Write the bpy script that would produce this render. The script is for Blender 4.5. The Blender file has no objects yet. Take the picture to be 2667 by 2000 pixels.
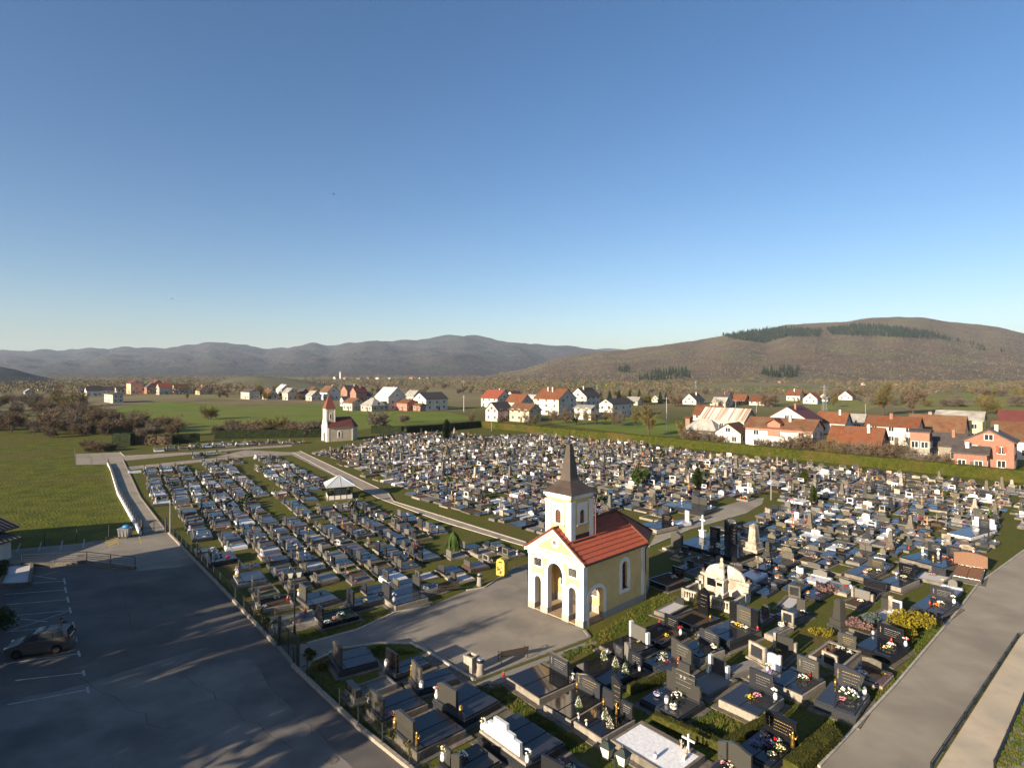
import bpy, bmesh, math, random
from mathutils import Vector, Matrix, noise
from mathutils.geometry import tessellate_polygon
R = math.radians
rnd = random.Random(7)
S = bpy.context.scene
COL = S.collection
# camera geometry: 20 m above flat ground, level, looking along +Y
H, F, CX, HY = 20.0, 1540.0, 1333.5, 970.0
def G(px, py, z=0.0):
    k = (H - z) / (py - HY)
    return Vector(((px - CX) * k, F * k, z))
def PX(p):
    return (CX + F * p[0] / p[1], HY + F * (H - (p[2] if len(p) > 2 else 0)) / p[1])
def inpoly(x, y, poly):
    c = False
    n = len(poly)
    for i in range(n):
        x1, y1 = poly[i]; x2, y2 = poly[i - 1]
        if (y1 > y) != (y2 > y) and x < (x2 - x1) * (y - y1) / (y2 - y1) + x1:
            c = not c
    return c

# ------------------------------------------------------------------ materials
MATS = {}
def mat(name, c1, c2=None, rough=.75, scale=3., bump=0., bscale=25., metal=0., spec=.5, objrand=0., c3=None,
        scale3=.6, coord='Object', stretch=None, detail=6., lo=.35, hi=.65, wave=None, emis=None, bdist=.02):
    m = bpy.data.materials.new(name); m.use_nodes = True
    nt = m.node_tree; N = nt.nodes; L = nt.links
    b = N['Principled BSDF']
    b.inputs['Roughness'].default_value = rough
    b.inputs['Metallic'].default_value = metal
    b.inputs['Specular IOR Level'].default_value = spec if rough < .8 else min(spec, .12)
    if coord == 'World':
        src = N.new('ShaderNodeNewGeometry').outputs['Position']
    else:
        src = N.new('ShaderNodeTexCoord').outputs['Object']
    if stretch:
        mp = N.new('ShaderNodeMapping'); mp.inputs['Scale'].default_value = stretch
        L.new(src, mp.inputs['Vector']); src = mp.outputs['Vector']
    if c2 is None:
        c2 = tuple(x * .72 for x in c1)
    tx = N.new('ShaderNodeTexNoise'); tx.inputs['Scale'].default_value = scale
    tx.inputs['Detail'].default_value = detail; tx.inputs['Roughness'].default_value = .6
    L.new(src, tx.inputs['Vector'])
    rp = N.new('ShaderNodeValToRGB')
    rp.color_ramp.elements[0].position = lo; rp.color_ramp.elements[1].position = hi
    rp.color_ramp.elements[0].color = (*c2, 1); rp.color_ramp.elements[1].color = (*c1, 1)
    L.new(tx.outputs['Fac'], rp.inputs['Fac'])
    out = rp.outputs['Color']
    if c3:
        t3 = N.new('ShaderNodeTexNoise'); t3.inputs['Scale'].default_value = scale3
        t3.inputs['Detail'].default_value = 5; L.new(src, t3.inputs['Vector'])
        r3 = N.new('ShaderNodeValToRGB'); r3.color_ramp.elements[0].position = .48; r3.color_ramp.elements[1].position = .66
        L.new(t3.outputs['Fac'], r3.inputs['Fac'])
        mx = N.new('ShaderNodeMix'); mx.data_type = 'RGBA'
        L.new(r3.outputs['Color'], mx.inputs[0]); L.new(out, mx.inputs[6]); mx.inputs[7].default_value = (*c3, 1)
        out = mx.outputs[2]
    hsrc = tx.outputs['Fac']
    if wave:
        ax, ws, wd = wave                        # axis, scale, darkening of the joints
        wv = N.new('ShaderNodeTexWave'); wv.bands_direction = ax; wv.wave_profile = 'SAW'
        wv.inputs['Scale'].default_value = ws; wv.inputs['Distortion'].default_value = .25
        L.new(N.new('ShaderNodeTexCoord').outputs['Object'], wv.inputs['Vector'])
        r4 = N.new('ShaderNodeValToRGB'); r4.color_ramp.elements[0].position = 0.; r4.color_ramp.elements[1].position = .3
        r4.color_ramp.elements[0].color = (wd, wd, wd, 1); r4.color_ramp.elements[1].color = (1, 1, 1, 1)
        L.new(wv.outputs['Color'], r4.inputs['Fac'])
        mx = N.new('ShaderNodeMix'); mx.data_type = 'RGBA'; mx.blend_type = 'MULTIPLY'; mx.inputs[0].default_value = 1
        L.new(out, mx.inputs[6]); L.new(r4.outputs['Color'], mx.inputs[7]); out = mx.outputs[2]
        hsrc = wv.outputs['Fac']
    if objrand:
        oi = N.new('ShaderNodeObjectInfo')
        mr = N.new('ShaderNodeMapRange'); mr.inputs[3].default_value = 1 - objrand; mr.inputs[4].default_value = 1 + objrand
        L.new(oi.outputs['Random'], mr.inputs[0])
        hs = N.new('ShaderNodeHueSaturation'); L.new(mr.outputs[0], hs.inputs['Value']); L.new(out, hs.inputs['Color'])
        out = hs.outputs['Color']
    L.new(out, b.inputs['Base Color'])
    if bump:
        bn = N.new('ShaderNodeBump'); bn.inputs['Strength'].default_value = bump; bn.inputs['Distance'].default_value = bdist
        if wave:
            L.new(hsrc, bn.inputs['Height'])
        else:
            t2 = N.new('ShaderNodeTexNoise'); t2.inputs['Scale'].default_value = bscale; t2.inputs['Detail'].default_value = 4
            L.new(src, t2.inputs['Vector']); L.new(t2.outputs['Fac'], bn.inputs['Height'])
        L.new(bn.outputs['Normal'], b.inputs['Normal'])
    if emis:
        b.inputs['Emission Color'].default_value = (*emis[0], 1); b.inputs['Emission Strength'].default_value = emis[1]
    MATS[name] = m
    return m
mat('black granite', (.014, .014, .016), (.007, .007, .008), rough=.07, scale=60, objrand=.3)
mat('dark granite', (.035, .037, .042), (.018, .019, .022), rough=.11, scale=50, objrand=.3)
mat('grey granite', (.07, .068, .06), (.038, .037, .033), rough=.2, scale=60, objrand=.25)
mat('light granite', (.15, .145, .13), (.09, .087, .078), rough=.35, scale=40, objrand=.2)
mat('rough granite', (.08, .072, .06), (.04, .037, .032), rough=.7, scale=25, objrand=.25, bump=.4, bscale=30)
mat('brown granite', (.13, .06, .035), (.07, .03, .018), rough=.15, scale=50)
mat('rusty stone', (.19, .095, .05), (.11, .052, .027), rough=.7, scale=14, bump=.4)
mat('white marble', (.6, .6, .6), (.42, .42, .43), rough=.4, scale=3, lo=.25, hi=.5)
mat('white plaster', (.8, .8, .8), (.6, .6, .6), rough=.8, scale=5, bump=.3, bscale=30)
mat('concrete', (.185, .16, .13), (.1, .088, .072), rough=.9, scale=4, bump=.3, objrand=.18, c3=(.09, .085, .07))
mat('pale concrete', (.28, .25, .205), (.19, .17, .14), rough=.9, scale=4, bump=.2, objrand=.12)
mat('terrazzo', (.17, .16, .145), (.095, .09, .08), rough=.6, scale=45, objrand=.2, c3=(.12, .115, .1))
mat('old stone', (.15, .13, .1), (.075, .066, .05), rough=.92, scale=6, bump=.5, objrand=.2, c3=(.11, .105, .08), scale3=1.7)
mat('weathered white stone', (.4, .36, .29), (.23, .2, .16), rough=.9, scale=4, bump=.3, c3=(.16, .14, .11), scale3=1.4)
mat('soil', (.10, .068, .042), (.05, .035, .022), rough=1, scale=9, bump=.8, bscale=14)
mat('sand', (.36, .24, .12), (.26, .165, .08), rough=1, scale=9, bump=.4)
mat('white gravel', (.62, .6, .58), (.3, .29, .28), rough=.95, scale=40, bump=.7, bscale=45)
mat('grey gravel', (.3, .28, .25), (.13, .12, .11), rough=.95, scale=45, bump=.8, bscale=45)
mat('short grass', (.10, .105, .015), (.055, .062, .010), rough=.95, scale=7, bump=.8, bscale=18, c3=(.11, .085, .03), scale3=.5, coord='World')
mat('grass blades', (.10, .125, .02), (.05, .075, .012), rough=.8, scale=.6, coord='World', c3=(.14, .115, .03))
mat('gold', (.55, .36, .10), (.4, .25, .07), rough=.35, metal=.9, scale=20)
mat('engraving', (.28, .27, .24), (.2, .19, .17), rough=.6)
mat('gold engraving', (.34, .25, .09), (.26, .19, .06), rough=.5)
mat('wood cross', (.34, .17, .05), (.22, .11, .035), rough=.7, scale=8, objrand=.2)
mat('dark wood', (.06, .04, .025), (.035, .025, .016), rough=.6, scale=14)
mat('leaves dark', (.035, .06, .014), (.018, .034, .008), rough=.7, scale=3, objrand=.2)
mat('white petals', (.78, .76, .7), (.6, .57, .5), rough=.8, scale=12)
mat('cream petals', (.72, .68, .38), (.6, .5, .2), rough=.8, scale=12)
mat('yellow petals', (.75, .52, .04), (.6, .36, .02), rough=.8, scale=12)
mat('red petals', (.5, .03, .03), (.3, .015, .02), rough=.8, scale=12)
mat('pink petals', (.68, .3, .36), (.5, .16, .24), rough=.8, scale=12)
mat('violet petals', (.25, .2, .42), (.16, .1, .3), rough=.8, scale=12)
mat('orange petals', (.65, .25, .06), (.5, .14, .03), rough=.8, scale=12)
mat('white porcelain', (.75, .74, .72), (.66, .65, .63), rough=.3)
mat('red glass', (.4, .012, .012), (.22, .006, .006), rough=.15)
mat('silver metal', (.5, .5, .52), (.4, .4, .42), rough=.3, metal=.8)
mat('dried stems', (.3, .2, .1), (.2, .12, .06), rough=.9)
mat('iron', (.03, .03, .032), (.018, .018, .02), rough=.5, metal=.3)
mat('green iron', (.022, .032, .028), (.014, .02, .018), rough=.5, metal=.2)
mat('grey steel', (.42, .43, .44), (.32, .33, .34), rough=.45, metal=.5)
mat('lamp glass', (.62, .6, .52), (.5, .48, .42), rough=.35)
# setting
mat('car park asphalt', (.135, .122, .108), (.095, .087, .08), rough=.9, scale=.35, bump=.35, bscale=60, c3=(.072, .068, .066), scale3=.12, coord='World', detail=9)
mat('pale field', (.2, .18, .055), (.15, .15, .04), rough=.95, scale=.05, coord='World', c3=(.13, .155, .03), scale3=.02, bump=.4, bscale=2., bdist=.2)
mat('monument stone', (.55, .5, .41), (.4, .36, .29), rough=.9, scale=3, bump=.3, c3=(.24, .21, .17), scale3=1.1)
mat('dull yellow', (.42, .34, .05), (.33, .26, .04), rough=.6, scale=4)
mat('apron asphalt', (.2, .182, .158), (.15, .138, .12), rough=.9, scale=.45, bump=.35, bscale=60, c3=(.105, .098, .09), scale3=.2, coord='World', detail=9)
mat('pine wood', (.016, .026, .012), (.009, .015, .008), rough=1, scale=.02, coord='World')
mat('crack', (.085, .078, .068), (.06, .055, .048), rough=.95, scale=3, coord='World')
mat('pale asphalt', (.30, .265, .205), (.25, .22, .172), rough=.9, scale=.5, bump=.3, bscale=60, c3=(.21, .187, .15), scale3=.16, coord='World', detail=9)
mat('plaza asphalt', (.25, .222, .18), (.195, .175, .145), rough=.9, scale=.45, bump=.35, bscale=60, c3=(.155, .142, .122), scale3=.2, coord='World', detail=9)
mat('paving', (.33, .28, .225), (.24, .205, .165), rough=.9, scale=1.2, bump=.2, coord='World', c3=(.2, .17, .14))
mat('kerb stone', (.42, .39, .33), (.29, .27, .23), rough=.9, scale=2.5, bump=.2, coord='World')
mat('cream concrete', (.52, .44, .32), (.43, .36, .26), rough=.9, scale=.8, bump=.2, coord='World', c3=(.38, .33, .25), scale3=.4)
mat('field grass', (.108, .112, .010), (.05, .064, .006), rough=.95, scale=.35, bump=.8, bscale=3., c3=(.095, .08, .018), scale3=.045, coord='World', bdist=.25, detail=10)
mat('bright field', (.13, .165, .022), (.09, .125, .016), rough=.95, scale=.06, bump=.4, bscale=2., c3=(.13, .14, .03), scale3=.012, coord='World', bdist=.2)
mat('ploughed soil', (.2, .14, .085), (.15, .105, .06), rough=1, scale=.06, coord='World', c3=(.11, .11, .04), scale3=.02)
mat('white paint', (.42, .42, .4), (.24, .24, .23), rough=.8, scale=2.2, coord='World')
mat('yellow paint', (.5, .36, .08), (.3, .23, .08), rough=.8, scale=3, coord='World')
# buildings
mat('cream plaster', (.64, .47, .215), (.57, .41, .18), rough=.9, scale=1.5, bump=.15, bscale=40, c3=(.5, .35, .16), scale3=.45)
mat('white wall', (.58, .555, .5), (.5, .48, .43), rough=.9, scale=1.2, objrand=.06, c3=(.42, .4, .35), scale3=.25)
mat('white trim', (.74, .72, .67), (.66, .64, .59), rough=.85, scale=2., c3=(.54, .51, .45), scale3=.5)
mat('plinth stone', (.36, .34, .30), (.26, .245, .22), rough=.9, scale=5, bump=.3)
mat('red tile', (.28, .063, .03), (.175, .038, .019), rough=.75, scale=6, bump=.0, objrand=.15)
mat('orange tile', (.165, .062, .03), (.11, .042, .022), rough=.8, scale=.9, objrand=.18, bump=.5, wave=('Z', 1.3, .6), c3=(.125, .064, .038), scale3=.35)
mat('brown tile', (.15, .072, .04), (.1, .048, .028), rough=.85, scale=.9, objrand=.2, bump=.5, wave=('Z', 1.3, .6), c3=(.13, .085, .05), scale3=.35)
mat('dark tile', (.06, .05, .046), (.038, .032, .03), rough=.7, scale=.9, objrand=.25, bump=.4, wave=('Z', 1.3, .7))
mat('dark red tile', (.13, .035, .027), (.085, .024, .02), rough=.7, scale=.9, objrand=.15, bump=.4, wave=('Z', 1.3, .65))
mat('grey roof', (.3, .29, .26), (.2, .195, .175), rough=.75, scale=.7, objrand=.2, c3=(.17, .16, .13), scale3=.3)
mat('light metal roof', (.5, .52, .54), (.42, .44, .46), rough=.4, scale=.7, metal=.2)
mat('striped metal roof', (.56, .53, .48), (.27, .17, .10), rough=.5, scale=.8, metal=.1, stretch=(1.1, .02, .02), lo=.42, hi=.55)
mat('brick', (.3, .16, .115), (.235, .122, .088), rough=.9, scale=3, objrand=.1, bump=.3, wave=('Z', 2.6, .75))
mat('salmon wall', (.72, .4, .26), (.66, .35, .22), rough=.9, scale=1)
mat('pink wall', (.5, .17, .13), (.42, .14, .11), rough=.9, scale=1)
mat('pale pink wall', (.62, .47, .42), (.5, .38, .34), rough=.9, scale=.6)
mat('yellow wall', (.68, .56, .28), (.6, .49, .24), rough=.9, scale=1)
mat('grey wall', (.38, .36, .33), (.29, .275, .25), rough=.9, scale=.8, objrand=.15)
mat('beige wall', (.5, .42, .3), (.4, .33, .24), rough=.9, scale=.8, objrand=.12)
mat('dark boards', (.085, .07, .058), (.05, .042, .036), rough=.85, scale=1.2, objrand=.2)
mat('window glass', (.03, .035, .042), (.02, .024, .03), rough=.12, objrand=.3)
mat('louvre wood', (.16, .07, .04), (.1, .045, .028), rough=.7, scale=10)
mat('spire sheet', (.075, .055, .04), (.05, .037, .028), rough=.55, scale=1.2, metal=.15, bump=.15, c3=(.055, .045, .038), scale3=.7)
mat('small spire tile', (.17, .05, .028), (.13, .037, .022), rough=.7, scale=2)
mat('porch floor', (.36, .27, .17), (.28, .21, .135), rough=.85, scale=2)
mat('bark', (.085, .065, .048), (.05, .038, .028), rough=.95, scale=6, bump=.4)
mat('twigs brown', (.145, .108, .072), (.09, .066, .043), rough=.95, scale=.5, objrand=.22)
mat('twigs grey', (.15, .125, .1), (.095, .08, .062), rough=.95, scale=.5, objrand=.2)
mat('twigs olive', (.155, .125, .045), (.095, .08, .028), rough=.95, scale=.5, objrand=.2)
mat('conifer needles', (.032, .05, .018), (.016, .028, .011), rough=.9, scale=.8, objrand=.25)
mat('hedge leaves', (.055, .062, .007), (.028, .035, .005), rough=.85, scale=1.5, bump=.9, bscale=9, coord='World', c3=(.07, .055, .014), scale3=.13, bdist=.12)
mat('dark hedge leaves', (.022, .032, .012), (.012, .018, .008), rough=.9, scale=1.5, bump=.9, bscale=9, coord='World', bdist=.12)
mat('box hedge leaves', (.06, .06, .010), (.03, .032, .006), rough=.85, scale=6, bump=.9, bscale=30, coord='World')
mat('thuja leaves', (.055, .085, .018), (.028, .046, .011), rough=.85, scale=2, objrand=.15)
mat('golden leaves', (.2, .16, .014), (.12, .1, .01), rough=.8, scale=3)
mat('heather', (.22, .13, .11), (.13, .08, .07), rough=.9, scale=2)
mat('blue juniper', (.1, .13, .12), (.06, .08, .075), rough=.9, scale=2)

# ------------------------------------------------------------------ mesh builder
class MB:
    def __init__(s, m=None):
        s.v = []; s.f = []; s.mi = []; s.names = []; s.cur = 0
        s.use(m or 'concrete')
    def use(s, m):
        if m not in s.names: s.names.append(m)
        s.cur = s.names.index(m); return s
    def add(s, vs, fs):
        o = len(s.v); s.v.extend(vs)
        for f in fs: s.f.append(tuple(i + o for i in f)); s.mi.append(s.cur)
    def merge(s, o, M):
        k = len(s.v); s.v.extend([tuple(M @ Vector(p)) for p in o.v])
        mp = []
        for n in o.names:
            if n not in s.names: s.names.append(n)
            mp.append(s.names.index(n))
        for f, m in zip(o.f, o.mi): s.f.append(tuple(i + k for i in f)); s.mi.append(mp[m])
    def box(s, x0, x1, y0, y1, z0, z1, M=None):
        vs = [(x, y, z) for z in (z0, z1) for x, y in ((x0, y0), (x1, y0), (x1, y1), (x0, y1))]
        if M: vs = [tuple(M @ Vector(p)) for p in vs]
        s.add(vs, [(3, 2, 1, 0), (4, 5, 6, 7), (0, 1, 5, 4), (1, 2, 6, 5), (2, 3, 7, 6), (3, 0, 4, 7)]); return s
    def cbox(s, x0, x1, y0, y1, z0, z1, c=.02):            # box with a chamfered top
        vs = [(x, y, z) for z, i in ((z0, 0), (z1 - c, 0), (z1, c)) for x, y in ((x0 + i, y0 + i), (x1 - i, y0 + i), (x1 - i, y1 - i), (x0 + i, y1 - i))]
        fs = [(3, 2, 1, 0), (8, 9, 10, 11)]
        for k in (0, 4):
            fs += [(k + i, k + (i + 1) % 4, k + 4 + (i + 1) % 4, k + 4 + i) for i in range(4)]
        s.add(vs, fs); return s
    def prism(s, poly, z0, z1):
        n = len(poly)
        vs = [(p[0], p[1], z0) for p in poly] + [(p[0], p[1], z1) for p in poly]
        s.add(vs, [tuple(range(n - 1, -1, -1)), tuple(range(n, 2 * n))] + [(i, (i + 1) % n, n + (i + 1) % n, n + i) for i in range(n)]); return s
    def plate(s, poly, y0, y1, holes=(), M=None):          # outline in x-z, thick along y
        loops = [list(poly)] + [list(h) for h in holes]
        flat = [p for l in loops for p in l]
        tris = tessellate_polygon([[Vector((p[0], p[1], 0)) for p in l] for l in loops])
        n = len(flat)
        vs = [(p[0], y0, p[1]) for p in flat] + [(p[0], y1, p[1]) for p in flat]
        fs = []
        for t in tris:
            a, b, c = [flat[i] for i in t]
            area = (b[0] - a[0]) * (c[1] - a[1]) - (c[0] - a[0]) * (b[1] - a[1])
            t = tuple(t) if area > 0 else tuple(reversed(t))
            fs.append(t); fs.append(tuple(i + n for i in reversed(t)))
        o = 0
        for l in loops:
            k = len(l)
            fs += [(o + i, o + n + i, o + n + (i + 1) % k, o + (i + 1) % k) for i in range(k)]
            o += k
        if M: vs = [tuple(M @ Vector(p)) for p in vs]
        s.add(vs, fs); return s
    def tube(s, p, q, r0, r1=None, n=6):
        p = Vector(p); q = Vector(q); r1 = r0 if r1 is None else r1
        d = (q - p).normalized(); a = d.orthogonal().normalized(); b = d.cross(a)
        vs = []
        for c, r in ((p, r0), (q, r1)):
            for i in range(n):
                t = 2 * math.pi * i / n; vs.append(tuple(c + (a * math.cos(t) + b * math.sin(t)) * r))
        s.add(vs, [(i, (i + 1) % n, n + (i + 1) % n, n + i) for i in range(n)] + [tuple(range(n - 1, -1, -1)), tuple(range(n, 2 * n))]); return s
    def lathe(s, prof, n=12, c=(0, 0, 0), sx=1., sy=1.):
        vs = []
        for r, z in prof:
            for i in range(n):
                t = 2 * math.pi * i / n; vs.append((c[0] + r * sx * math.cos(t), c[1] + r * sy * math.sin(t), c[2] + z))
        fs = []
        for k in range(len(prof) - 1):
            fs += [(k * n + i, k * n + (i + 1) % n, (k + 1) * n + (i + 1) % n, (k + 1) * n + i) for i in range(n)]
        fs += [tuple(range(n - 1, -1, -1)), tuple(range((len(prof) - 1) * n, len(prof) * n))]
        s.add(vs, fs); return s
    def pyr(s, x0, x1, y0, y1, z0, X0, X1, Y0, Y1, z1):
        vs = [(x0, y0, z0), (x1, y0, z0), (x1, y1, z0), (x0, y1, z0), (X0, Y0, z1), (X1, Y0, z1), (X1, Y1, z1), (X0, Y1, z1)]
        s.add(vs, [(3, 2, 1, 0), (4, 5, 6, 7), (0, 1, 5, 4), (1, 2, 6, 5), (2, 3, 7, 6), (3, 0, 4, 7)]); return s
    def mesh(s, name, smooth=False):
        me = bpy.data.meshes.new(name); me.from_pydata(s.v, [], s.f)
        for n in s.names: me.materials.append(MATS[n])
        me.polygons.foreach_set('material_index', s.mi)
        if smooth: me.polygons.foreach_set('use_smooth', [True] * len(s.f))
        me.update(); return me
    def build(s, name, parent=None, smooth=False):
        o = bpy.data.objects.new(name, s.mesh(name, smooth)); COL.objects.link(o)
        if parent: o.parent = parent
        return o
def tag(o, label=None, cat=None, group=None, kind=None):
    if label: o['label'] = label
    if cat: o['category'] = cat
    if group: o['group'] = group
    if kind: o['kind'] = kind
    return o
def thing(name, label, cat, loc, rot=0., group=None):
    o = bpy.data.objects.new(name, None); COL.objects.link(o); o.empty_display_size = .2
    o.location = loc; o.rotation_euler = (0, 0, rot)
    return tag(o, label, cat, group)
def mover(o, loc, rot=0., sc=None):
    o.location = loc; o.rotation_euler = (0, 0, rot)
    if sc: o.scale = sc if hasattr(sc, '__len__') else (sc, sc, sc)
    return o
def copy_tree(root, loc, rot=0., sc=None, label=None, cat=None, group=None):
    r = root.copy(); COL.objects.link(r); mover(r, loc, rot, sc)
    tag(r, label, cat, group)
    for ch in root.children:
        c = ch.copy(); COL.objects.link(c); c.parent = r
        for g in ch.children:
            d = g.copy(); COL.objects.link(d); d.parent = c
    return r
def arch(x0, x1, z0, zs, n=12, rise=None):                 # opening outline: straight to zs, round above
    r = (x1 - x0) / 2; c = (x0 + x1) / 2; rise = r if rise is None else rise
    return [(x0, z0), (x1, z0)] + [(c + r * math.cos(math.pi * i / n), zs + rise * math.sin(math.pi * i / n)) for i in range(n + 1)]
def sheet(name, pxpoly, z, m, kind='structure', pts=None, lab=None, cat=None):
    P = pts or [G(x, y) for x, y in pxpoly]
    mb = MB(m)
    tris = tessellate_polygon([[Vector((p[0], p[1], 0)) for p in P]])
    fs = []
    for t in tris:
        a, b, c = [P[i] for i in t]
        fs.append(tuple(t) if (b[0] - a[0]) * (c[1] - a[1]) - (c[0] - a[0]) * (b[1] - a[1]) > 0 else tuple(reversed(t)))
    mb.add([(p[0], p[1], z) for p in P], fs)
    return tag(mb.build(name), lab, cat, kind=kind)
def strip(mb, A, B, w, z0, z1):                            # a straight kerb or wall between two ground points
    A = Vector((A[0], A[1], 0)); B = Vector((B[0], B[1], 0)); d = (B - A); L = d.length; d /= L
    M = Matrix.Translation(A) @ Matrix.Rotation(math.atan2(d.y, d.x), 4, 'Z')
    mb.box(0, L, -w / 2, w / 2, z0, z1, M)
HAZE = 0.00005
# ------------------------------------------------------------------ camera, sun, sky
cam = bpy.data.cameras.new('camera'); co = bpy.data.objects.new('camera', cam); COL.objects.link(co)
co.location = (0, 0, H); co.rotation_euler = (R(90), 0, 0)
cam.sensor_width = 36; cam.sensor_fit = 'HORIZONTAL'; cam.lens = 36 * F / 2667
cam.shift_y = -30 / 2667; cam.clip_start = .5; cam.clip_end = 40000
S.camera = co
SUN_EL = 16.0
SD = Vector((-.728, -.686, 0)).normalized()                # towards the sun, on the ground
sl = bpy.data.lights.new('sun', 'SUN'); so = bpy.data.objects.new('sun', sl); COL.objects.link(so)
sl.energy = 5.0; sl.angle = R(.5); sl.color = (1, .83, .62)
so.location = (-60, -60, 60)
so.rotation_euler = Vector((-SD.x * math.cos(R(SUN_EL)), -SD.y * math.cos(R(SUN_EL)), -math.sin(R(SUN_EL)))).to_track_quat('-Z', 'Y').to_euler()
w = bpy.data.worlds.new('World'); S.world = w; w.use_nodes = True
nt = w.node_tree; bg = nt.nodes['Background']
sky = nt.nodes.new('ShaderNodeTexSky'); sky.sky_type = 'NISHITA'; sky.sun_disc = False
sky.sun_elevation = R(SUN_EL); sky.sun_rotation = math.atan2(SD.x, SD.y)
sky.altitude = 600; sky.air_density = 1.0; sky.dust_density = 1.3; sky.ozone_density = 1.7
hs = nt.nodes.new('ShaderNodeHueSaturation'); hs.inputs['Saturation'].default_value = 1.23
nt.links.new(sky.outputs['Color'], hs.inputs['Color']); cm = nt.nodes.new('ShaderNodeMix'); cm.data_type = 'RGBA'; cm.blend_type = 'MULTIPLY'; cm.inputs[0].default_value = 1; nt.links.new(hs.outputs['Color'], cm.inputs[6]); cm.inputs[7].default_value = (1.0, .98, 1.06, 1)
nt.links.new(cm.outputs[2], bg.inputs['Color']); bg.inputs['Strength'].default_value = .061
S.view_settings.view_transform = 'Standard'; S.view_settings.look = 'None'; S.view_settings.gamma = 1
S.view_settings.exposure = 1.3
S.cycles.max_bounces = 6; S.cycles.diffuse_bounces = 3; S.cycles.glossy_bounces = 3; S.cycles.volume_bounces = 0
S.cycles.use_denoising = True

# ------------------------------------------------------------------ directions of the place
UA = math.atan2(-.722, .692)                               # the chapel's front runs along this heading
UL = math.atan2(-.83, .556)                                # rows of the left block
UM = math.atan2(-.743, .669)

# ------------------------------------------------------------------ ground
def ground_mat():
    m = bpy.data.materials.new('ground'); m.use_nodes = True
    nt = m.node_tree; N = nt.nodes; L = nt.links; b = N['Principled BSDF']; b.inputs['Roughness'].default_value = .95; b.inputs['Specular IOR Level'].default_value = .1
    pos = N.new('ShaderNodeNewGeometry').outputs['Position']
    def nz(sc, d=6): 
        t = N.new('ShaderNodeTexNoise'); t.inputs['Scale'].default_value = sc; t.inputs['Detail'].default_value = d
        L.new(pos, t.inputs['Vector']); return t.outputs['Fac']
    def ramp(f, a, ca, bb, cb):
        r = N.new('ShaderNodeValToRGB'); e = r.color_ramp.elements
        e[0].position = a; e[0].color = (*ca, 1); e[1].position = bb; e[1].color = (*cb, 1); L.new(f, r.inputs['Fac']); return r.outputs['Color']
    def mix(f, a, c):
        x = N.new('ShaderNodeMix'); x.data_type = 'RGBA'; L.new(f, x.inputs[0]); L.new(a, x.inputs[6]); L.new(c, x.inputs[7]); return x.outputs[2]
    near = ramp(nz(5, 8), .33, (.05, .06, .010), .66, (.105, .11, .017))
    near = mix(ramp(nz(.28, 6), .47, (0, 0, 0), .68, (1, 1, 1)), near, ramp(nz(3), .3, (.075, .06, .02), .7, (.13, .1, .035)))
    far = ramp(nz(.02, 8), .36, (.17, .135, .08), .66, (.19, .175, .07))
    vor = N.new('ShaderNodeTexVoronoi'); vor.inputs['Scale'].default_value = .006
    mp = N.new('ShaderNodeMapping'); mp.inputs['Scale'].default_value = (1, .35, 1); mp.inputs['Rotation'].default_value = (0, 0, .5)
    L.new(pos, mp.inputs['Vector']); L.new(mp.outputs['Vector'], vor.inputs['Vector'])
    sep = N.new('ShaderNodeSeparateColor'); L.new(vor.outputs['Color'], sep.inputs[0])
    far = mix(ramp(sep.outputs[0], .74, (0, 0, 0), .76, (1, 1, 1)), far, ramp(nz(.05), .3, (.10, .135, .03), .7, (.14, .155, .045)))
    far = mix(ramp(sep.outputs[1], .8, (0, 0, 0), .82, (1, 1, 1)), far, ramp(nz(.05), .3, (.15, .115, .07), .7, (.12, .095, .055)))
    ln = N.new('ShaderNodeVectorMath'); ln.operation = 'LENGTH'; L.new(pos, ln.inputs[0])
    mr = N.new('ShaderNodeMapRange'); mr.inputs[1].default_value = 260; mr.inputs[2].default_value = 420; L.new(ln.outputs['Value'], mr.inputs[0])
    out = mix(mr.outputs[0], near, far); L.new(out, b.inputs['Base Color'])
    bn = N.new('ShaderNodeBump'); bn.inputs['Strength'].default_value = .9; bn.inputs['Distance'].default_value = .06
    L.new(nz(11, 4), bn.inputs['Height']); L.new(bn.outputs['Normal'], b.inputs['Normal'])
    MATS['ground'] = m
ground_mat()
mb = MB('ground'); mb.add([(-9000, -300, 0), (9000, -300, 0), (9000, 11000, 0), (-9000, 11000, 0)], [(0, 1, 2, 3)])
tag(mb.build('ground'), kind='structure')
sheet('meadow', [(-900, 1130), (0, 1133), (120, 1142), (300, 1150), (305, 1165), (285, 1176), (195, 1180), (195, 1211), (281, 1211), (300, 1290), (355, 1392), (0, 1432), (-900, 1500)], .01, 'field grass')
sheet('green_field', [(300, 1062), (420, 1045), (520, 1036), (700, 1046), (830, 1052), (960, 1070), (1160, 1073), (1250, 1090), (1060, 1107), (840, 1128), (420, 1128), (330, 1100)], .02, 'bright field')
sheet('ploughed_field', [(390, 1043), (470, 1036), (650, 1044), (830, 1047), (820, 1053), (640, 1058), (500, 1050)], .04, 'ploughed soil')
sheet('right_field', [(2230, 1042), (2400, 1026), (2667, 1020), (3000, 1030), (3000, 1075), (2560, 1078), (2380, 1066)], .02, 'pale field')
sheet('tilled_field', [(2440, 1052), (2530, 1042), (2560, 1042), (2480, 1058)], .04, 'ploughed soil')
sheet('village_lawn', [(1420, 1092), (1700, 1086), (1850, 1130), (1700, 1136), (1450, 1106)], .02, 'bright field')
sheet('village_field', [(1980, 1046), (2230, 1040), (2290, 1056), (2240, 1076), (2100, 1064)], .02, 'pale field')
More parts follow.
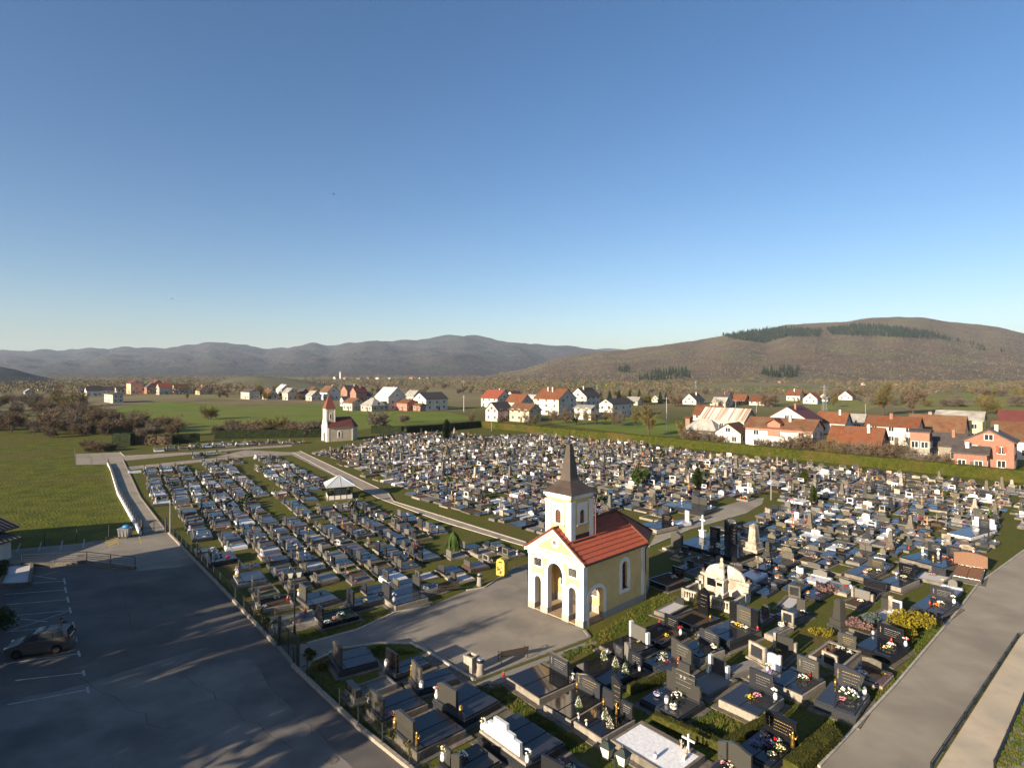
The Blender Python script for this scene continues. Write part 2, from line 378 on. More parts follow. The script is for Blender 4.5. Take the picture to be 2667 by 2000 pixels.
# car park, plaza, paths, road
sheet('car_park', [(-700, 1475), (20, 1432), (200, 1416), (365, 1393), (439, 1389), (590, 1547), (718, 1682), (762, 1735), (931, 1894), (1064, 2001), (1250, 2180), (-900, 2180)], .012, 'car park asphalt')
sheet('upper_apron', [(-700, 1474), (20, 1432), (200, 1416), (365, 1393), (439, 1389), (512, 1466), (470, 1476), (352, 1487), (226, 1472), (57, 1481), (-400, 1505)], .016, 'plaza asphalt')
sheet('apron', [(-500, 1905), (150, 1800), (540, 1683), (665, 1722), (700, 1790), (800, 1880), (1000, 2080), (-500, 2080)], .016, 'apron asphalt')
mb = MB('crack')
def crack(a, b, n=14, j=.12, w=.018, z=.021):
    A, B = G(*a), G(*b); d = B - A; nn = Vector((-d.y, d.x, 0)).normalized(); P = [A + d * (i / n) + nn * rnd.gauss(0, j) for i in range(n + 1)]
    for p, q in zip(P, P[1:]):
        e = (q - p).normalized(); s_ = Vector((-e.y, e.x, 0)) * w * rnd.uniform(.4, 1); mb.add([(*v[:2], z) for v in (p - s_, q - s_, q + s_, p + s_)], [(0, 1, 2, 3)])
for a, b in (((150, 1800), (540, 1683)), ((540, 1683), (665, 1722)), ((665, 1722), (700, 1790)), ((700, 1790), (900, 1985)), ((300, 1480), (350, 1660)), ((360, 1640), (480, 1500)), ((100, 1700), (420, 1900)), ((480, 1760), (760, 1950)), ((820, 1690), (1300, 1640)), ((1000, 1620), (1180, 1720)), ((270, 1450), (430, 1420))): crack(a, b)
tag(mb.build('asphalt_cracks'), kind='structure')
mb = MB('car park asphalt')
for q in ([(420, 1480), (520, 1600), (560, 1595), (470, 1478)],):
    mb.add([(*G(*p)[:2], .0195) for p in q[::-1]], [(0, 1, 2, 3)])
tag(mb.build('asphalt_patches'), kind='structure')
sheet('plaza', [(718, 1682), (762, 1735), (790, 1760), (815, 1722), (890, 1690), (990, 1675), (1070, 1676), (1100, 1690), (1235, 1772), (1300, 1747), (1536, 1660), (1522, 1640), (1377, 1579), (1373, 1478), (1340, 1480), (1262, 1530), (1215, 1538), (1120, 1578), (1030, 1595), (930, 1640), (800, 1676)], .016, 'plaza asphalt')
sheet('paved_walk', [(640, 1172), (763, 1178), (782, 1175), (1010, 1283), (1026, 1306), (1371, 1413), (1372, 1424), (1150, 1358), (985, 1297), (760, 1185), (560, 1190)], .016, 'paving')
sheet('side_walk', [(1690, 1424), (1711, 1385), (1866, 1324), (1930, 1304), (1990, 1296), (1985, 1312), (1944, 1336), (1800, 1378)], .016, 'pale asphalt')
sheet('access_road', [(195, 1182), (313, 1178), (321, 1190), (323, 1200), (328, 1214), (366, 1296), (429, 1378), (436, 1389), (366, 1392), (308, 1287), (290, 1225), (281, 1209), (197, 1211)], .014, 'pale asphalt')
sheet('footpath', [(313, 1178), (330, 1186), (488, 1178), (627, 1166), (760, 1158), (760, 1163), (627, 1171), (488, 1184), (326, 1200)], .018, 'paving')
sheet('footpath', [(330, 1216), (472, 1201), (640, 1185), (760, 1178), (640, 1190), (472, 1209), (333, 1224)], .018, 'paving')
sheet('road', [(2133, 1998), (2335, 1781), (2488, 1600), (2549, 1520), (2667, 1434), (2900, 1330), (3000, 1380), (2667, 1645), (2651, 1660), (2431, 1998), (2340, 2180), (1960, 2180)], .014, 'pale asphalt')
sheet('pavement', [(2440, 1998), (2653, 1664), (2667, 1648), (2800, 1640), (2667, 1820), (2591, 1998), (2540, 2180), (2340, 2180)], .018, 'cream concrete')
sheet('gravel_bank', [(2597, 1998), (2673, 1822), (2800, 1645), (3300, 1645), (3000, 2180), (2545, 2180)], .012, 'grey gravel')
sheet('path', [(1240, 1780), (1300, 1755), (1540, 1667), (1560, 1672), (1330, 1765), (1270, 1800)], .01, 'grey gravel')
sheet('path', [(1110, 1693), (1232, 1776), (1260, 1800), (1620, 2060), (1580, 2060), (1220, 1800), (1090, 1700)], .01, 'concrete')
sheet('forecourt', [(1430, 1123), (1470, 1120), (1600, 1132), (1560, 1142), (1440, 1138), (1330, 1134)], .01, 'pale concrete')
# kerbs
def kerbs(name, pts, w=.14, h=.12, m='kerb stone'):
    mb = MB(m); P = [G(*p) for p in pts]
    for a, b in zip(P, P[1:]): strip(mb, a, b, w, 0, h)
    return tag(mb.build(name), kind='structure')
kerbs('kerb', [(439, 1389), (590, 1547), (718, 1682)], .2, .22, 'pale concrete')
kerbs('kerb', [(762, 1735), (931, 1894), (1064, 2001), (1150, 2085)], .22, .22, 'pale concrete')
kerbs('kerb', [(2133, 1998), (2335, 1781), (2488, 1600), (2549, 1520), (2667, 1434), (2900, 1330)])
kerbs('kerb', [(763, 1178), (985, 1297), (1150, 1358), (1372, 1424)], .12, .08)
kerbs('kerb', [(782, 1175), (1010, 1283), (1026, 1306), (1371, 1413)], .16, .12, 'pale concrete')
kerbs('kerb', [(815, 1722), (890, 1690), (990, 1675), (1070, 1676), (1100, 1690), (1235, 1772)])
kerbs('kerb', [(1237, 1772), (1300, 1747), (1536, 1660), (1522, 1642)], .2, .1, 'pale concrete')
kerbs('kerb', [(800, 1676), (930, 1640), (1030, 1595), (1120, 1578)], .14, .1)
kerbs('kerb', [(1215, 1538), (1262, 1530), (1340, 1480), (1376, 1476)], .14, .1)
kerbs('kerb', [(313, 1178), (325, 1189), (488, 1179), (627, 1167)], .16, .1)
kerbs('kerb', [(321, 1199), (328, 1214), (366, 1296), (429, 1378)], .16, .12, 'pale concrete')
kerbs('kerb', [(1690, 1424), (1800, 1378), (1944, 1336)], .14, .1)
# painted parking lines
def line(mb, a, b, w=.11, z=.022):
    A, B = G(*a), G(*b); d = (B - A).normalized(); n = Vector((-d.y, d.x, 0)) * w / 2
    mb.add([(*(p[:2]), z) for p in (A - n, B - n, B + n, A + n)], [(0, 1, 2, 3)])
mb = MB('white paint')
for y0, x0, y1, x1 in ((1522, 42, 1513, 167), (1548, 12, 1536, 170), (1575, 17, 1561, 176), (1604, 30, 1589, 182), (1646, 14, 1627, 190), (1666, 120, 1663, 197), (1729, 9, 1702, 205), (1772, 40, 1752, 217), (1835, 20, 1796, 228)):
    line(mb, (x0, y0), (x1, y1)); line(mb, (x1 - 1, y1 - 7), (x1 + 3, y1 + 8), .14)
for a, b in (((42, 1518), (150, 1487)), ((46, 1493), (147, 1508)), ((26, 1643), (180, 1591)), ((32, 1610), (125, 1619)), ((42, 1439), (54, 1415)), ((100, 1437), (108, 1411)), ((157, 1433), (163, 1408)), ((216, 1427), (220, 1404)), ((264, 1425), (308, 1422))):
    line(mb, a, b)
tag(mb.build('parking_markings'), kind='structure')
mb = MB('yellow paint')
q = [(276, 1398), (306, 1396), (308, 1420), (277, 1424)]
for a, b in zip(q, q[1:] + q[:1]): line(mb, a, b, .12)
for t in (.2, .45, .7, .95): line(mb, (277, 1398 + 26 * t), (307, 1396 + 22 * t - 7 if t > .3 else 1398), .3)
line(mb, (361, 1393), (368, 1416), .12)
tag(mb.build('loading_bay_marking'), kind='structure')
mb = MB('concrete')
for a in ((1213 / 2.767, 0),): pass
for px, py in ((210, 1447), (243, 1408), (255, 1413), (865, 1980), (520, 1600)):
    P = G(px, py); mb.prism([(P.x + .35 * math.cos(t * .785), P.y + .35 * math.sin(t * .785)) for t in range(8)], .02, .03)
tag(mb.build('road_drains'), kind='structure')
# near grass tufts
mb = MB('grass blades')
EXC = []
def tuft(x, y, n, r=.18, h=.14):
    for _ in range(n):
        a = rnd.random() * 6.28; d = r * rnd.random(); px, py = x + d * math.cos(a), y + d * math.sin(a)
        b = rnd.random() * 6.28; wd = .012 + .02 * rnd.random(); hh = h * (.4 + .8 * rnd.random())
        lx, ly = rnd.uniform(-.06, .06), rnd.uniform(-.06, .06)
        mb.add([(px - wd * math.cos(b), py - wd * math.sin(b), 0), (px + wd * math.cos(b), py + wd * math.sin(b), 0), (px + lx, py + ly, hh)], [(0, 1, 2)])
GRASS = [([(2128, 1998), (2335, 1777), (2550, 1514), (2542, 1510), (2320, 1775), (2105, 1998)], 1500), ([(2590, 1998), (2667, 1830), (2700, 1830), (2660, 1998)], 500), ([(445, 1388), (715, 1675), (730, 1672), (460, 1388)], 700),
         ([(1530, 1668), (1720, 1540), (1790, 1560), (1640, 1640), (1440, 1740), (1400, 1735)], 2600),
         ([(1240, 1790), (1290, 1778), (1440, 1880), (1540, 1960), (1480, 1960)], 1500),
         ([(770, 1745), (815, 1725), (880, 1760), (1000, 1900), (1110, 2000), (1070, 1998), (930, 1885)], 1700),
         ([(830, 1715), (990, 1680), (1090, 1700), (980, 1712)], 500),
         ([(2120, 1990), (2330, 1775), (2250, 1775), (2060, 1960)], 1500), ([(2300, 1730), (2400, 1690), (2490, 1595), (2420, 1600)], 900),
         ([(720, 1675), (800, 1672), (930, 1636), (1030, 1592), (900, 1612), (760, 1660)], 800),
         ([(1700, 1900), (1950, 1830), (1990, 1870), (1880, 1960)], 900), ([(2100, 1790), (2180, 1780), (2100, 1850), (2020, 1830)], 500)]
for poly, n in GRASS:
    xs = [p[0] for p in poly]; ys = [p[1] for p in poly]; k = 0
    while k < n:
        x, y = rnd.uniform(min(xs), max(xs)), rnd.uniform(min(ys), max(ys)); k += 1
        if inpoly(x, y, poly):
            P = G(x, y); tuft(P.x, P.y, 14)
tag(mb.build('grass'), 'tufts of short green grass between the front graves and along the kerbs', 'grass', kind='stuff')
# ------------------------------------------------------------------ the chapel
def ring_plate(mb, cx, cz, r0, r1, a0, a1, y0, y1, n=14, M=None):
    P = [(cx + r1 * math.cos(R(a0 + (a1 - a0) * i / n)), cz + r1 * math.sin(R(a0 + (a1 - a0) * i / n))) for i in range(n + 1)]
    P += [(cx + r0 * math.cos(R(a1 + (a0 - a1) * i / n)), cz + r0 * math.sin(R(a1 + (a0 - a1) * i / n))) for i in range(n + 1)]
    mb.plate(P, y0, y1, M=M)
def chapel():
    t = thing('chapel', 'yellow and white chapel with red tile roof and pointed brown spire beside the plaza', 'chapel', G(1376.9, 1579), UA)
    SR = Matrix(((0, -1, 0, 6), (1, 0, 0, 0), (0, 0, 1, 0), (0, 0, 0, 1)))      # plate x -> along the side, plate y -> inwards from the right face
    SLf = Matrix(((0, 1, 0, 0), (1, 0, 0, 0), (0, 0, 1, 0), (0, 0, 0, 1)))
    W = MB('white trim')
    out = [(0, 0)] + arch(.73, 1.45, 0, 2.54)[:1] + arch(.73, 1.45, 0, 2.54)[2:][::-1] + [(1.45, 0)] \
        + [(2.2, 0)] + arch(2.2, 3.82, 0, 3.57)[2:][::-1] + [(3.82, 0)] + [(4.5, 0)] + arch(4.5, 5.25, 0, 2.52)[2:][::-1] + [(5.25, 0)] \
        + [(6, 0), (6, 5.05), (3, 7.05), (0, 5.05)]
    ocu = [(3 + .2 * math.cos(-i * .4488), 6.05 + .2 * math.sin(-i * .4488)) for i in range(14)]
    W.plate(out, 0, .5, holes=[ocu])
    W.use('cream plaster')
    L = [(.42, 4.68), (.42, 2.92)] + [(1.09 + .69 * math.cos(R(a)), 2.54 + .69 * math.sin(R(a))) for a in range(146, 24, -10)] + [(1.84, 3.0), (1.84, 3.57)] \
        + [(3.01 + 1.17 * math.cos(R(a)), 3.57 + 1.17 * math.sin(R(a))) for a in range(176, 121, -9)]
    pl = [(.56, 3.62), (1.64, 3.62), (1.64, 4.56), (.56, 4.56)]
    W.plate(L[::-1], -.008, .0, holes=[pl])
    W.plate([(6 - x, z) for x, z in L], -.008, 0, holes=[[(6 - x, z) for x, z in pl][::-1]])
    W.plate([(.95, 5.36), (5.05, 5.36), (3, 6.72)], -.008, 0, holes=[[(3 + .45 * math.cos(-i * .35), 6.05 + .45 * math.sin(-i * .35)) for i in range(18)]])
    # side walls
    for M in (SR, SLf):
        W.use('cream plaster')
        W.plate([(.5, 0), (.72, 0)] + arch(.72, 2.62, 0, 2.05, 14, .72)[2:][::-1] + [(2.62, 0), (8.3, 0), (8.3, 5.05), (.5, 5.05)], 0, .4,
                holes=[arch(5.1, 5.86, 1.8, 3.68)[::-1]], M=M)
    W.box(.4, 5.6, 2.95, 3.15, 0, 4.9)                                           # back wall of the porch
    W.prism([(6, 8.3), (4.5, 11.4), (1.5, 11.4), (0, 8.3)], 0, 5.05)
    W.use('white trim')
    W.box(.4, 5.6, .5, 2.95, 4.75, 4.9)
    W.build('wall', t)
    T = MB('white trim')
    T.box(-.16, 6.16, -.2, 0, 4.93, 5.03); T.box(-.26, 6.26, -.3, 0, 5.03, 5.2)  # front cornice
    T.box(-.06, .34, -.05, .0, 4.6, 4.93); T.box(5.66, 6.06, -.05, 0, 4.6, 4.93)
    for sx in (0, 1):                                                            # raking cornice of the gable
        P = [(-.3, 5.03), (-.3, 4.85), (3, 7.0), (3, 7.18)] if not sx else [(6.3, 4.85), (6.3, 5.03), (3, 7.18), (3, 7.0)]
        T.plate(P[::-1] if sx else P, -.24, .1)
        P = [(-.02, 5.2), (.45, 5.2), (3, 6.93), (3, 7.15)] if not sx else [(6.02, 5.2), (3, 7.15), (3, 6.93), (5.55, 5.2)]
        T.plate(P, -.1, 0)
    ring_plate(T, 1.09, 2.54, .37, .5, 0, 180, -.03, 0); ring_plate(T, 4.875, 2.52, .385, .5, 0, 180, -.03, 0)
    ring_plate(T, 3.01, 3.57, .83, 1.02, 0, 180, -.035, 0); ring_plate(T, 3, 6.05, .2, .4, 0, 360, -.04, 0, 24)
    for x in (0, 4.0): T.plate([(.56 + x, 3.62), (1.64 + x, 3.62), (1.64 + x, 4.56), (.56 + x, 4.56)], -.03, 0)
    for M in (SR, SLf):
        for a, b in ((0.002, .36), (7.9, 8.3)): T.plate([(a, .5), (b, .5), (b, 4.7), (a, 4.7)], -.03, 0, M=M)
        T.plate([(.0, 4.7), (8.32, 4.7), (8.32, 4.86), (.0, 4.86)], -.06, 0, M=M); T.plate([(-.02, 4.86), (8.34, 4.86), (8.34, 5.06), (-.02, 5.06)], -.14, 0, M=M)
        P = [(.38, .5), (.72, .5)] + [(1.67 - .95 * math.cos(R(a)), 2.05 + .72 * math.sin(R(a))) for a in range(0, 181, 12)] + [(2.62, .5), (2.92, .5)] \
            + [(1.67 + 1.25 * math.cos(R(a)), 2.05 + 1.02 * math.sin(R(a))) for a in range(0, 181, 12)]
        T.plate(P[::-1], -.035, 0, M=M)
        o = arch(4.72, 6.24, 1.45, 3.68); T.plate(o, -.035, 0, holes=[arch(5.1, 5.86, 1.8, 3.68)[::-1]], M=M)
    for a, b in (((6, 8.3), (4.5, 11.4)),):
        d = Vector((b[0] - a[0], b[1] - a[1], 0)); ang = math.atan2(d.y, d.x); Mx = Matrix.Translation((6, 8.3, 0)) @ Matrix.Rotation(ang, 4, 'Z')
        T.plate([(.0, .5), (.35, .5), (.35, 4.7), (0, 4.7)], -.03, 0, M=Mx); T.plate([(0, 4.7), (3.45, 4.7), (3.45, 5.06), (0, 5.06)], -.08, 0, M=Mx)
    T.build('trim', t)
    P = MB('plinth stone')
    for a, b in ((0, .73), (1.45, 2.2), (3.82, 4.5), (5.25, 6)): P.box(a - .03, b + .03, -.05, .53, 0, .55)
    for x0, x1 in ((-.05, .43), (5.57, 6.05)):
        P.box(x0, x1, .53, .72, 0, .55); P.box(x0, x1, 2.62, 8.33, 0, .55)
    P.box(.43, 5.57, 2.9, 3.0, .1, .75); P.prism([(6.05, 8.34), (4.54, 11.46), (1.46, 11.46), (-.05, 8.34)], 0, .55)
    P.build('plinth', t)
    MB('porch floor').box(.02, 5.98, .02, 2.95, 0, .1).build('porch_floor', t)
    # tiled roof: real stepped, corrugated courses
    Rf = MB('red tile')
    n = 9; Y0, Y1 = -.3, 8.43; ny = int((Y1 - Y0) / .055)
    def zr(x): return 7.3 - (abs(x - 3)) * (2.22 / 3.32)
    for sd in (-1, 1):
        for k in range(n):
            xa, xb = 3 + sd * 3.34 * k / n, 3 + sd * (3.34 * (k + 1) / n + .03)
            vs = []; fs = []
            for i in range(ny + 1):
                y = Y0 + (Y1 - Y0) * i / ny; wv = .022 * math.cos(y * 2 * math.pi / .22)
                vs += [(xa, y, zr(xa) - .02 + wv), (xb, y, zr(xb) + .055 + wv), (xb, y, zr(xb) - .06)]
            for i in range(ny):
                a = 3 * i; q = [(a, a + 3, a + 4, a + 1), (a + 1, a + 4, a + 5, a + 2)]
                fs += q if sd < 0 else [tuple(reversed(f)) for f in q]
            Rf.add(vs, fs)
    Rf.plate([(-.34, 5.06), (-.34, 4.98), (3, 7.2), (6.34, 4.98), (6.34, 5.06), (3, 7.27)][::-1], -.28, 8.43)
    ap = (3, 8.42, 7.33); e = [(6.34, 8.43, 5.1), (4.67, 11.72, 5.1), (1.33, 11.72, 5.1), (-.34, 8.43, 5.1)]
    for a, b in zip(e, e[1:]):
        for k in range(9):
            t0, t1 = k / 9, (k + 1) / 9 + .01
            q = [tuple(ap[i] + (c[i] - ap[i]) * tt + (dz if i == 2 else 0) for i in range(3)) for c, tt, dz in ((a, t0, 0), (a, t1, .06), (b, t1, .06), (b, t0, 0))]
            if k == 0: q = [q[0], q[1], q[2]]
            Rf.add(q, [tuple(range(len(q)))])
            q2 = [q[1], q[2], tuple((*q[2][:2], q[2][2] - .1)), tuple((*q[1][:2], q[1][2] - .1))]
            Rf.add(q2, [(3, 2, 1, 0)])
    Rf.add([(*p[:2], p[2] - .07) for p in e], [(0, 1, 2, 3)])
    rf = Rf.build('roof', t)
    Rt = MB('orange tile')
    def ridge(a, b, r=.1):
        a = Vector(a); b = Vector(b); n = max(2, int((b - a).length / .33))
        for i in range(n): Rt.tube(a.lerp(b, i / n), a.lerp(b, (i + 1.08) / n), r, r * .86, 8)
    ridge((3, -.3, 7.32), (3, 8.42, 7.34)); ridge(ap, (e[0][0], e[0][1], 5.2)); ridge(ap, (e[1][0], e[1][1], 5.2)); ridge(ap, e[2]); ridge(ap, e[3])
    ridge((-.34, -.3, 5.14), (3, -.3, 7.34), .07); ridge((6.34, -.3, 5.14), (3, -.3, 7.34), .07)
    Rt.build('ridge_tiles', rf)
    g = MB('iron'); g.box(6.33, 6.46, -.25, 8.45, 4.93, 5.03); g.box(-.46, -.33, -.25, 8.45, 4.93, 5.03)
    g.tube((6.4, 8.4, 4.95), (6.13, 8.42, 4.55), .05); g.tube((6.13, 8.42, 4.55), (6.13, 8.42, .1), .05, n=8)
    g.build('gutter', t)
    # plaques, notice boards, door, windows
    for x in (.69, 4.5):
        pq = MB('black granite'); pq.box(x, x + .84, -.05, -.03, 3.79, 4.4); o = pq.build('plaque', t)
        q = MB('engraving')
        for r in range(5):
            for k in range(6):
                if rnd.random() < .85: q.box(x + .07 + k * .12, x + .16 + k * .12, -.053, -.05, 4.27 - r * .1, 4.305 - r * .1)
        q.build('lettering', o)
    for x in (.95, 4.25):
        pq = MB('white trim'); pq.box(x, x + .95, 2.9, 2.95, 1.35, 3.45); o = pq.build('notice_board', t)
        q = MB('dark boards')
        for r in range(16): q.box(x + .13, x + .82, 2.87, 2.9, 1.5 + r * .115, 1.59 + r * .115)
        q.build('board_slats', o)
    d = MB('dark wood'); d.plate(arch(2.35, 3.65, .1, 2.1), 2.9, 2.95); d.box(2.99, 3.01, 2.88, 2.9, .12, 2.6); dd = d.build('door', t)
    MB('iron').box(2.85, 2.93, 2.85, 2.88, 1.05, 1.2).build('handle', dd)
    for k, M in enumerate((SR, SLf)):
        f = MB('louvre wood')
        f.plate(arch(5.1, 5.86, 1.8, 3.68), .2, .24, holes=[arch(5.16, 5.46, 1.86, 3.6, 6)[::-1], arch(5.5, 5.8, 1.86, 3.6, 6)[::-1]], M=M)
        for z in (2.3, 2.8, 3.3): f.plate([(5.1, z), (5.86, z), (5.86, z + .05), (5.1, z + .05)], .19, .2, M=M)
        o = f.build('window', t)
        q = MB('window glass'); q.plate(arch(5.12, 5.84, 1.82, 3.68), .25, .26, M=M); q.build('pane', o)
        q = MB('plinth stone'); q.plate([(4.98, 1.74), (5.98, 1.74), (5.98, 1.8), (4.98, 1.8)], -.08, .2, M=M); q.build('sill', o)
    # tower
    tx0, tx1, ty0, ty1 = 1.655, 4.345, .45, 3.25
    cx, cy = (tx0 + tx1) / 2, (ty0 + ty1) / 2
    tw = MB('cream plaster'); tt = MB('white trim'); louv = []; fl = MB('spire sheet')
    for k in range(4):
        hw, dd_ = ((tx1 - tx0) / 2, (ty1 - ty0) / 2) if k % 2 == 0 else ((ty1 - ty0) / 2, (tx1 - tx0) / 2)
        M = Matrix.Translation((cx, cy, 0)) @ Matrix.Rotation(k * math.pi / 2, 4, 'Z')
        a = -dd_
        tw.plate([(-hw, 5.2), (hw, 5.2), (hw, 9.9), (-hw, 9.9)], a, a + .18, holes=[arch(-.3, .3, 7.62, 8.43)[::-1]], M=M)
        tt.plate(arch(-.66, .66, 7.56, 9.3, 2, .0)[:2] + [(.66, 9.3), (-.66, 9.3)], a - .05, a, holes=[arch(-.3, .3, 7.62, 8.43)[::-1]], M=M)
        tt.plate([(-.72, 9.2), (.72, 9.2), (.72, 9.34), (-.72, 9.34)], a - .11, a - .05, M=M)
        for s in (-1, 1):
            x0, x1 = (-hw - .05, -hw + .5) if s < 0 else (hw - .5, hw + .05)
            tt.box(x0, x1, a - .06, a, 6.0, 9.5, M); tt.box(x0 - .04, x1 + .04, a - .1, a, 9.35, 9.5, M)
            tt.box(x0 - .04, x1 + .04, a - .1, a, 5.3, 6.35, M)
        tt.box(-hw - .08, hw + .08, a - .08, a + .2, 9.68, 9.82, M); tt.box(-hw - .18, hw + .18, a - .18, a + .2, 9.82, 10.06, M)
        lv = MB('louvre wood'); sl_ = MB('plinth stone'); louv.append((lv, sl_))
        for r in range(9): lv.box(-.31, .31, a + .1, a + .16, 7.62 + r * .13, 7.7 + r * .13, M)
        sl_.box(-.75, .75, a - .14, a, 7.48, 7.56, M)
    tb = tw.build('tower', t); tt.build('tower_trim', tb)
    for lv, sl_ in louv: lv.build('louvre', tb); sl_.build('sill', tb)
    s = MB('spire sheet'); prof = [(1.66, 10.06), (1.62, 10.12), (1.08, 10.52), (.6, 11.0), (.53, 11.2), (.19, 13.9), (.24, 13.92), (.24, 13.98), (.05, 14.05)]
    vs = []; 
    for r, z in prof: vs += [(cx - r, cy - r, z), (cx + r, cy - r, z), (cx + r, cy + r, z), (cx - r, cy + r, z)]
    fs = [(4 * k + i, 4 * k + (i + 1) % 4, 4 * k + 4 + (i + 1) % 4, 4 * k + 4 + i) for k in range(len(prof) - 1) for i in range(4)] + [(3, 2, 1, 0)]
    s.add(vs, fs); sp = s.build('spire', t)
    c = MB('iron'); c.tube((cx, cy, 14), (cx, cy, 15.1), .035); c.tube((cx - .3, cy, 14.75), (cx + .3, cy, 14.75), .03); c.lathe([(.02, 0), (.11, .08), (.02, .17)], 8, (cx, cy, 14.1)); c.build('cross', sp)
    fl = MB('iron'); fl.box(tx1, tx1 + .05, ty0, ty1, 6.25, 6.75); fl.box(tx1 + .05, tx1 + .28, ty0 - .02, ty1 + .02, 6.16, 6.34)
    fl.build('flashing', tb)
    q = MB('louvre wood'); q.tube((tx1 + .2, ty1 + .12, 9.8), (tx1 + .2, ty1 + .12, 6.4), .05, n=8); q.build('downpipe', tb)
chapel()

def small_chapel():
    A = G(852, 1151); ang = R(35)
    t = thing('chapel', 'small cream chapel with steep red spire at the far end of the paved walk', 'chapel', A, ang)
    L, Wd = 7.6, 5.2                        # local x along the sunlit side, y to the back; the front faces -x
    W = MB('beige wall'); e = 4.05
    W.box(.3, L, 0, Wd, 0, e); W.prism([(L, 0), (L + 1.9, 1.4), (L + 1.9, Wd - 1.4), (L, Wd)], 0, e)
    FM = Matrix(((0, 1, 0, 0), (-1, 0, 0, Wd), (0, 0, 1, 0), (0, 0, 0, 1)))   # plate x from the back corner to the near one
    W.use('white wall'); W.plate([(0, 0), (Wd, 0), (Wd, e + .1), (Wd / 2 + 1.35, 6.4), (Wd / 2 - 1.35, 6.4), (0, e + .1)], 0, .3, M=FM)
    W.build('wall', t)
    T = MB('white trim')
    T.box(.32, .62, -.05, 0, 0, e); T.box(L - .3, L + .03, -.05, 0, 0, e); T.box(.3, L, -.08, 0, e - .3, e)
    T.plate(arch(3.0, 4.2, .95, 2.5), -.06, 0, holes=[arch(3.28, 3.92, 1.2, 2.45)[::-1]])
    T.build('trim', t)
    f = MB('louvre wood'); f.plate(arch(3.28, 3.92, 1.2, 2.45), -.02, .02); o = f.build('window', t)
    d = MB('dark wood'); d.plate(arch(Wd / 2 - .6, Wd / 2 + .6, 0, 2.0), -.04, 0, M=FM); d.build('door', t)
    Rf = MB('dark red tile'); c = Wd / 2
    rz = 6.9
    Rf.add([(.1, -.35, e - .05), (L + .2, -.35, e - .05), (L + .2, c, rz), (.1, c, rz), (.1, Wd + .35, e - .05), (L + .2, Wd + .35, e - .05), (L + 2.2, 1.2, e - .05), (L + 2.2, Wd - 1.2, e - .05)],
           [(0, 1, 2, 3), (3, 2, 5, 4), (1, 6, 2), (6, 7, 2), (7, 5, 2), (0, 3, 4), (4, 5, 7, 6, 1, 0)])
    Rf.build('roof', t)
    tw = MB('beige wall'); x0, x1, y0, y1 = .02, 2.75, c - 1.35, c + 1.35
    tw.box(x0 + .2, x1, y0, y1, 4.2, 9.4); tw.use('white wall'); tw.box(x0, x0 + .2, y0 - .01, y1 + .01, 4.2, 9.4)
    tw.use('white trim'); tw.box(x0 + .2, x0 + .45, y0 - .05, y0, 4.2, 9.4); tw.box(x1 - .25, x1 + .02, y0 - .05, y0, 4.2, 9.4); tw.box(x0, x1 + .05, y0 - .08, y0, 9.15, 9.4)
    tw.plate(arch(1.05, 1.85, 6.3, 7.75), y0 - .05, y0, holes=[arch(1.2, 1.7, 6.5, 7.7)[::-1]])
    o = tw.build('tower', t)
    f = MB('louvre wood'); f.plate(arch(1.2, 1.7, 6.5, 7.7), y0 - .02, y0 + .02); f.build('louvre', o)
    s = MB('small spire tile'); m = (x0 + x1) / 2
    s.pyr(x0 - .2, x1 + .2, y0 - .2, y1 + .2, 9.4, x0 + .05, x1 - .05, y0 + .05, y1 - .05, 10.1)
    s.pyr(x0 + .05, x1 - .05, y0 + .05, y1 - .05, 10.1, m - .05, m + .05, c - .05, c + .05, 13.8)
    o = s.build('spire', t); q = MB('iron'); q.tube((m, c, 13.7), (m, c, 14.6), .03); q.tube((m, c - .2, 14.3), (m, c + .2, 14.3), .03); q.build('cross', o)
small_chapel()

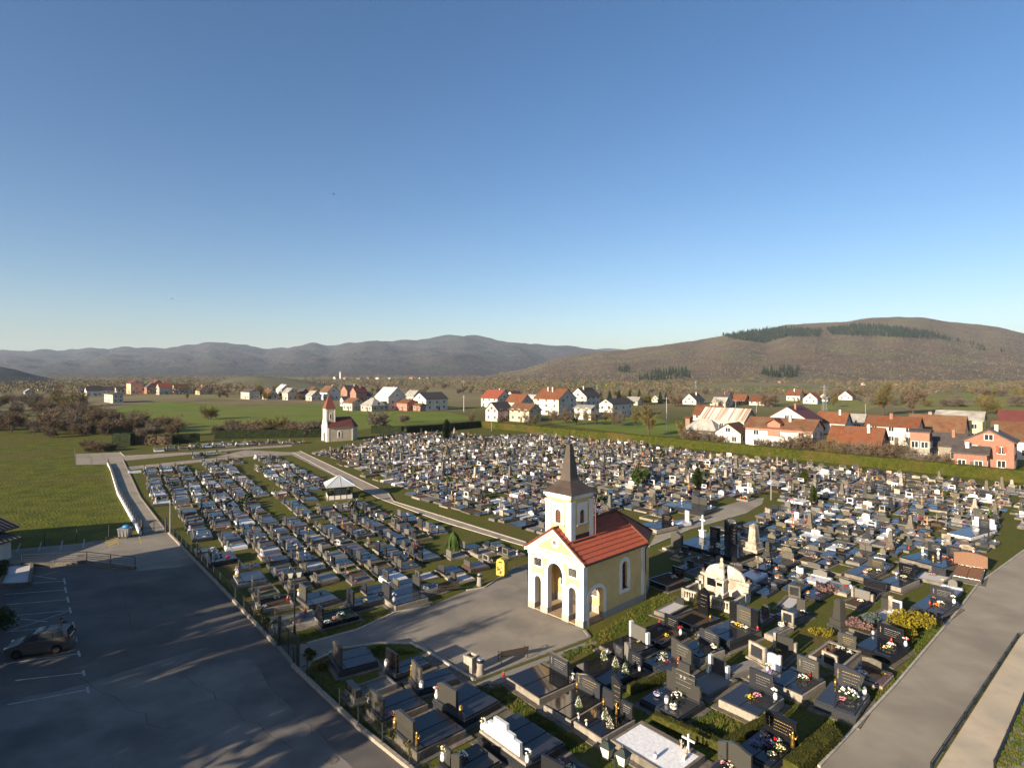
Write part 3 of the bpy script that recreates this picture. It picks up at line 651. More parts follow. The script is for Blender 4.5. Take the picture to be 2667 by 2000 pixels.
def pavilion():
    t = thing('glass_pavilion', 'square glazed pavilion with shallow grey metal pyramid roof among the graves', 'pavilion', G(855, 1304), math.atan2(1.5, 3.4) - .02)
    a, b, e, ap = 3.7, 3.7, 2.15, 3.55
    r = MB('light metal roof'); o = .35
    r.add([(-o, -o, e), (a + o, -o, e), (a + o, b + o, e), (-o, b + o, e), (a / 2, b / 2, ap)], [(0, 1, 4), (1, 2, 4), (2, 3, 4), (3, 0, 4), (3, 2, 1, 0)])
    for c in ((-o, -o), (a + o, -o), (a + o, b + o), (-o, b + o), (a / 2, -o), (a + o, b / 2), (-o, b / 2)): r.tube((c[0], c[1], e + .02), (a / 2, b / 2, ap + .03), .035)
    r.box(-o - .02, a + o + .02, -o - .02, b + o + .02, e - .1, e - .002); r.build('roof', t)
    f = MB('iron')
    for i in range(5):
        for x, y in ((a * i / 4, 0), (a * i / 4, b), (0, b * i / 4), (a, b * i / 4)): f.box(x - .04, x + .04, y - .04, y + .04, .0, e - .1)
    for z in (.02, .75, e - .3):
        f.box(0, a, -.03, .03, z, z + .06); f.box(0, a, b - .03, b + .03, z, z + .06); f.box(-.03, .03, 0, b, z + .003, z + .063); f.box(a - .03, a + .03, 0, b, z + .003, z + .063)
    f.build('frame', t)
    p = MB('white wall'); p.box(.05, a - .05, -.015, .015, .1, .72); p.box(.05, a - .05, b - .015, b + .015, .1, .72); p.box(-.015, .015, .05, b - .05, .1, .72); p.box(a - .015, a + .015, .05, b - .05, .1, .72)
    p.build('lower_panel', t)
    g = MB('window glass'); g.box(.95, 2.75, -.01, .01, .82, e - .3); g.box(-.01, .01, .1, b - .1, .82, e - .3); g.build('glass', t)
    q = MB('wood cross'); q.box(.9, 2.8, 1.2, 2.6, .02, .8); q.use('cream petals'); q.box(1.1, 2.6, 1.3, 2.4, .8, 1.05); q.build('bier', t)
    MB('paving').box(-.2, a + .2, -.2, b + .2, 0, .02).build('floor', t)
pavilion()

# ------------------------------------------------------------------ building by the car park, at the left edge
def hall():
    t = thing('hall', 'low hall with dark ribbed metal roof at the left edge of the car park', 'building', (-55.0, 66.0, 0), R(-8))
    w = MB('white wall'); w.box(-14, -.8, -15, -.8, 0, 2.7); w.box(-12, 1.2, -9, -2.0, 0, 1.9); w.build('wall', t)
    r = MB('dark tile')
    def roof(x0, x1, y0, y1, ze, zr):
        m = (x0 + x1) / 2
        r.plate([(x0, ze), (m, zr), (x1, ze), (x1, ze - .15), (m, zr - .15), (x0, ze - .15)][::-1], y0, y1)
        n = int((y1 - y0) / .5)
        for i in range(n + 1):
            y = y0 + .02 + (y1 - y0 - .04) * i / n
            r.tube((x1, y, ze + .01), (m, y, zr + .01), .05, n=5)
    roof(-15, 0.0, -16, 0.0, 2.85, 5.6); roof(-12, 1.9, -9.6, -1.5, 2.1, 3.6)
    r.build('roof', t)
    c = MB('white wall'); c.box(-9, -8.3, -12, -11.3, 4.5, 6.6); c.build('chimney', t)
    for y in (-14, -11.5): MB('window glass').box(-.8, -.77, y, y + 1.4, 1.0, 2.1).build('window', t)
hall()
def side_building():
    a = math.atan2(-.728, .686); t = thing('mortuary', 'white mortuary building beside the car park whose shadow covers the parking bays', 'building', (-49.0, 42.2, 0), a)
    w = MB('white wall'); w.box(-9.5, 11, -4.5, 4.5, 0, 4.6); w.build('wall', t)
    r = MB('dark tile'); FM = Matrix(((0, -1, 0, 0), (1, 0, 0, 0), (0, 0, 1, 0), (0, 0, 0, 1))); r.plate([(-5, 4.4), (0, 7.6), (5, 4.4), (5, 4.6), (0, 7.8), (-5, 4.6)], -10, 11.5, M=FM); r.build('roof', t)
    for x in (-7, -2, 3, 8): MB('window glass').box(x, x + 1.4, 4.5, 4.53, 1.2, 2.8).build('window', t)
side_building()
def planter():
    P = [G(*p) for p in ((0, 1531), (76, 1527), (84, 1475), (20, 1478))]
    t = thing('gravel_planter', 'pale gravel bed with low concrete rim beside the marked parking bays', 'planter', P[0])
    m = MB('white gravel'); m.prism([(p.x - P[0].x, p.y - P[0].y) for p in P], 0, .2); m.build('gravel', t)
    k = MB('concrete')
    for a, b in zip(P, P[1:] + P[:1]): strip(k, a - P[0], b - P[0], .25, 0, .4)
    k.build('rim', t)
planter()
# low wall with the railing above the lower bays
def railing():
    A, B, C = G(57, 1477), G(226, 1468.5), G(352, 1484)
    t = thing('ramp_railing', 'dark metal railing on a low concrete wall beside the parking ramp', 'railing', A)
    k = MB('concrete'); strip(k, A - A, B - A, .3, 0, .38); strip(k, B - A, C - A, .3, 0, .3); k.build('base_wall', t)
    f = MB('iron')
    for P, Q in ((A - A, B - A), (B - A, C - A)):
        for z in (.6, .8, 1.0, 1.28): f.tube(P + Vector((0, 0, z)), Q + Vector((0, 0, z)), .022 if z < 1.2 else .035)
    f.build('rail', t)
    for P in (A, A.lerp(B, .5), B, B.lerp(C, .5), C): MB('iron').tube(P - A + Vector((0, 0, .25)), P - A + Vector((0, 0, 1.3)), .035).build('post', t)
railing()

# ------------------------------------------------------------------ fences and gates
def fence(name, label, pts, h, step, m, wire=.14, zb=0., group=None):
    P = [G(*p) for p in pts]; t = thing(name, label, 'fence', P[0], 0, group)
    o = P[0]; wm = MB(m); k = 0
    for A, B in zip(P, P[1:]):
        d = B - A; n = max(1, round(d.length / step)); u = d / d.length
        for i in range(n + (B is P[-1])):
            c = A + d * i / n - o; MB(m).box(c.x - .03, c.x + .03, c.y - .03, c.y + .03, zb, h + .05).build('post', t)
        L = d.length
        for i in range(int(L / wire)):
            c = A - o + u * (i * wire); wm.tube(c + Vector((0, 0, zb + .05)), c + Vector((0, 0, h)), .0035, n=3)
        for z in (zb + .06, (h + zb) / 2, h - .02): wm.tube(A - o + Vector((0, 0, z)), B - o + Vector((0, 0, z)), .007, n=4)
    wm.build('wire_mesh', t)
fence('mesh_fence', 'dark green mesh fence on pale kerb from the small gate to the main gate', [(441, 1388), (592, 1546), (716, 1679)], 1.25, 2.5, 'green iron')
fence('mesh_fence', 'dark green mesh fence along the front graves in the lower middle', [(764, 1734), (933, 1893), (1066, 2000), (1120, 2055)], 1.25, 2.3, 'green iron')
fence('mesh_fence', 'thin dark mesh fence between the meadow and the car park bays', [(30, 1431), (200, 1415), (362, 1392)], 1.6, 3.4, 'iron', .3)
fence('mesh_fence', 'thin wire fence standing on the white wall beside the access road', [(281, 1209), (308, 1288), (366, 1391)], 1.5, 2.6, 'iron', .3, .35)
fence('mesh_fence', 'thin wire fence around the turning place at the meadow edge', [(195, 1182), (197, 1211), (281, 1210)], 1.6, 3.2, 'iron', .35)
mb = MB('white plaster'); P = [G(*p) for p in ((281, 1209), (290, 1226), (308, 1288), (366, 1392))]
for a, b in zip(P, P[1:]): strip(mb, a, b, .3, 0, .4)
tag(mb.build('retaining_wall'), 'low white retaining wall between the meadow and the access road', 'wall')
def gate(label, A, B, h, bars, m='iron'):
    t = thing('gate', label, 'gate', A); d = B - A; L = d.length; u = d / L
    for p in (A - A, d): MB(m).box(p.x - .09, p.x + .09, p.y - .09, p.y + .09, 0, h + .25).build('gate_post', t)
    for k in range(2):
        a = u * (L * (.03 + .485 * k)); b = u * (L * (.03 + .485 * (k + 1) - .02)); q = MB(m)
        for z in (.12, h * .45, h): q.tube(a + Vector((0, 0, z)), b + Vector((0, 0, z)), .025)
        for i in range(bars + 1):
            c = a.lerp(b, i / bars); q.tube(c + Vector((0, 0, .1)), c + Vector((0, 0, h + (.02 if i in (0, bars) else 0))), .03 if i in (0, bars) else .013, n=4)
        q.build('gate_leaf', t)
gate('small black iron gate across the paved access road', G(369, 1391), G(432, 1387), 1.55, 8)
gate('tall dark green main gate between fence ends at the plaza', G(728, 1680), G(776, 1738), 1.9, 16, 'green iron')
def rail(label, pts, h, m='iron', step=2.2):
    P = [G(*p) for p in pts]; t = thing('guard_rail', label, 'railing', P[0]); o = P[0]; f = MB(m)
    for A, B in zip(P, P[1:]):
        for z in (.16, h * .62, h): f.tube(A - o + Vector((0, 0, z)), B - o + Vector((0, 0, z)), .025)
        n = max(1, round((B - A).length / step))
        for i in range(n + 1):
            c = A.lerp(B, i / n) - o; MB(m).box(c.x - .03, c.x + .03, c.y - .03, c.y + .03, 0, h).build('post', t)
    f.build('rail', t)
rail('low dark pipe railing between the pale road and the cream pavement', [(2425, 2005), (2651, 1662)], .42)
rail('low dark pipe railing at the outer edge of the cream pavement', [(2590, 2002), (2667, 1822), (2740, 1700)], .45)

# ------------------------------------------------------------------ lamps, poles
def lantern(t, c):
    m = MB('lamp glass'); m.pyr(c[0] - .13, c[0] + .13, c[1] - .13, c[1] + .13, c[2] - .42, c[0] - .22, c[0] + .22, c[1] - .22, c[1] + .22, c[2]); o = m.build('lamp_glass', t)
    k = MB('green iron'); k.pyr(c[0] - .26, c[0] + .26, c[1] - .26, c[1] + .26, c[2], c[0] - .08, c[0] + .08, c[1] - .08, c[1] + .08, c[2] + .2); k.lathe([(.05, 0), (.07, .05), (.015, .15)], 6, (c[0], c[1], c[2] + .2))
    k.box(c[0] - .15, c[0] + .15, c[1] - .15, c[1] + .15, c[2] - .47, c[2] - .42)
    for sx in (-1, 1):
        for sy in (-1, 1): k.tube((c[0] + sx * .135, c[1] + sy * .135, c[2] - .42), (c[0] + sx * .225, c[1] + sy * .225, c[2]), .014, n=4)
    k.build('lamp_cap', t)
def street_lamp(label, base, h, rot=0., arm=.36):
    t = thing('street_lamp', label, 'lamp', base, rot)
    p = MB('green iron'); p.lathe([(.16, 0), (.16, .35), (.1, .5), (.08, 1.1), (.055, 1.2), (.045, h)], 10)
    p.tube((-arm, 0, h - .12), (arm, 0, h - .12), .025); p.lathe([(.03, 0), (.06, .06), (.01, .2)], 8, (0, 0, h)); p.build('pole', t)
    for s in (-1, 1): lantern(t, (s * arm, 0, h - .1 + .5 - .08 - .4 + .4))
street_lamp('tall dark lamp post with two lanterns beside the main gate', G(767, 1664), 4.75, R(20), .3)
street_lamp('dark two lantern lamp post at the bottom edge before the white slab', Vector((4.05, 23.2, 0)), 4.9, R(-42), .36)
def pole(label, base, h, m='grey steel', r=.06, arm=0., group=None, rot=0.):
    t = thing('light_pole', label, 'pole', base, rot, group); p = MB(m); p.tube((0, 0, 0), (0, 0, h), r, r * .7, 8); p.build('shaft', t)
    if arm:
        q = MB(m); q.box(-arm, arm * .4, -.1, .1, h, h + .08); q.build('lamp_head', t)
pole('thin grey pole beside the small gate', G(443, 1394), 4.4)
pole('thin pale light pole with flat lamp head among the old graves', G(2008, 1302), 4.5, 'grey steel', .07, 1.3)
pole('thin white flag pole on the lawn inside the hedge corner', G(1280, 1122), 8.2, 'white paint', .06)

# ------------------------------------------------------------------ benches, bins, container
def bench(label, c, rot, L=2.0):
    t = thing('park_bench', label, 'bench', c, rot)
    s = MB('dark wood')
    for k in range(4): s.box(-L / 2, L / 2, -.22 + k * .12, -.22 + k * .12 + .09, .42, .46)
    s.build('seat', t)
    b = MB('dark wood')
    for k in range(3): b.box(-L / 2, L / 2, .26 + k * .03, .29 + k * .03, .52 + k * .12, .61 + k * .12)
    b.build('backrest', t)
    for x in (-L / 2 + .06, L / 2 - .06):
        f = MB('iron'); pts = [(-.24, 0), (-.2, .25), (-.24, .42), (.2, .42), (.26, .5), (.36, .88)]
        for p, q in zip(pts, pts[1:]): f.tube((x, p[0], p[1]), (x, q[0], q[1]), .028)
        f.tube((x, .2, .42), (x, .34, 0), .028)
        cc = [(.27, .62), (.0, .66), (-.2, .66), (-.28, .6), (-.25, .52), (-.18, .54)]
        for p, q in zip(cc, cc[1:]): f.tube((x, p[0], p[1]), (x, q[0], q[1]), .022)
        f.build('side_frame', t)
B0, B1 = G(1297, 1726), G(1370, 1711)
bench('dark slatted iron bench beside the bins on the plaza', (B0 + B1) / 2 + Vector((.05, .15, 0)), math.atan2((B1 - B0).y, (B1 - B0).x) + math.pi, (B1 - B0).length)
B0, B1 = G(1142, 1548), G(1198, 1540)
bench('dark slatted bench at the far left edge of the plaza', (B0 + B1) / 2, math.atan2((B1 - B0).y, (B1 - B0).x), (B1 - B0).length)
def round_bin(label, c, top=True):
    t = thing('litter_bin', label, 'bin', c)
    MB('pale concrete').lathe([(.3, 0), (.27, .15), (.22, .5), (.24, .85), (.22, .87)], 16).build('body', t, True)
    m = MB('iron'); m.lathe([(.23, .86), (.25, .9), (.25, 1.05), (.2, 1.07)], 16); m.build('rim', t)
    if top: MB('silver metal').lathe([(.25, 1.07), (.2, 1.13), (.05, 1.16)], 16).build('lid', t, True)
round_bin('round flared concrete bin with shiny lid next to the bench', G(1251, 1758))
round_bin('grey round concrete bin by the yellow container', G(1249, 1525))
t = thing('concrete_bin', 'square white concrete bin with open top beside the bench', 'bin', G(1227, 1746), UA + R(8))
m = MB('weathered white stone'); m.plate([(-.38, -.0), (.38, 0), (.38, 1.0), (-.38, 1.0)], -.33, -.25); m.plate([(-.38, 0), (.38, 0), (.38, 1.0), (-.38, 1.0)], .25, .33); m.box(-.38, -.28, -.25, .25, 0, 1.0); m.box(.28, .38, -.25, .25, 0, 1.0); m.box(-.28, .28, -.25, .25, 0, .3)
m.box(-.41, .41, -.36, -.23, 1.0, 1.07); m.box(-.41, .41, .23, .36, 1.0, 1.07); m.box(-.41, -.26, -.23, .23, 1.0, 1.07); m.box(.26, .41, -.23, .23, 1.0, 1.07); m.build('body', t)
MB('iron').box(-.27, .27, -.24, .24, .6, .9).build('liner', t)
t = thing('candle_container', 'tall yellow container with flower picture at the plaza edge', 'container', G(1308, 1497), R(-28))
m = MB('dull yellow'); m.plate([(-.46, .05), (.46, .05), (.46, 1.35), (.36, 1.6), (0, 1.72), (-.36, 1.6), (-.46, 1.35)], -.4, .4); m.build('body', t)
m = MB('orange petals')
for k in range(26):
    x, z = rnd.gauss(0, .15), .15 + .85 * rnd.random()
    m.use(rnd.choice(['orange petals', 'white petals', 'cream petals', 'leaves dark', 'red petals', 'brown tile'])); r_ = .05 + .06 * rnd.random()
    m.plate([(max(-.4, min(.4, x + r_ * math.cos(i))), z + r_ * math.sin(i)) for i in range(6)], -.406 - k * .0004, -.4)
m.build('flower_picture', t)
MB('iron').box(-.2, .2, -.405, -.4, 1.3, 1.42).build('slot', t)
# wheeled container with a blue bag
t = thing('waste_container', 'grey metal wheeled waste container before the meadow fence', 'container', G(326, 1400), R(4))
m = MB('silver metal'); m.pyr(-.55, .55, -.42, .42, .22, -.65, .65, -.52, .52, 1.15); m.box(-.69, .69, -.56, .56, 1.15, 1.2)
for x in (-.4, 0, .4): m.box(x - .03, x + .03, -.54, -.46, .25, 1.15)
m.build('body', t)
for x in (-.45, .45):
    for y in (-.35, .35): MB('iron').lathe([(.02, 0), (.09, .02), (.09, .2), (.02, .22)], 8, (x, y, 0)).build('wheel', t)
mat('blue plastic', (.03, .2, .42), (.02, .13, .3), rough=.4, scale=8)
m = MB('blue plastic'); m.lathe([(.2, 0), (.4, .1), (.42, .22), (.25, .34), (.05, .38)], 10, (0, 0, 0), 1.1, .8); b = m.build('rubbish_bag', None, True); b.location = G(326, 1400) + Vector((.1, .05, 1.18))
tag(b, 'blue plastic rubbish bag on top of the grey waste container', 'bag')

# ------------------------------------------------------------------ parked car
mat('car paint', (.11, .1, .09), (.1, .09, .08), rough=.3, metal=.4, scale=2)
mat('tyre', (.015, .015, .015), (.01, .01, .01), rough=.85)
mat('head lamp', (.7, .7, .68), (.55, .55, .52), rough=.1, metal=.3)
def car():
    W0, W1 = G(47, 1717.5), G(154, 1702); h = (W1 - W0).normalized(); ang = math.atan2(h.y, h.x)
    c = (W0 + W1) / 2 + Vector((-h.y, h.x, 0)) * .88
    t = thing('parked_car', 'silver grey compact people carrier parked in the left bays', 'car', c + Vector((-.1, -.1, 0)), ang); t.scale = (.88, .9, 1.0)
    low = [(-2.2, .35), (-2.22, .6), (-2.1, .82), (-1.3, 1.0), (-1.22, 1.02), (2.05, 1.1), (2.14, 1.0), (2.2, .7), (2.15, .32), (1.72, .28), (1.68, .5), (1.5, .66), (1.3, .68), (1.1, .64), (.95, .48), (.9, .26), (-.95, .26), (-1.0, .48), (-1.15, .64), (-1.35, .68), (-1.55, .66), (-1.72, .5), (-1.78, .3)]
    b = MB('car paint')
    def slab(prof, ys):                               # profile swept across the car with narrower outer rings
        n = len(prof); vs = []
        for y, sx, dz in ys: vs += [(x * sx, y, z + dz) for x, z in prof]
        fs = [(k * n + i, k * n + (i + 1) % n, (k + 1) * n + (i + 1) % n, (k + 1) * n + i) for k in range(len(ys) - 1) for i in range(n)]
        tr = tessellate_polygon([[Vector((x, z, 0)) for x, z in prof]])
        o = (len(ys) - 1) * n
        return vs, fs + [tuple(t_) for t_ in tr] + [tuple(i + o for i in reversed(t_)) for t_ in tr]
    b.add(*slab(low, [(-.88, .985, 0), (-.8, 1, 0), (.8, 1, 0), (.88, .985, 0)]))
    cab = [(-1.25, 1.0), (-.35, 1.56), (.2, 1.62), (1.6, 1.6), (1.95, 1.52), (2.08, 1.05)]
    vs, fs = slab(cab, [(-.86, 1, 0), (-.66, .97, 0), (.66, .97, 0), (.86, 1, 0)])
    vs = [(x, y if z < 1.2 else y * .8, z) for x, y, z in vs]
    b.add(vs, fs); b.build('body', t, False)
    g = MB('window glass')
    for s in (-1, 1):
        for q in ([(-1.0, 1.08), (-.38, 1.48), (.1, 1.52), (.1, 1.1)], [(.16, 1.1), (.16, 1.52), (1.0, 1.53), (1.0, 1.11)], [(1.06, 1.11), (1.06, 1.53), (1.6, 1.5), (1.75, 1.14)]):
            g.add([(x, s * (.867 - (z - 1.05) * .27), z) for x, z in q], [(0, 1, 2, 3)])
    g.add([(-1.2, -.72, 1.05), (-1.2, .72, 1.05), (-.42, .6, 1.54), (-.42, -.6, 1.54)], [(0, 1, 2, 3)]); g.add([(2.1, -.7, 1.12), (2.1, .7, 1.12), (2.0, .6, 1.48), (2.0, -.6, 1.48)], [(0, 1, 2, 3)])
    g.build('window', t)
    for x in (-1.36, 1.32):
        for s in (-1, 1):
            w_ = MB('tyre'); y0, y1 = (-.88, -.68) if s < 0 else (.68, .88)
            M = Matrix.Translation((x, 0, .32)) @ Matrix.Rotation(R(90), 4, 'X'); q = MB('tyre'); q.lathe([(.2, -y1), (.31, -y1 + .02), (.32, -y1 + .1), (.31, -y0 - .02), (.2, -y0)], 18); w_.merge(q, M); o = w_.build('wheel', t, True)
            rm = MB('silver metal'); q = MB('iron'); q.lathe([(.19, -y1 - .004), (.2, -y0 + .004)], 14); rm.merge(q, M); rm.build('rim', o)
    for s in (-1, 1):
        MB('head lamp').box(-2.16, -1.95, s * .72 - .12, s * .72 + .12, .68, .84).build('headlight', t)
        MB('red glass').box(2.02, 2.17, s * .76 - .09, s * .76 + .09, .85, 1.1).build('tail_light', t)
        MB('car paint').box(-.95, -.8, s * .98 - .1, s * .98 + .06, 1.08, 1.22).build('wing_mirror', t)
        MB('iron').tube((-.1, s * .6, 1.66), (1.7, s * .6, 1.66), .025).build('roof_rail', t)
    for x in (.35, 1.3): MB('iron').box(x - .03, x + .03, -.62, .62, 1.67, 1.7).build('roof_bar', t)
    d = MB('iron')
    for x in (.13, 1.03): d.box(x - .008, x + .008, -.884, -.878, .4, 1.06)
    d.box(-1, 1, -.89, -.88, .33, .37); d.build('door_seams', t)
    MB('white paint').box(2.2, 2.215, -.26, .26, .62, .74).build('number_plate', t)
    return t
car()
# person bending behind the car
mat('dark jacket', (.012, .011, .013), (.008, .007, .009), rough=.8)
mat('skin', (.42, .24, .17), (.36, .2, .14), rough=.6)
mat('brown trousers', (.1, .075, .06), (.07, .052, .042), rough=.9)
mat('dark hair', (.025, .016, .012), rough=.6)
def person():
    V = [(0, 0, .92, .15), (.02, 0, 1.12, .16), (-.06, 0, 1.32, .19), (-.17, 0, 1.47, .085), (-.24, 0, 1.56, .075), (-.28, 0, 1.63, .105), (-.3, 0, 1.7, .09),
         (-.04, .1, .88, .11), (-.02, .12, .5, .075), (.02, .13, .1, .05), (-.12, .14, .04, .045), (-.04, -.1, .88, .11), (.0, -.13, .5, .075), (.08, -.14, .1, .05), (-.06, -.15, .04, .045),
         (-.08, .22, 1.38, .075), (-.26, .27, 1.15, .055), (-.48, .2, 1.12, .042), (-.57, .19, 1.11, .035), (-.08, -.22, 1.38, .075), (-.22, -.28, 1.14, .055), (-.45, -.24, 1.06, .042), (-.54, -.23, 1.04, .035)]
    E = [(0, 1), (1, 2), (2, 3), (3, 4), (4, 5), (5, 6), (0, 7), (7, 8), (8, 9), (9, 10), (0, 11), (11, 12), (12, 13), (13, 14), (2, 15), (15, 16), (16, 17), (17, 18), (2, 19), (19, 20), (20, 21), (21, 22)]
    me = bpy.data.meshes.new('person'); me.from_pydata([v[:3] for v in V], E, [])
    o = bpy.data.objects.new('person', me); COL.objects.link(o)
    sk = o.modifiers.new('Skin', 'SKIN'); lay = me.skin_vertices.new(name='') if not me.skin_vertices else me.skin_vertices[0]
    for i, v in enumerate(V): me.skin_vertices[0].data[i].radius = (v[3], v[3]); me.skin_vertices[0].data[i].use_root = (i == 0)
    o.modifiers.new('Subdivision', 'SUBSURF').render_levels = 2; o.modifiers[-1].levels = 2
    dg = bpy.context.evaluated_depsgraph_get(); nm = bpy.data.meshes.new_from_object(o.evaluated_get(dg)); o.modifiers.clear(); o.data = nm
    nm.materials.clear()
    for n in ('dark jacket', 'brown trousers', 'skin', 'iron'): nm.materials.append(MATS[n])
    for p in nm.polygons:
        c = p.center; p.use_smooth = True
        p.material_index = 2 if (c.z > 1.51 and c.x < -.15) or c.x < -.5 else 0 if c.z > .9 else 1 if c.z > .1 else 3
    mover(o, G(171, 1669), R(200) - math.pi + R(2))
    tag(o, 'person in a dark jacket leaning over behind the parked car', 'person')
    h = MB('dark hair'); h.lathe([(.03, -.02), (.115, .0), (.12, .07), (.08, .14), (.02, .16)], 10, (-.275, 0, 1.64)); h.build('hair', o, True)
    for s in (-1, 1):                                                      # five short fingers on each hand
        f = MB('skin'); hx, hz = (-.57, 1.11) if s > 0 else (-.54, 1.04); hy = .19 if s > 0 else -.23
        for k in range(4): f.tube((hx - .02, hy + (k - 1.5) * .018, hz), (hx - .085 + .012 * abs(k - 1.5), hy + (k - 1.5) * .02, hz - .03), .008, .006, 5)
        f.tube((hx + .01, hy - s * .03, hz), (hx - .03, hy - s * .055, hz - .01), .009, .007, 5); f.build('fingers', o)
person()
# two birds in the air
def bird(label, px, py, Y, rot):
    k = Y / F; P = Vector(((px - CX) * k, Y, H - (py - HY) * k)); t = thing('bird', label, 'bird', P, rot)
    m = MB('iron'); m.lathe([(.005, -.22), (.05, -.12), (.065, 0), (.05, .1), (.035, .17), (.01, .24)], 8)
    q = MB('iron'); q.merge(m, Matrix.Rotation(R(90), 4, 'Y')); q.build('body', t, True)
    for s in (-1, 1): 
        f = MB('dark wood'); f.add([(.1, s * .05, .01), (-.08, s * .05, .01), (-.05, s * .3, .1), (.1, s * .3, .11), (-.12, s * .58, .04), (.02, s * .55, .05)], [(0, 1, 2, 3), (3, 2, 4, 5)]); f.build('wing', t)
    f = MB('dark wood'); f.add([(-.18, -.03, 0), (-.18, .03, 0), (-.36, .08, 0), (-.36, -.08, 0)], [(0, 1, 2, 3)]); f.build('tail', t)
bird('small dark bird gliding high in the blue sky', 869, 506, 130, R(15))
bird('small dark bird flying lower down near the hills', 448, 778, 150, R(70))
# ------------------------------------------------------------------ graves
CR = {'A': (1200, 1600, .241), 'B': (1600, 1600, .241), 'C': (1650, 1400, .226), 'D': (2050, 1300, .279), 'E': (2000, 1600, .3015),
      'G': (1700, 1250, .1808), '8': (700, 1500, .3617), '3': (700, 1400, .229), '7': (480, 1380, .19), '1': (900, 1300, .226), 'V': (1700, 1900, .2034), 'P': (0, 0, 1)}
def cpx(c, p): o = CR[c]; return (o[0] + p[0] * o[2], o[1] + p[1] * o[2])
def head_poly(st, w, h):
    a = w / 2
    if st == 'arch': return [(-a, 0), (a, 0)] + [(a - w * i / 10, h * .84 + h * .16 * math.sin(math.pi * i / 10)) for i in range(11)]
    if st == 'round': return arch(-a, a, 0, h - min(a, h * .5), 10, min(a, h * .5))
    if st == 'ogee': return [(-a, 0), (a, 0)] + [(a - w * i / 14, h * (.8 + .2 * (.5 - .5 * math.cos(2 * math.pi * i / 14)))) for i in range(15)]
    if st == 'slant': return [(-a, 0), (a, 0), (a, h * .74)] + [(a - w * i / 8, h * (.74 + .26 * (i / 8) ** .7)) for i in range(1, 9)]
    if st == 'wave': return [(-a, 0), (a, 0)] + [(a - w * i / 12, h * (.86 + .14 * math.sin(math.pi * 1.5 * i / 12 - .5))) for i in range(13)]
    if st == 'step': return [(-a, 0), (a, 0), (a, h * .45), (a * .72, h * .45), (a * .72, h * .66), (a * .4, h * .66), (a * .4, h), (-a * .3, h), (-a * .3, h * .72), (-a * .68, h * .72), (-a * .68, h * .56), (-a, h * .56)]
    if st == 'fan': return [(-a * .62, 0), (a * .5, 0), (a * .82, h * .35), (a, h * .8), (a * .4, h * .93), (-a * .3, h), (-a, h * .96), (-a * .92, h * .5)]
    if st == 'gable': return [(-a, 0), (a, 0), (a, h * .8), (0, h), (-a, h * .8)]
    if st == 'cut': return [(-a, 0), (a, 0), (a, h * .82), (a * .62, h), (-a, h)]
    if st == 'cross': t = .1 * h; return [(-t / 2, 0), (t / 2, 0), (t / 2, h * .62), (a, h * .62), (a, h * .62 + t), (t / 2, h * .62 + t), (t / 2, h), (-t / 2, h), (-t / 2, h * .62 + t), (-a, h * .62 + t), (-a, h * .62), (-t / 2, h * .62)]
    return [(-a, 0), (a, 0), (a, h), (-a, h)]
def shifted(poly, dx, dz): return [(x + dx, z + dz) for x, z in poly]
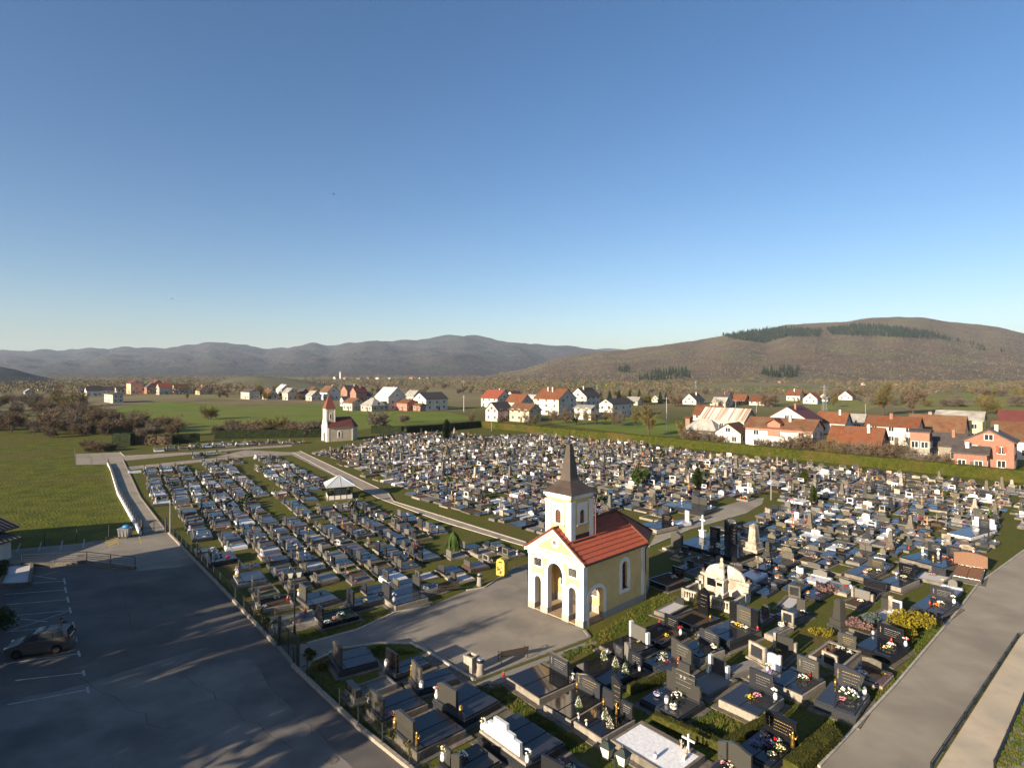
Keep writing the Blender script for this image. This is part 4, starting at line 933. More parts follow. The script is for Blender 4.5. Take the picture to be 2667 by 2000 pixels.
def grave_parts(sp, rng):
    """list of (part name, MB, parent part name or None) in local coordinates; x across, +y towards the head end"""
    w, l, hk = sp['w'], sp['l'], sp['hk']; kind = sp['kind']; P = []
    bm = sp['base']; top = hk
    if kind.startswith('bed'):
        k = MB(bm); r = .16
        k.cbox(-w / 2, w / 2, -l / 2, -l / 2 + r, 0, hk); k.cbox(-w / 2, w / 2, l / 2 - r * 2.2, l / 2, 0, hk)
        k.cbox(-w / 2, -w / 2 + r, -l / 2 + r, l / 2 - r * 2.2, 0, hk - .003); k.cbox(w / 2 - r, w / 2, -l / 2 + r, l / 2 - r * 2.2, 0, hk - .003)
        P.append(('kerb', k, None))
        f = MB(kind[4:]); f.box(-w / 2 + r, w / 2 - r, -l / 2 + r, l / 2 - 2.2 * r, 0, hk - sp.get('sink', .06))
        P.append(('bed_filling', f, None)); top = hk
    elif kind.startswith('slab'):
        n = int(kind[4]); hz = .5 if sp['heads'] else .1
        k = MB(bm); k.cbox(-w / 2, w / 2, -l / 2, l / 2, 0, hk); P.append(('kerb', k, None))
        sw = (w - .16 - .05 * (n - 1)) / n
        for i in range(n):
            x0 = -w / 2 + .08 + i * (sw + .05); q = MB(sp['slab'])
            q.cbox(x0, x0 + sw, -l / 2 + .08, l / 2 - hz, hk - .01, hk + .09, .015); P.append(('ledger_slab', q, None))
        top = hk + .09
        if sp['heads']:
            q = MB(sp.get('plinth', sp['slab'])); q.cbox(-w / 2 + .06, w / 2 - .06, l / 2 - hz + .04, l / 2 - .04, hk - .01, hk + .13); P.append(('headstone_base', q, None))
    elif kind == 'mound':
        q = MB('soil'); q.pyr(-w / 2, w / 2, -l / 2, l / 2, 0, -w / 2 + .3, w / 2 - .3, -l / 2 + .3, l / 2 - .3, .28); P.append(('earth_mound', q, None)); top = .28
    sp['top'] = top
    zb = hk + .12 if kind.startswith('slab') else (hk if kind.startswith('bed') else .0)
    yb = l / 2 - .27
    for hd in sp['heads']:
        st, fx, hw, hh, hm = hd[:5]; th = hd[5] if len(hd) > 5 else .14; ins = hd[6] if len(hd) > 6 else None
        x = fx * w; nm = 'headstone'
        q = MB(hm)
        if st == 'frame':
            q.plate(shifted(head_poly('rect', hw, hh), x, zb), yb - th / 2, yb + th / 2, holes=[[(x + sx * hw * .36, zb + z * hh) for sx, z in ((-1, .2), (-1, .86), (1, .86), (1, .2))]])
            q.box(x - hw * .62, x + hw * .62, yb - .2, yb + .2, zb - .1, zb + .02)
            P.append((nm, q, None)); p = MB('dark granite'); p.box(x - hw * .37, x + hw * .37, yb - th * .3, yb + th * .3, zb + .19 * hh, zb + .87 * hh); P.append(('plaque', p, nm)); continue
        if st == 'winged':
            q.plate(shifted(head_poly('rect', hw * .66, hh * .9), x, zb), yb - th / 2, yb + th / 2); P.append((nm, q, None))
            for s in (-1, 1):
                p = MB(sp.get('wing', 'white marble')); p.box(x + s * hw * .42 - .09, x + s * hw * .42 + .09, yb - .14, yb + .14, zb - .05, zb + hh * (1 if s < 0 else .7)); P.append(('side_pillar', p, nm))
            continue
        if st == 'obelisk':
            q.cbox(x - hw * .9, x + hw * .9, yb - hw * .9, yb + hw * .9, zb - .1, zb + .25); q.cbox(x - hw * .7, x + hw * .7, yb - hw * .7, yb + hw * .7, zb + .25, zb + hh * .3)
            q.pyr(x - hw * .5, x + hw * .5, yb - hw * .5, yb + hw * .5, zb + hh * .3, x - hw * .36, x + hw * .36, yb - hw * .36, yb + hw * .36, zb + hh * .93)
            q.pyr(x - hw * .36, x + hw * .36, yb - hw * .36, yb + hw * .36, zb + hh * .93, x - .02, x + .02, yb - .02, yb + .02, zb + hh); P.append((nm, q, None)); continue
        if st == 'pillar':
            q.cbox(x - hw * .7, x + hw * .7, yb - .35, yb + .35, zb - .1, zb + .3); q.pyr(x - hw * .5, x + hw * .5, yb - .22, yb + .22, zb + .3, x - hw * .42, x + hw * .42, yb - .18, yb + .18, zb + hh * .86)
            q.cbox(x - hw * .55, x + hw * .55, yb - .25, yb + .25, zb + hh * .86, zb + hh * .92, .05); q.plate(shifted(head_poly('cross', .32, hh * .3), x, zb + hh * .9), yb - .04, yb + .04); P.append((nm, q, None)); continue
        if st == 'pedcross':
            q.cbox(x - .3, x + .3, yb - .25, yb + .25, zb - .1, zb + .3 * hh); q.cbox(x - .36, x + .36, yb - .3, yb + .3, zb + .3 * hh, zb + .35 * hh)
            q.plate(shifted(head_poly('cross', hw, hh * .68), x, zb + hh * .34), yb - .06, yb + .06); P.append((nm, q, None)); continue
        if st == 'cross':
            q.plate(shifted(head_poly('cross', hw, hh), x, 0 if kind in ('mound', 'none') else zb - .05), yb - .045, yb + .045); P.append(('grave_cross', q, None)); continue
        if st == 'statue':
            q.cbox(x - .26, x + .26, yb - .26, yb + .26, zb - .1, zb + .5)
            q.lathe([(.2, .5), (.21, .8), (.17, 1.15), (.2, 1.35), (.12, 1.5), (.06, 1.54), (.1, 1.62), (.1, 1.7), (.03, 1.78)], 10, (x, yb, zb)); P.append(('statue', q, None)); continue
        if st == 'twin':
            for s in (-1, 1): q.plate(shifted(head_poly('slant' if s < 0 else 'rect', hw * .47, hh * (1 if s < 0 else .85)), x + s * hw * .25, zb), yb - th / 2, yb + th / 2)
        else: q.plate(shifted(head_poly(st, hw, hh), x, zb), yb - th / 2, yb + th / 2)
        P.append((nm, q, None))
        if ins:
            p = MB('gold engraving' if 'g' in ins else 'engraving'); yf = yb - th / 2
            if 'x' in ins:
                cx_ = x - hw * .36; p.box(cx_ - .015, cx_ + .015, yf - .008, yf, zb + hh * .35, zb + hh * .78); p.box(cx_ - .07, cx_ + .07, yf - .008, yf, zb + hh * .62, zb + hh * .62 + .03)
            nr = 4 if hh > .7 else 3
            for r in range(nr):
                z = zb + hh * (.72 - .14 * r); xx = x - hw * .22 + rng.random() * .05
                while xx < x + hw * (.36 if r < 2 else .22):
                    dx = .02 + .07 * rng.random(); p.box(xx, min(xx + dx, x + hw * .4), yf - .006, yf, z, z + .022 + (.018 if r == 0 else 0)); xx += dx + .035
            if 'o' in ins:
                for s in (-1, 1): p.lathe([(.085, 0), (.085, .008)], 10); k0 = len(p.v) - 20; p.v[k0:] = [(x + s * .13 + a * .8, yf - .004 - c, zb + hh * .55 + b * 1.2) for a, b, c in p.v[k0:]]
            P.append(('lettering', p, nm))
    return P
GRAVES = []                                    # footprints: (centre, angle, w, l)
def inside_grave(x, y, pad=.15):
    for c, ca, sa, hw, hl in GRAVES:
        dx, dy = x - c[0], y - c[1]
        if abs(dx * ca + dy * sa) < hw + pad and abs(-dx * sa + dy * ca) < hl + pad: return True
    return False
def place_grave(sp, c, ang, label, group=None, name='grave'):
    t = thing(name, label, 'grave', (c[0], c[1], 0), ang, group); made = {}
    for nm, m, par in grave_parts(sp, rnd):
        o = m.build(nm, made[par] if par else t)
        made[nm] = o
        if nm == 'headstone' and rnd.random() < .5: o.rotation_euler = (R(rnd.gauss(0, .9)), R(rnd.gauss(0, .7)), R(rnd.gauss(0, .8)))
    return t
# ---- flowers, vases, lanterns: things of their own on the graves
PROTO = {}
def blossoms(mb, col, r, n, rng, h=.8, c=(0, 0, 0), pr=.05):
    mb.use('leaves dark')
    for _ in range(int(n * .8)):
        a = rng.random() * 6.28; d = r * (.4 + .75 * rng.random()); z = rng.random() * r * h
        p = Vector((c[0] + d * math.cos(a), c[1] + d * math.sin(a), c[2] + z)); q = Vector((rng.uniform(-.1, .1), rng.uniform(-.1, .1), rng.uniform(.0, .1))) * (r / .2)
        mb.add([tuple(p), tuple(p + q), tuple(p + Vector((q.y, -q.x, .05)))], [(0, 1, 2)])
    for i in range(n):
        mb.use(col if isinstance(col, str) else rng.choice(col))
        a = rng.random() * 6.28; d = r * math.sqrt(rng.random()); z = r * h * (.35 + .75 * math.sqrt(max(0, 1 - (d / r) ** 2))) * rng.uniform(.8, 1.1); s = pr * rng.uniform(.7, 1.3)
        x, y, z = c[0] + d * math.cos(a), c[1] + d * math.sin(a), c[2] + z
        mb.add([(x - s, y, z), (x, y - s, z), (x + s, y, z), (x, y + s, z), (x, y, z + s * .8), (x, y, z - s * .6)], [(0, 1, 4), (1, 2, 4), (2, 3, 4), (3, 0, 4), (1, 0, 5), (2, 1, 5), (3, 2, 5), (0, 3, 5)])
COLS = {'white': 'white petals', 'cream': 'cream petals', 'yellow': 'yellow petals', 'red': 'red petals', 'pink': 'pink petals', 'violet': 'violet petals', 'orange': 'orange petals',
        'mixed': ['white petals', 'pink petals', 'yellow petals', 'violet petals'], 'pale': ['white petals', 'cream petals'], 'rosy': ['white petals', 'pink petals', 'red petals']}
def proto(kind, col):
    rg = random.Random(kind + col)
    if kind in ('bunch', 'spray', 'bowl'):
        m = MB('leaves dark'); r, n = {'bunch': (.22, 16), 'spray': (.36, 34), 'bowl': (.24, 20)}[kind]
        blossoms(m, COLS[col], r, n, rg, .75, (0, 0, .1 if kind == 'bowl' else 0), .055)
        o = m.build('flower_' + ('bowl' if kind == 'bowl' else 'bouquet'))
        if kind == 'bowl':
            p = MB('white porcelain'); p.lathe([(.08, 0), (.2, .1), (.22, .14)], 12); p.build('pot', o, True)
        return o
    if kind == 'vase':
        p = MB('white porcelain'); p.lathe([(.06, 0), (.09, .05), (.1, .18), (.06, .26), (.075, .3)], 10); o = p.build('flower_vase', None, True)
        m = MB('leaves dark'); blossoms(m, COLS[col], .16, 12, rg, 1.2, (0, 0, .3), .055); m.build('blossoms', o); return o
    if kind == 'lantern':
        g = MB('red glass' if col == 'red' else 'white porcelain' if col == 'white' else 'gold'); g.lathe([(.07, .03), (.09, .08), (.09, .22), (.05, .26)], 10); o = g.build('grave_lantern', None, True)
        c = MB('gold' if col != 'white' else 'silver metal'); c.lathe([(.095, 0), (.095, .03), (.07, .03)], 10); c.lathe([(.085, .25), (.09, .28), (.02, .36)], 10); c.build('metal_trim', o); return o
    if kind == 'pyramid':
        m = MB('leaves dark'); m.lathe([(.27, 0), (.02, .6)], 4)
        for i in range(60):
            z = .6 * (1 - math.sqrt(rg.random())); k = rg.randrange(4); r = .27 * (1 - z / .62) * .75; a = k * math.pi / 2 + math.pi / 4; t_ = rg.uniform(-.9, .9) * r
            x, y = r * math.cos(a) - t_ * math.sin(a), r * math.sin(a) + t_ * math.cos(a); m.use(rg.choice(['white petals'] * 3 + [COLS[col] if isinstance(COLS[col], str) else 'pink petals', 'leaves dark'])); s = .032
            m.add([(x - s, y, z), (x, y - s, z), (x + s, y, z), (x, y + s, z), (x, y, z + s)], [(0, 1, 4), (1, 2, 4), (2, 3, 4), (3, 0, 4)])
        return m.build('flower_pyramid')
    if kind == 'angel':
        m = MB('gold' if col == 'gold' else 'weathered white stone'); m.lathe([(.09, 0), (.08, .12), (.06, .3), (.075, .4), (.04, .46), (.05, .5), (.045, .55), (.01, .6)], 8)
        for s in (-1, 1): m.plate([(s * .03, .28), (s * .17, .52), (s * .12, .3)], .03, .05)
        return m.build('angel_figure', None, True)
    if kind == 'dry':
        m = MB('dried stems')
        for _ in range(50):
            a = rg.random() * 6.28; e = rg.uniform(.15, 1.0); L = rg.uniform(.2, .5); p = Vector((.03 * math.cos(a), .03 * math.sin(a), 0)); q = Vector((L * math.cos(a) * math.cos(e), L * math.sin(a) * math.cos(e), L * math.sin(e)))
            m.add([tuple(p), tuple(p + Vector((-.014 * math.sin(a), .014 * math.cos(a), 0))), tuple(q)], [(0, 1, 2)])
        return m.build('dried_bouquet')
NOUN = {'bunch': 'flower bunch', 'spray': 'flower spray', 'bowl': 'flower bowl', 'vase': 'vase of flowers', 'lantern': 'grave lantern', 'pyramid': 'wrapped flower pyramid', 'angel': 'angel figure', 'dry': 'dried bouquet'}
CAT = {'bunch': 'flowers', 'spray': 'flowers', 'bowl': 'flowers', 'vase': 'vase', 'lantern': 'lantern', 'pyramid': 'flowers', 'angel': 'figure', 'dry': 'flowers'}
GRP = {'bunch': 'flowers laid on the graves', 'spray': 'flowers laid on the graves', 'bowl': 'flowers laid on the graves', 'vase': 'vases on the graves', 'lantern': 'lanterns on the graves', 'pyramid': 'flower pyramids on black slabs', 'angel': 'small angel figures', 'dry': 'dried bouquets'}
USED = set()
NDEC = [0]
def decor(kind, col, loc, ref, sc=1., where=''):
    k = (kind, col); lab = (col if kind != 'dry' else 'straw coloured') + ' ' + NOUN[kind] + ' ' + (where + ' ' if where else '') + 'on ' + ref
    if lab in USED: return
    USED.add(lab); NDEC[0] += 1
    rot = rnd.random() * 6.28 if kind not in ('angel', 'pyramid') else UA
    if k not in PROTO:
        o = PROTO[k] = proto(kind, col); mover(o, loc, rot, sc); tag(o, lab, CAT[kind], GRP[kind])
    else: copy_tree(PROTO[k], loc, rot, sc, lab, CAT[kind], GRP[kind])
def hero(c, L, B, Rr, label, ref, kind, base, slab, heads, dec=(), hk=.4, sgn=1, name='grave', grow=1., **kw):
    z = hk + .08; a, b, r = G(*cpx(c, L), z), G(*cpx(c, B), z), G(*cpx(c, Rr), z)
    u = (b - a); u.z = 0; wv = u.length; v = (r - b); v.z = 0; lv = v.length
    ctr = (a + r) / 2; ang = math.atan2(u.y, u.x) * .5 + (math.atan2(v.y, v.x) - math.pi / 2) * .5
    if sgn < 0: ang += math.pi
    sp = dict(kind=kind, base=base, slab=slab, heads=heads, w=wv, l=lv, hk=hk, **kw)
    GRAVES.append(((ctr.x, ctr.y), math.cos(ang), math.sin(ang), wv / 2, lv / 2))
    t = place_grave(sp, ctr, ang, label, None, name)
    if wv > 1.2:
        q = MB('concrete'); q.box(-wv / 2 - .3, wv / 2 + .3, -lv / 2 - .35, lv / 2 + .3, 0, .05 + .004 * (len(GRAVES) % 9)); q.build('surround_paving', t)
    for d in dec:
        kd, col, fx, fy = d[:4]; s = d[4] if len(d) > 4 else 1.
        p = Matrix.Rotation(ang, 3, 'Z') @ Vector((fx * wv, fy * lv, 0)); top = sp['top'] if fy < .3 or not kind.startswith('slab') else hk + .13
        decor(kd, col, (ctr.x + p.x, ctr.y + p.y, top - (sp.get('sink', .06) if kind.startswith('bed') else 0)), ref, s, d[5] if len(d) > 5 else '')
BG, DG, GG, LG, WM, CO, PC, TZ, OS, WS = 'black granite', 'dark granite', 'grey granite', 'light granite', 'white marble', 'concrete', 'pale concrete', 'terrazzo', 'old stone', 'weathered white stone'
# --- block before the chapel's sunlit side (heads at the far right, facing the sun)
hero('A', (480, 665), (850, 890), (1285, 710), 'glossy black double grave mirroring the chapel, beside the plaza bench', 'mirror black grave by the bench', 'slab2', PC, BG, [('rect', .04, 1.75, 1.0, DG, .16, 'wx')], [('vase', 'white', .42, .43, .7), ('lantern', 'red', -.52, -.56)], .42)
hero('A', (860, 960), (1180, 1110), (1600, 915), 'glossy black grave with ogee stone and gold cross, one flower pyramid', 'black grave with gold cross', 'slab2', PC, BG, [('ogee', -.02, 1.9, 1.05, DG, .16, 'gx')], [('pyramid', 'cream', .22, -.06, 1.05), ('lantern', 'gold', -.42, .4)], .42)
hero('A', (1195, 1130), (1515, 1310), (1910, 1125), 'glossy black grave with tall tapered centre stone and two flower pyramids', 'black grave with tapered tall stone', 'slab2', PC, BG, [('rect', -.3, .95, .95, DG, .16), ('fan', 0, .7, 2.0, DG, .18, 'g'), ('rect', .32, .9, .85, DG, .16, 'w')],
     [('pyramid', 'pink', -.02, .05, 1.05), ('pyramid', 'rosy', .32, -.1, 1.05), ('dry', '', -.2, -.12, 1.1), ('dry', '', -.38, -.05, .9, 'upright'), ('angel', 'gold', .08, .3, 1.1), ('vase', 'white', -.44, -.4, .6), ('vase', 'cream', -.1, -.44, .6), ('lantern', 'gold', -.46, .36)], .42)
hero('A', (1560, 1335), (2310, 1700), (2700, 1490), 'wide flat white plastered grave with small white cross at its edge', 'wide white plastered grave', 'bed:white plaster', CO, WM, [('cross', .3, .75, .85, WM)], [('angel', 'stone', .36, .2, .9), ('angel', 'stone', .22, .34, .8, 'smaller'), ('vase', 'pale', .38, .06, .7), ('lantern', 'white', .12, -.3)], .45, sink=.03)
hero('A', (1195, 545), (1560, 760), (2040, 600), 'black grave with low name stone, grey cross stele and three flower pyramids', 'black grave with grey cross stele', 'slab2', BG, BG, [('rect', -.27, .95, .75, DG, .16, 'w'), ('fan', -.02, .42, 1.25, LG, .2), ('cut', .25, 1.15, .85, DG, .16, 'w')],
     [('pyramid', 'yellow', -.36, .12, 1.2), ('pyramid', 'cream', .02, .12, 1.2), ('pyramid', 'white', .33, .1, 1.2), ('lantern', 'white', .46, .34), ('lantern', 'white', -.46, .3, 1.1, 'left')], .4)
hero('B', (-180, 320), (110, 460), (460, 340), 'black grave with pale framed grey stone standing by the chapel lawn', 'grave with white edged grey stone', 'slab2', CO, BG, [('winged', .0, 1.9, 1.15, LG, .14)], [('bunch', 'cream', .1, .3, .6)], .38)
hero('B', (190, 175), (500, 300), (800, 185), 'raised bed of bare soil in black kerb with name stone and red flowers', 'soil bed with red flowers', 'bed:soil', BG, BG, [('rect', .02, 1.3, 1.0, BG, .14, 'w')], [('vase', 'red', .42, .34, 1.2), ('bunch', 'yellow', .25, -.05, 1.2), ('bunch', 'violet', -.1, .1), ('lantern', 'red', -.42, .42)], .5)
hero('C', (440, 900), (720, 1030), (985, 915), 'raised soil bed before a tall black pointed stone between two shrubs', 'soil bed before tall pointed stone', 'bed:soil', BG, BG, [('gable', -.05, .95, 2.1, BG, .3, 'w')], [('lantern', 'gold', .3, .3)], .4)
hero('C', (775, 1060), (1110, 1205), (1480, 1060), 'large polished grave with wide three part stone and golden crosses', 'large grave with golden crosses', 'slab2', DG, DG, [('rect', 0, 1.75, 1.35, GG, .2, 'g'), ('rect', -.37, .62, 1.45, BG, .3), ('rect', .37, .62, 1.45, BG, .3)],
     [('bunch', 'pale', -.2, .28), ('bunch', 'yellow', -.08, .28), ('bunch', 'cream', .06, .28), ('bunch', 'white', .2, .28), ('lantern', 'red', .47, .4)], .6)
hero('B', (690, 340), (930, 480), (1170, 365), 'dark grave with wavy topped stone in front of the golden cross grave', 'dark grave with wavy stone', 'slab2', PC, DG, [('ogee', 0, 1.65, 1.0, DG, .16, 'w')], [('bowl', 'pale', .3, .25), ('lantern', 'white', -.44, .36), ('dry', '', .18, -.25, .9)], .42)
hero('B', (290, 500), (600, 665), (885, 555), 'dark blue grave with tall grey slanted stone and several bouquets', 'dark grave with slanted grey stone', 'slab2', DG, DG, [('slant', .12, 1.7, 1.35, GG, .15, 'w')], [('spray', 'pale', -.32, .12), ('bunch', 'rosy', -.05, .0), ('spray', 'white', -.22, -.1, .9), ('lantern', 'red', .12, .26, 1.2)], .3)
hero('B', (240, 900), (690, 1105), (1010, 950), 'wide dark grave with stepped stone carrying two oval portraits', 'dark grave with stepped stone', 'slab2', DG, DG, [('step', .04, 2.3, 1.95, GG, .18, 'wo')], [('spray', 'white', .02, .2), ('bowl', 'white', .23, -.28, 1.), ('lantern', 'white', .0, -.2, 1.4), ('bowl', 'violet', -.3, -.12, .9)], .38)
hero('B', (740, 725), (1030, 870), (1330, 690), 'mottled grey gravel bed with blue grey stone between white sides', 'gravel bed with white sided stone', 'bed:grey gravel', CO, GG, [('winged', -.1, 1.5, 1.05, GG, .14)], [('vase', 'pale', -.4, .3, 1.1)], .25)
hero('B', (1110, 900), (1555, 1090), (1850, 890), 'dark double grave on stepped pale base with white vase and bouquets', 'dark double grave on pale base', 'slab2', PC, DG, [('rect', .0, 1.5, 1.1, DG, .16, 'w')], [('bunch', 'pink', .08, .1, 1.1), ('bunch', 'yellow', .0, -.06, 1.1), ('vase', 'white', .42, .28, 1.3)], .5)
hero('E', (30, 565), (310, 705), (470, 560), 'dark grave with grey stone and round white bouquet near the road', 'dark grave with round white bouquet', 'slab2', PC, DG, [('rect', .05, 1.4, 1.05, GG, .16, 'wx')], [('spray', 'white', .1, .12, .9), ('lantern', 'red', .16, .32)], .5)
hero('E', (375, 735), (740, 855), (905, 690), 'dark grave with fan shaped stone and large white flower spray by the road', 'grave with fan shaped stone', 'slab2', DG, DG, [('fan', .0, 1.7, 1.35, DG, .16, 'gx')], [('spray', 'white', .12, .1, 1.5), ('bunch', 'pink', .06, -.12), ('lantern', 'white', .4, .4, 1.3), ('lantern', 'gold', -.32, .38)], .5)
hero('B', (1290, 1430), (1700, 1645), (2010, 1405), 'dark grave crowded with bouquets, inside the clipped box hedge by the road', 'crowded dark grave inside box hedge', 'slab2', DG, BG, [('rect', .08, 1.7, 1.2, BG, .16, 'gx')], [('bunch', 'mixed', -.22, .2, 1.1), ('bunch', 'rosy', .1, .22, 1.2), ('spray', 'violet', .0, .03, .9), ('spray', 'cream', .3, .05, .8), ('bunch', 'violet', -.25, -.12), ('bunch', 'pale', .26, -.2), ('angel', 'gold', .46, .3, 1.4)], .35)
hero('V', (650, 500), (1145, 690), (1365, 560), 'dark grave with grey ogee stone and white arched niche at the bottom edge', 'bottom edge grave with white niche', 'slab2', DG, DG, [('ogee', .0, 1.7, 1.2, GG, .18)], [('spray', 'mixed', -.15, .12, .9), ('bunch', 'pale', .32, .3), ('lantern', 'gold', -.42, .38)], .35)
hero('E', (760, 265), (1075, 385), (1210, 265), 'black grave with name stone and white bouquet beside the golden bush', 'black grave by the golden bush', 'slab2', BG, BG, [('rect', .0, 1.7, 1.0, BG, .16, 'wx')], [('bunch', 'white', .2, .1, 1.3), ('bunch', 'cream', .2, -.1, 1.2), ('vase', 'rosy', .45, .35, 1.2), ('lantern', 'red', .1, .3), ('lantern', 'white', -.46, .4)], .45)
hero('E', (360, 340), (650, 445), (805, 300), 'pale kerbed bed of dry plants with gold lettered stone', 'bed of dry plants', 'bed:soil', PC, GG, [('rect', .1, 1.2, .95, GG, .15, 'g')], [('dry', '', -.2, .1, 1.3), ('spray', 'white', .0, .25, .8), ('bunch', 'white', .3, .2), ('lantern', 'red', -.25, -.1)], .3)
hero('E', (340, 470), (470, 535), (610, 460), 'small grassy grave with worn pale framed stone below the plant bed', 'small grave with worn framed stone', 'bed:short grass', OS, GG, [('frame', .0, 1.05, .95, WS, .16)], [], .16)
hero('D', (530, 1165), (800, 1275), (930, 1140), 'kerbed grave overgrown with pink heather and blue juniper', 'heather and juniper grave', 'bed:soil', OS, GG, [], [], .3, sink=.02)
hero('D', (1510, 700), (1785, 745), (1878, 640), 'brown polished grave with broad rusty arched stone beside the road', 'brown grave with rusty stone', 'slab2', 'grey granite', 'brown granite', [('arch', .0, 2.7, 1.35, 'rusty stone', .35)], [], .45)
hero('D', (1185, 995), (1480, 1085), (1575, 960), 'dark grave with orange and white flowers on its own lawn by the road', 'dark grave on its own lawn', 'slab2', DG, DG, [('rect', .0, 1.7, .95, DG, .15, 'x')], [('bunch', 'white', .12, .1, 1.2), ('bunch', 'orange', .1, -.1, 1.1), ('vase', 'white', .42, .32, 1.3), ('lantern', 'red', -.1, -.12), ('bunch', 'rosy', -.2, .3, .7)], .55)
hero('D', (1585, 320), (1780, 372), (1872, 275), 'white grave with stepped white side stones framing a dark plate', 'white grave with stepped stones', 'slab1', WM, DG, [('rect', .0, 1.3, 1.0, DG, .16, 'w'), ('rect', -.33, .45, 1.2, WM, .2), ('rect', .33, .45, 1.2, WM, .2), ('rect', -.44, .3, .7, WM, .25), ('rect', .44, .3, .7, WM, .25)], [('bowl', 'white', .2, .0, 1.2)], .4)
hero('C', (235, 825), (405, 882), (635, 765), 'low grave filled with white pebbles and a small dark tilted stone', 'white pebble grave', 'bed:white gravel', CO, DG, [('cut', .05, .75, .55, DG, .12)], [], .4)
hero('C', (175, 465), (410, 565), (645, 468), 'black rimmed planting bed with dark stone in the chapel shade', 'black rimmed bed by the chapel', 'bed:soil', BG, BG, [('rect', -.02, 1.35, .85, BG, .16, 'w')], [('spray', 'white', .0, .2, .9), ('bunch', 'red', -.2, .0, .8)], .5)
hero('B', (1210, 590), (1310, 665), (1585, 510), 'narrow speckled grave with white framed stone and engraved cross', 'narrow speckled grave', 'slab1', TZ, 'grey gravel', [('frame', .0, 1.3, 1.15, WS, .16)], [], .35)
hero('B', (1430, 640), (1640, 720), (1845, 600), 'white gravel grave with pale arched marble stone between posts', 'white gravel grave with arched marble', 'bed:white gravel', PC, WM, [('arch', .0, 1.1, 1.05, WM, .16), ('rect', -.37, .22, 1.15, WM, .24), ('rect', .37, .22, 1.05, WM, .24)], [('bunch', 'violet', .15, .1, 1.2), ('dry', '', -.1, -.1), ('vase', 'pale', -.1, .2)], .2)
hero('B', (1560, 440), (1800, 510), (2010, 400), 'grassy grave with pale stone set between two pale posts', 'grassy grave with two posts', 'bed:soil', OS, GG, [('winged', .0, 1.7, 1.05, GG, .15)], [('bunch', 'yellow', -.2, .2, .9)], .16, wing=WS)
hero('C', (1530, 1095), (1625, 1135), (1825, 1000), 'narrow pale stepped grave with shell shaped bowl', 'narrow stepped pale grave', 'slab1', PC, LG, [('frame', .0, .95, .95, WS, .14)], [('bowl', 'pale', -.1, .15, 1.2)], .4)
hero('C', (1620, 770), (1800, 805), (1985, 690), 'white pebble grave with worn stone on stepped base', 'white pebble grave with stepped base', 'bed:white gravel', OS, GG, [('frame', .0, 1.0, 1.05, OS, .2)], [], .22)
hero('C', (1640, 880), (1830, 965), (2010, 865), 'dark flat grave with slim upright grey stone', 'dark grave with slim stone', 'slab1', CO, DG, [('rect', .1, .75, .95, GG, .15)], [('bunch', 'white', .25, .3)], .3)
hero('D', (880, 770), (1080, 830), (1215, 740), 'dark grave with square black stone and white wreath', 'dark grave with white wreath', 'slab2', PC, DG, [('rect', -.05, 1.3, 1.15, BG, .15, 'w')], [('spray', 'pale', -.02, .25, .8), ('lantern', 'white', -.4, .3)], .45)
hero('D', (530, 680), (765, 738), (935, 660), 'dark slab grave with grey stone and pale yellow bouquets', 'dark slab grave with yellow bouquets', 'slab2', CO, DG, [('rect', .1, 1.45, .95, GG, .15, 'g')], [('bunch', 'cream', .1, .1, 1.2), ('bowl', 'orange', .1, -.15), ('bunch', 'white', .35, .25)], .4)
hero('D', (350, 650), (510, 692), (640, 622), 'empty grave plot of dry grass in a worn concrete kerb', 'dry grass plot', 'bed:short grass', CO, GG, [], [], .3)
hero('D', (1140, 545), (1500, 665), (1625, 560), 'large dark family grave with many slabs, vases and lanterns by the brown stone', 'large family grave near the brown stone', 'slab3', CO, BG, [('rect', -.28, 1.3, 1.0, DG, .16, 'w'), ('rect', .15, 1.3, 1.1, DG, .16, 'g'), ('rect', .42, .6, .8, GG, .16)], [('bunch', 'white', -.25, .0, 1.2), ('bunch', 'orange', .1, .2, 1.2), ('bunch', 'rosy', .3, .1, 1.1), ('vase', 'pale', -.42, .2, 1.3), ('lantern', 'gold', .02, -.1, 1.4), ('vase', 'white', -.1, .28, 1.4)], .5)
hero('D', (680, 835), (850, 890), (905, 845), 'low wide black stone with pale cap over a narrow grave', 'low wide black stone grave', 'slab1', OS, DG, [('rect', .0, 1.9, .7, BG, .2)], [], .2)
hero('D', (545, 955), (690, 1010), (760, 930), 'planted grave with pale sided stone and white flowers', 'planted grave with pale sides', 'bed:soil', CO, GG, [('winged', .0, 1.9, .85, LG, .15)], [('bunch', 'white', .1, .1, 1.2), ('bunch', 'red', -.2, .3, .7)], .2, wing=WS)
hero('D', (760, 1080), (920, 1130), (1060, 1050), 'white gravel grave with split pale stone in two heights', 'white gravel grave with split stone', 'bed:white gravel', CO, GG, [('rect', -.25, .8, .9, GG, .15), ('rect', .0, .3, 1.25, WS, .22), ('frame', .3, .9, 1.05, WM, .16)], [], .22)
hero('D', (400, 1180), (480, 1225), (545, 1200), 'grey tapered obelisk on square base before the heather grave', 'grey obelisk grave', 'bed:short grass', OS, GG, [('obelisk', .0, .7, 2.3, GG)], [], .12)
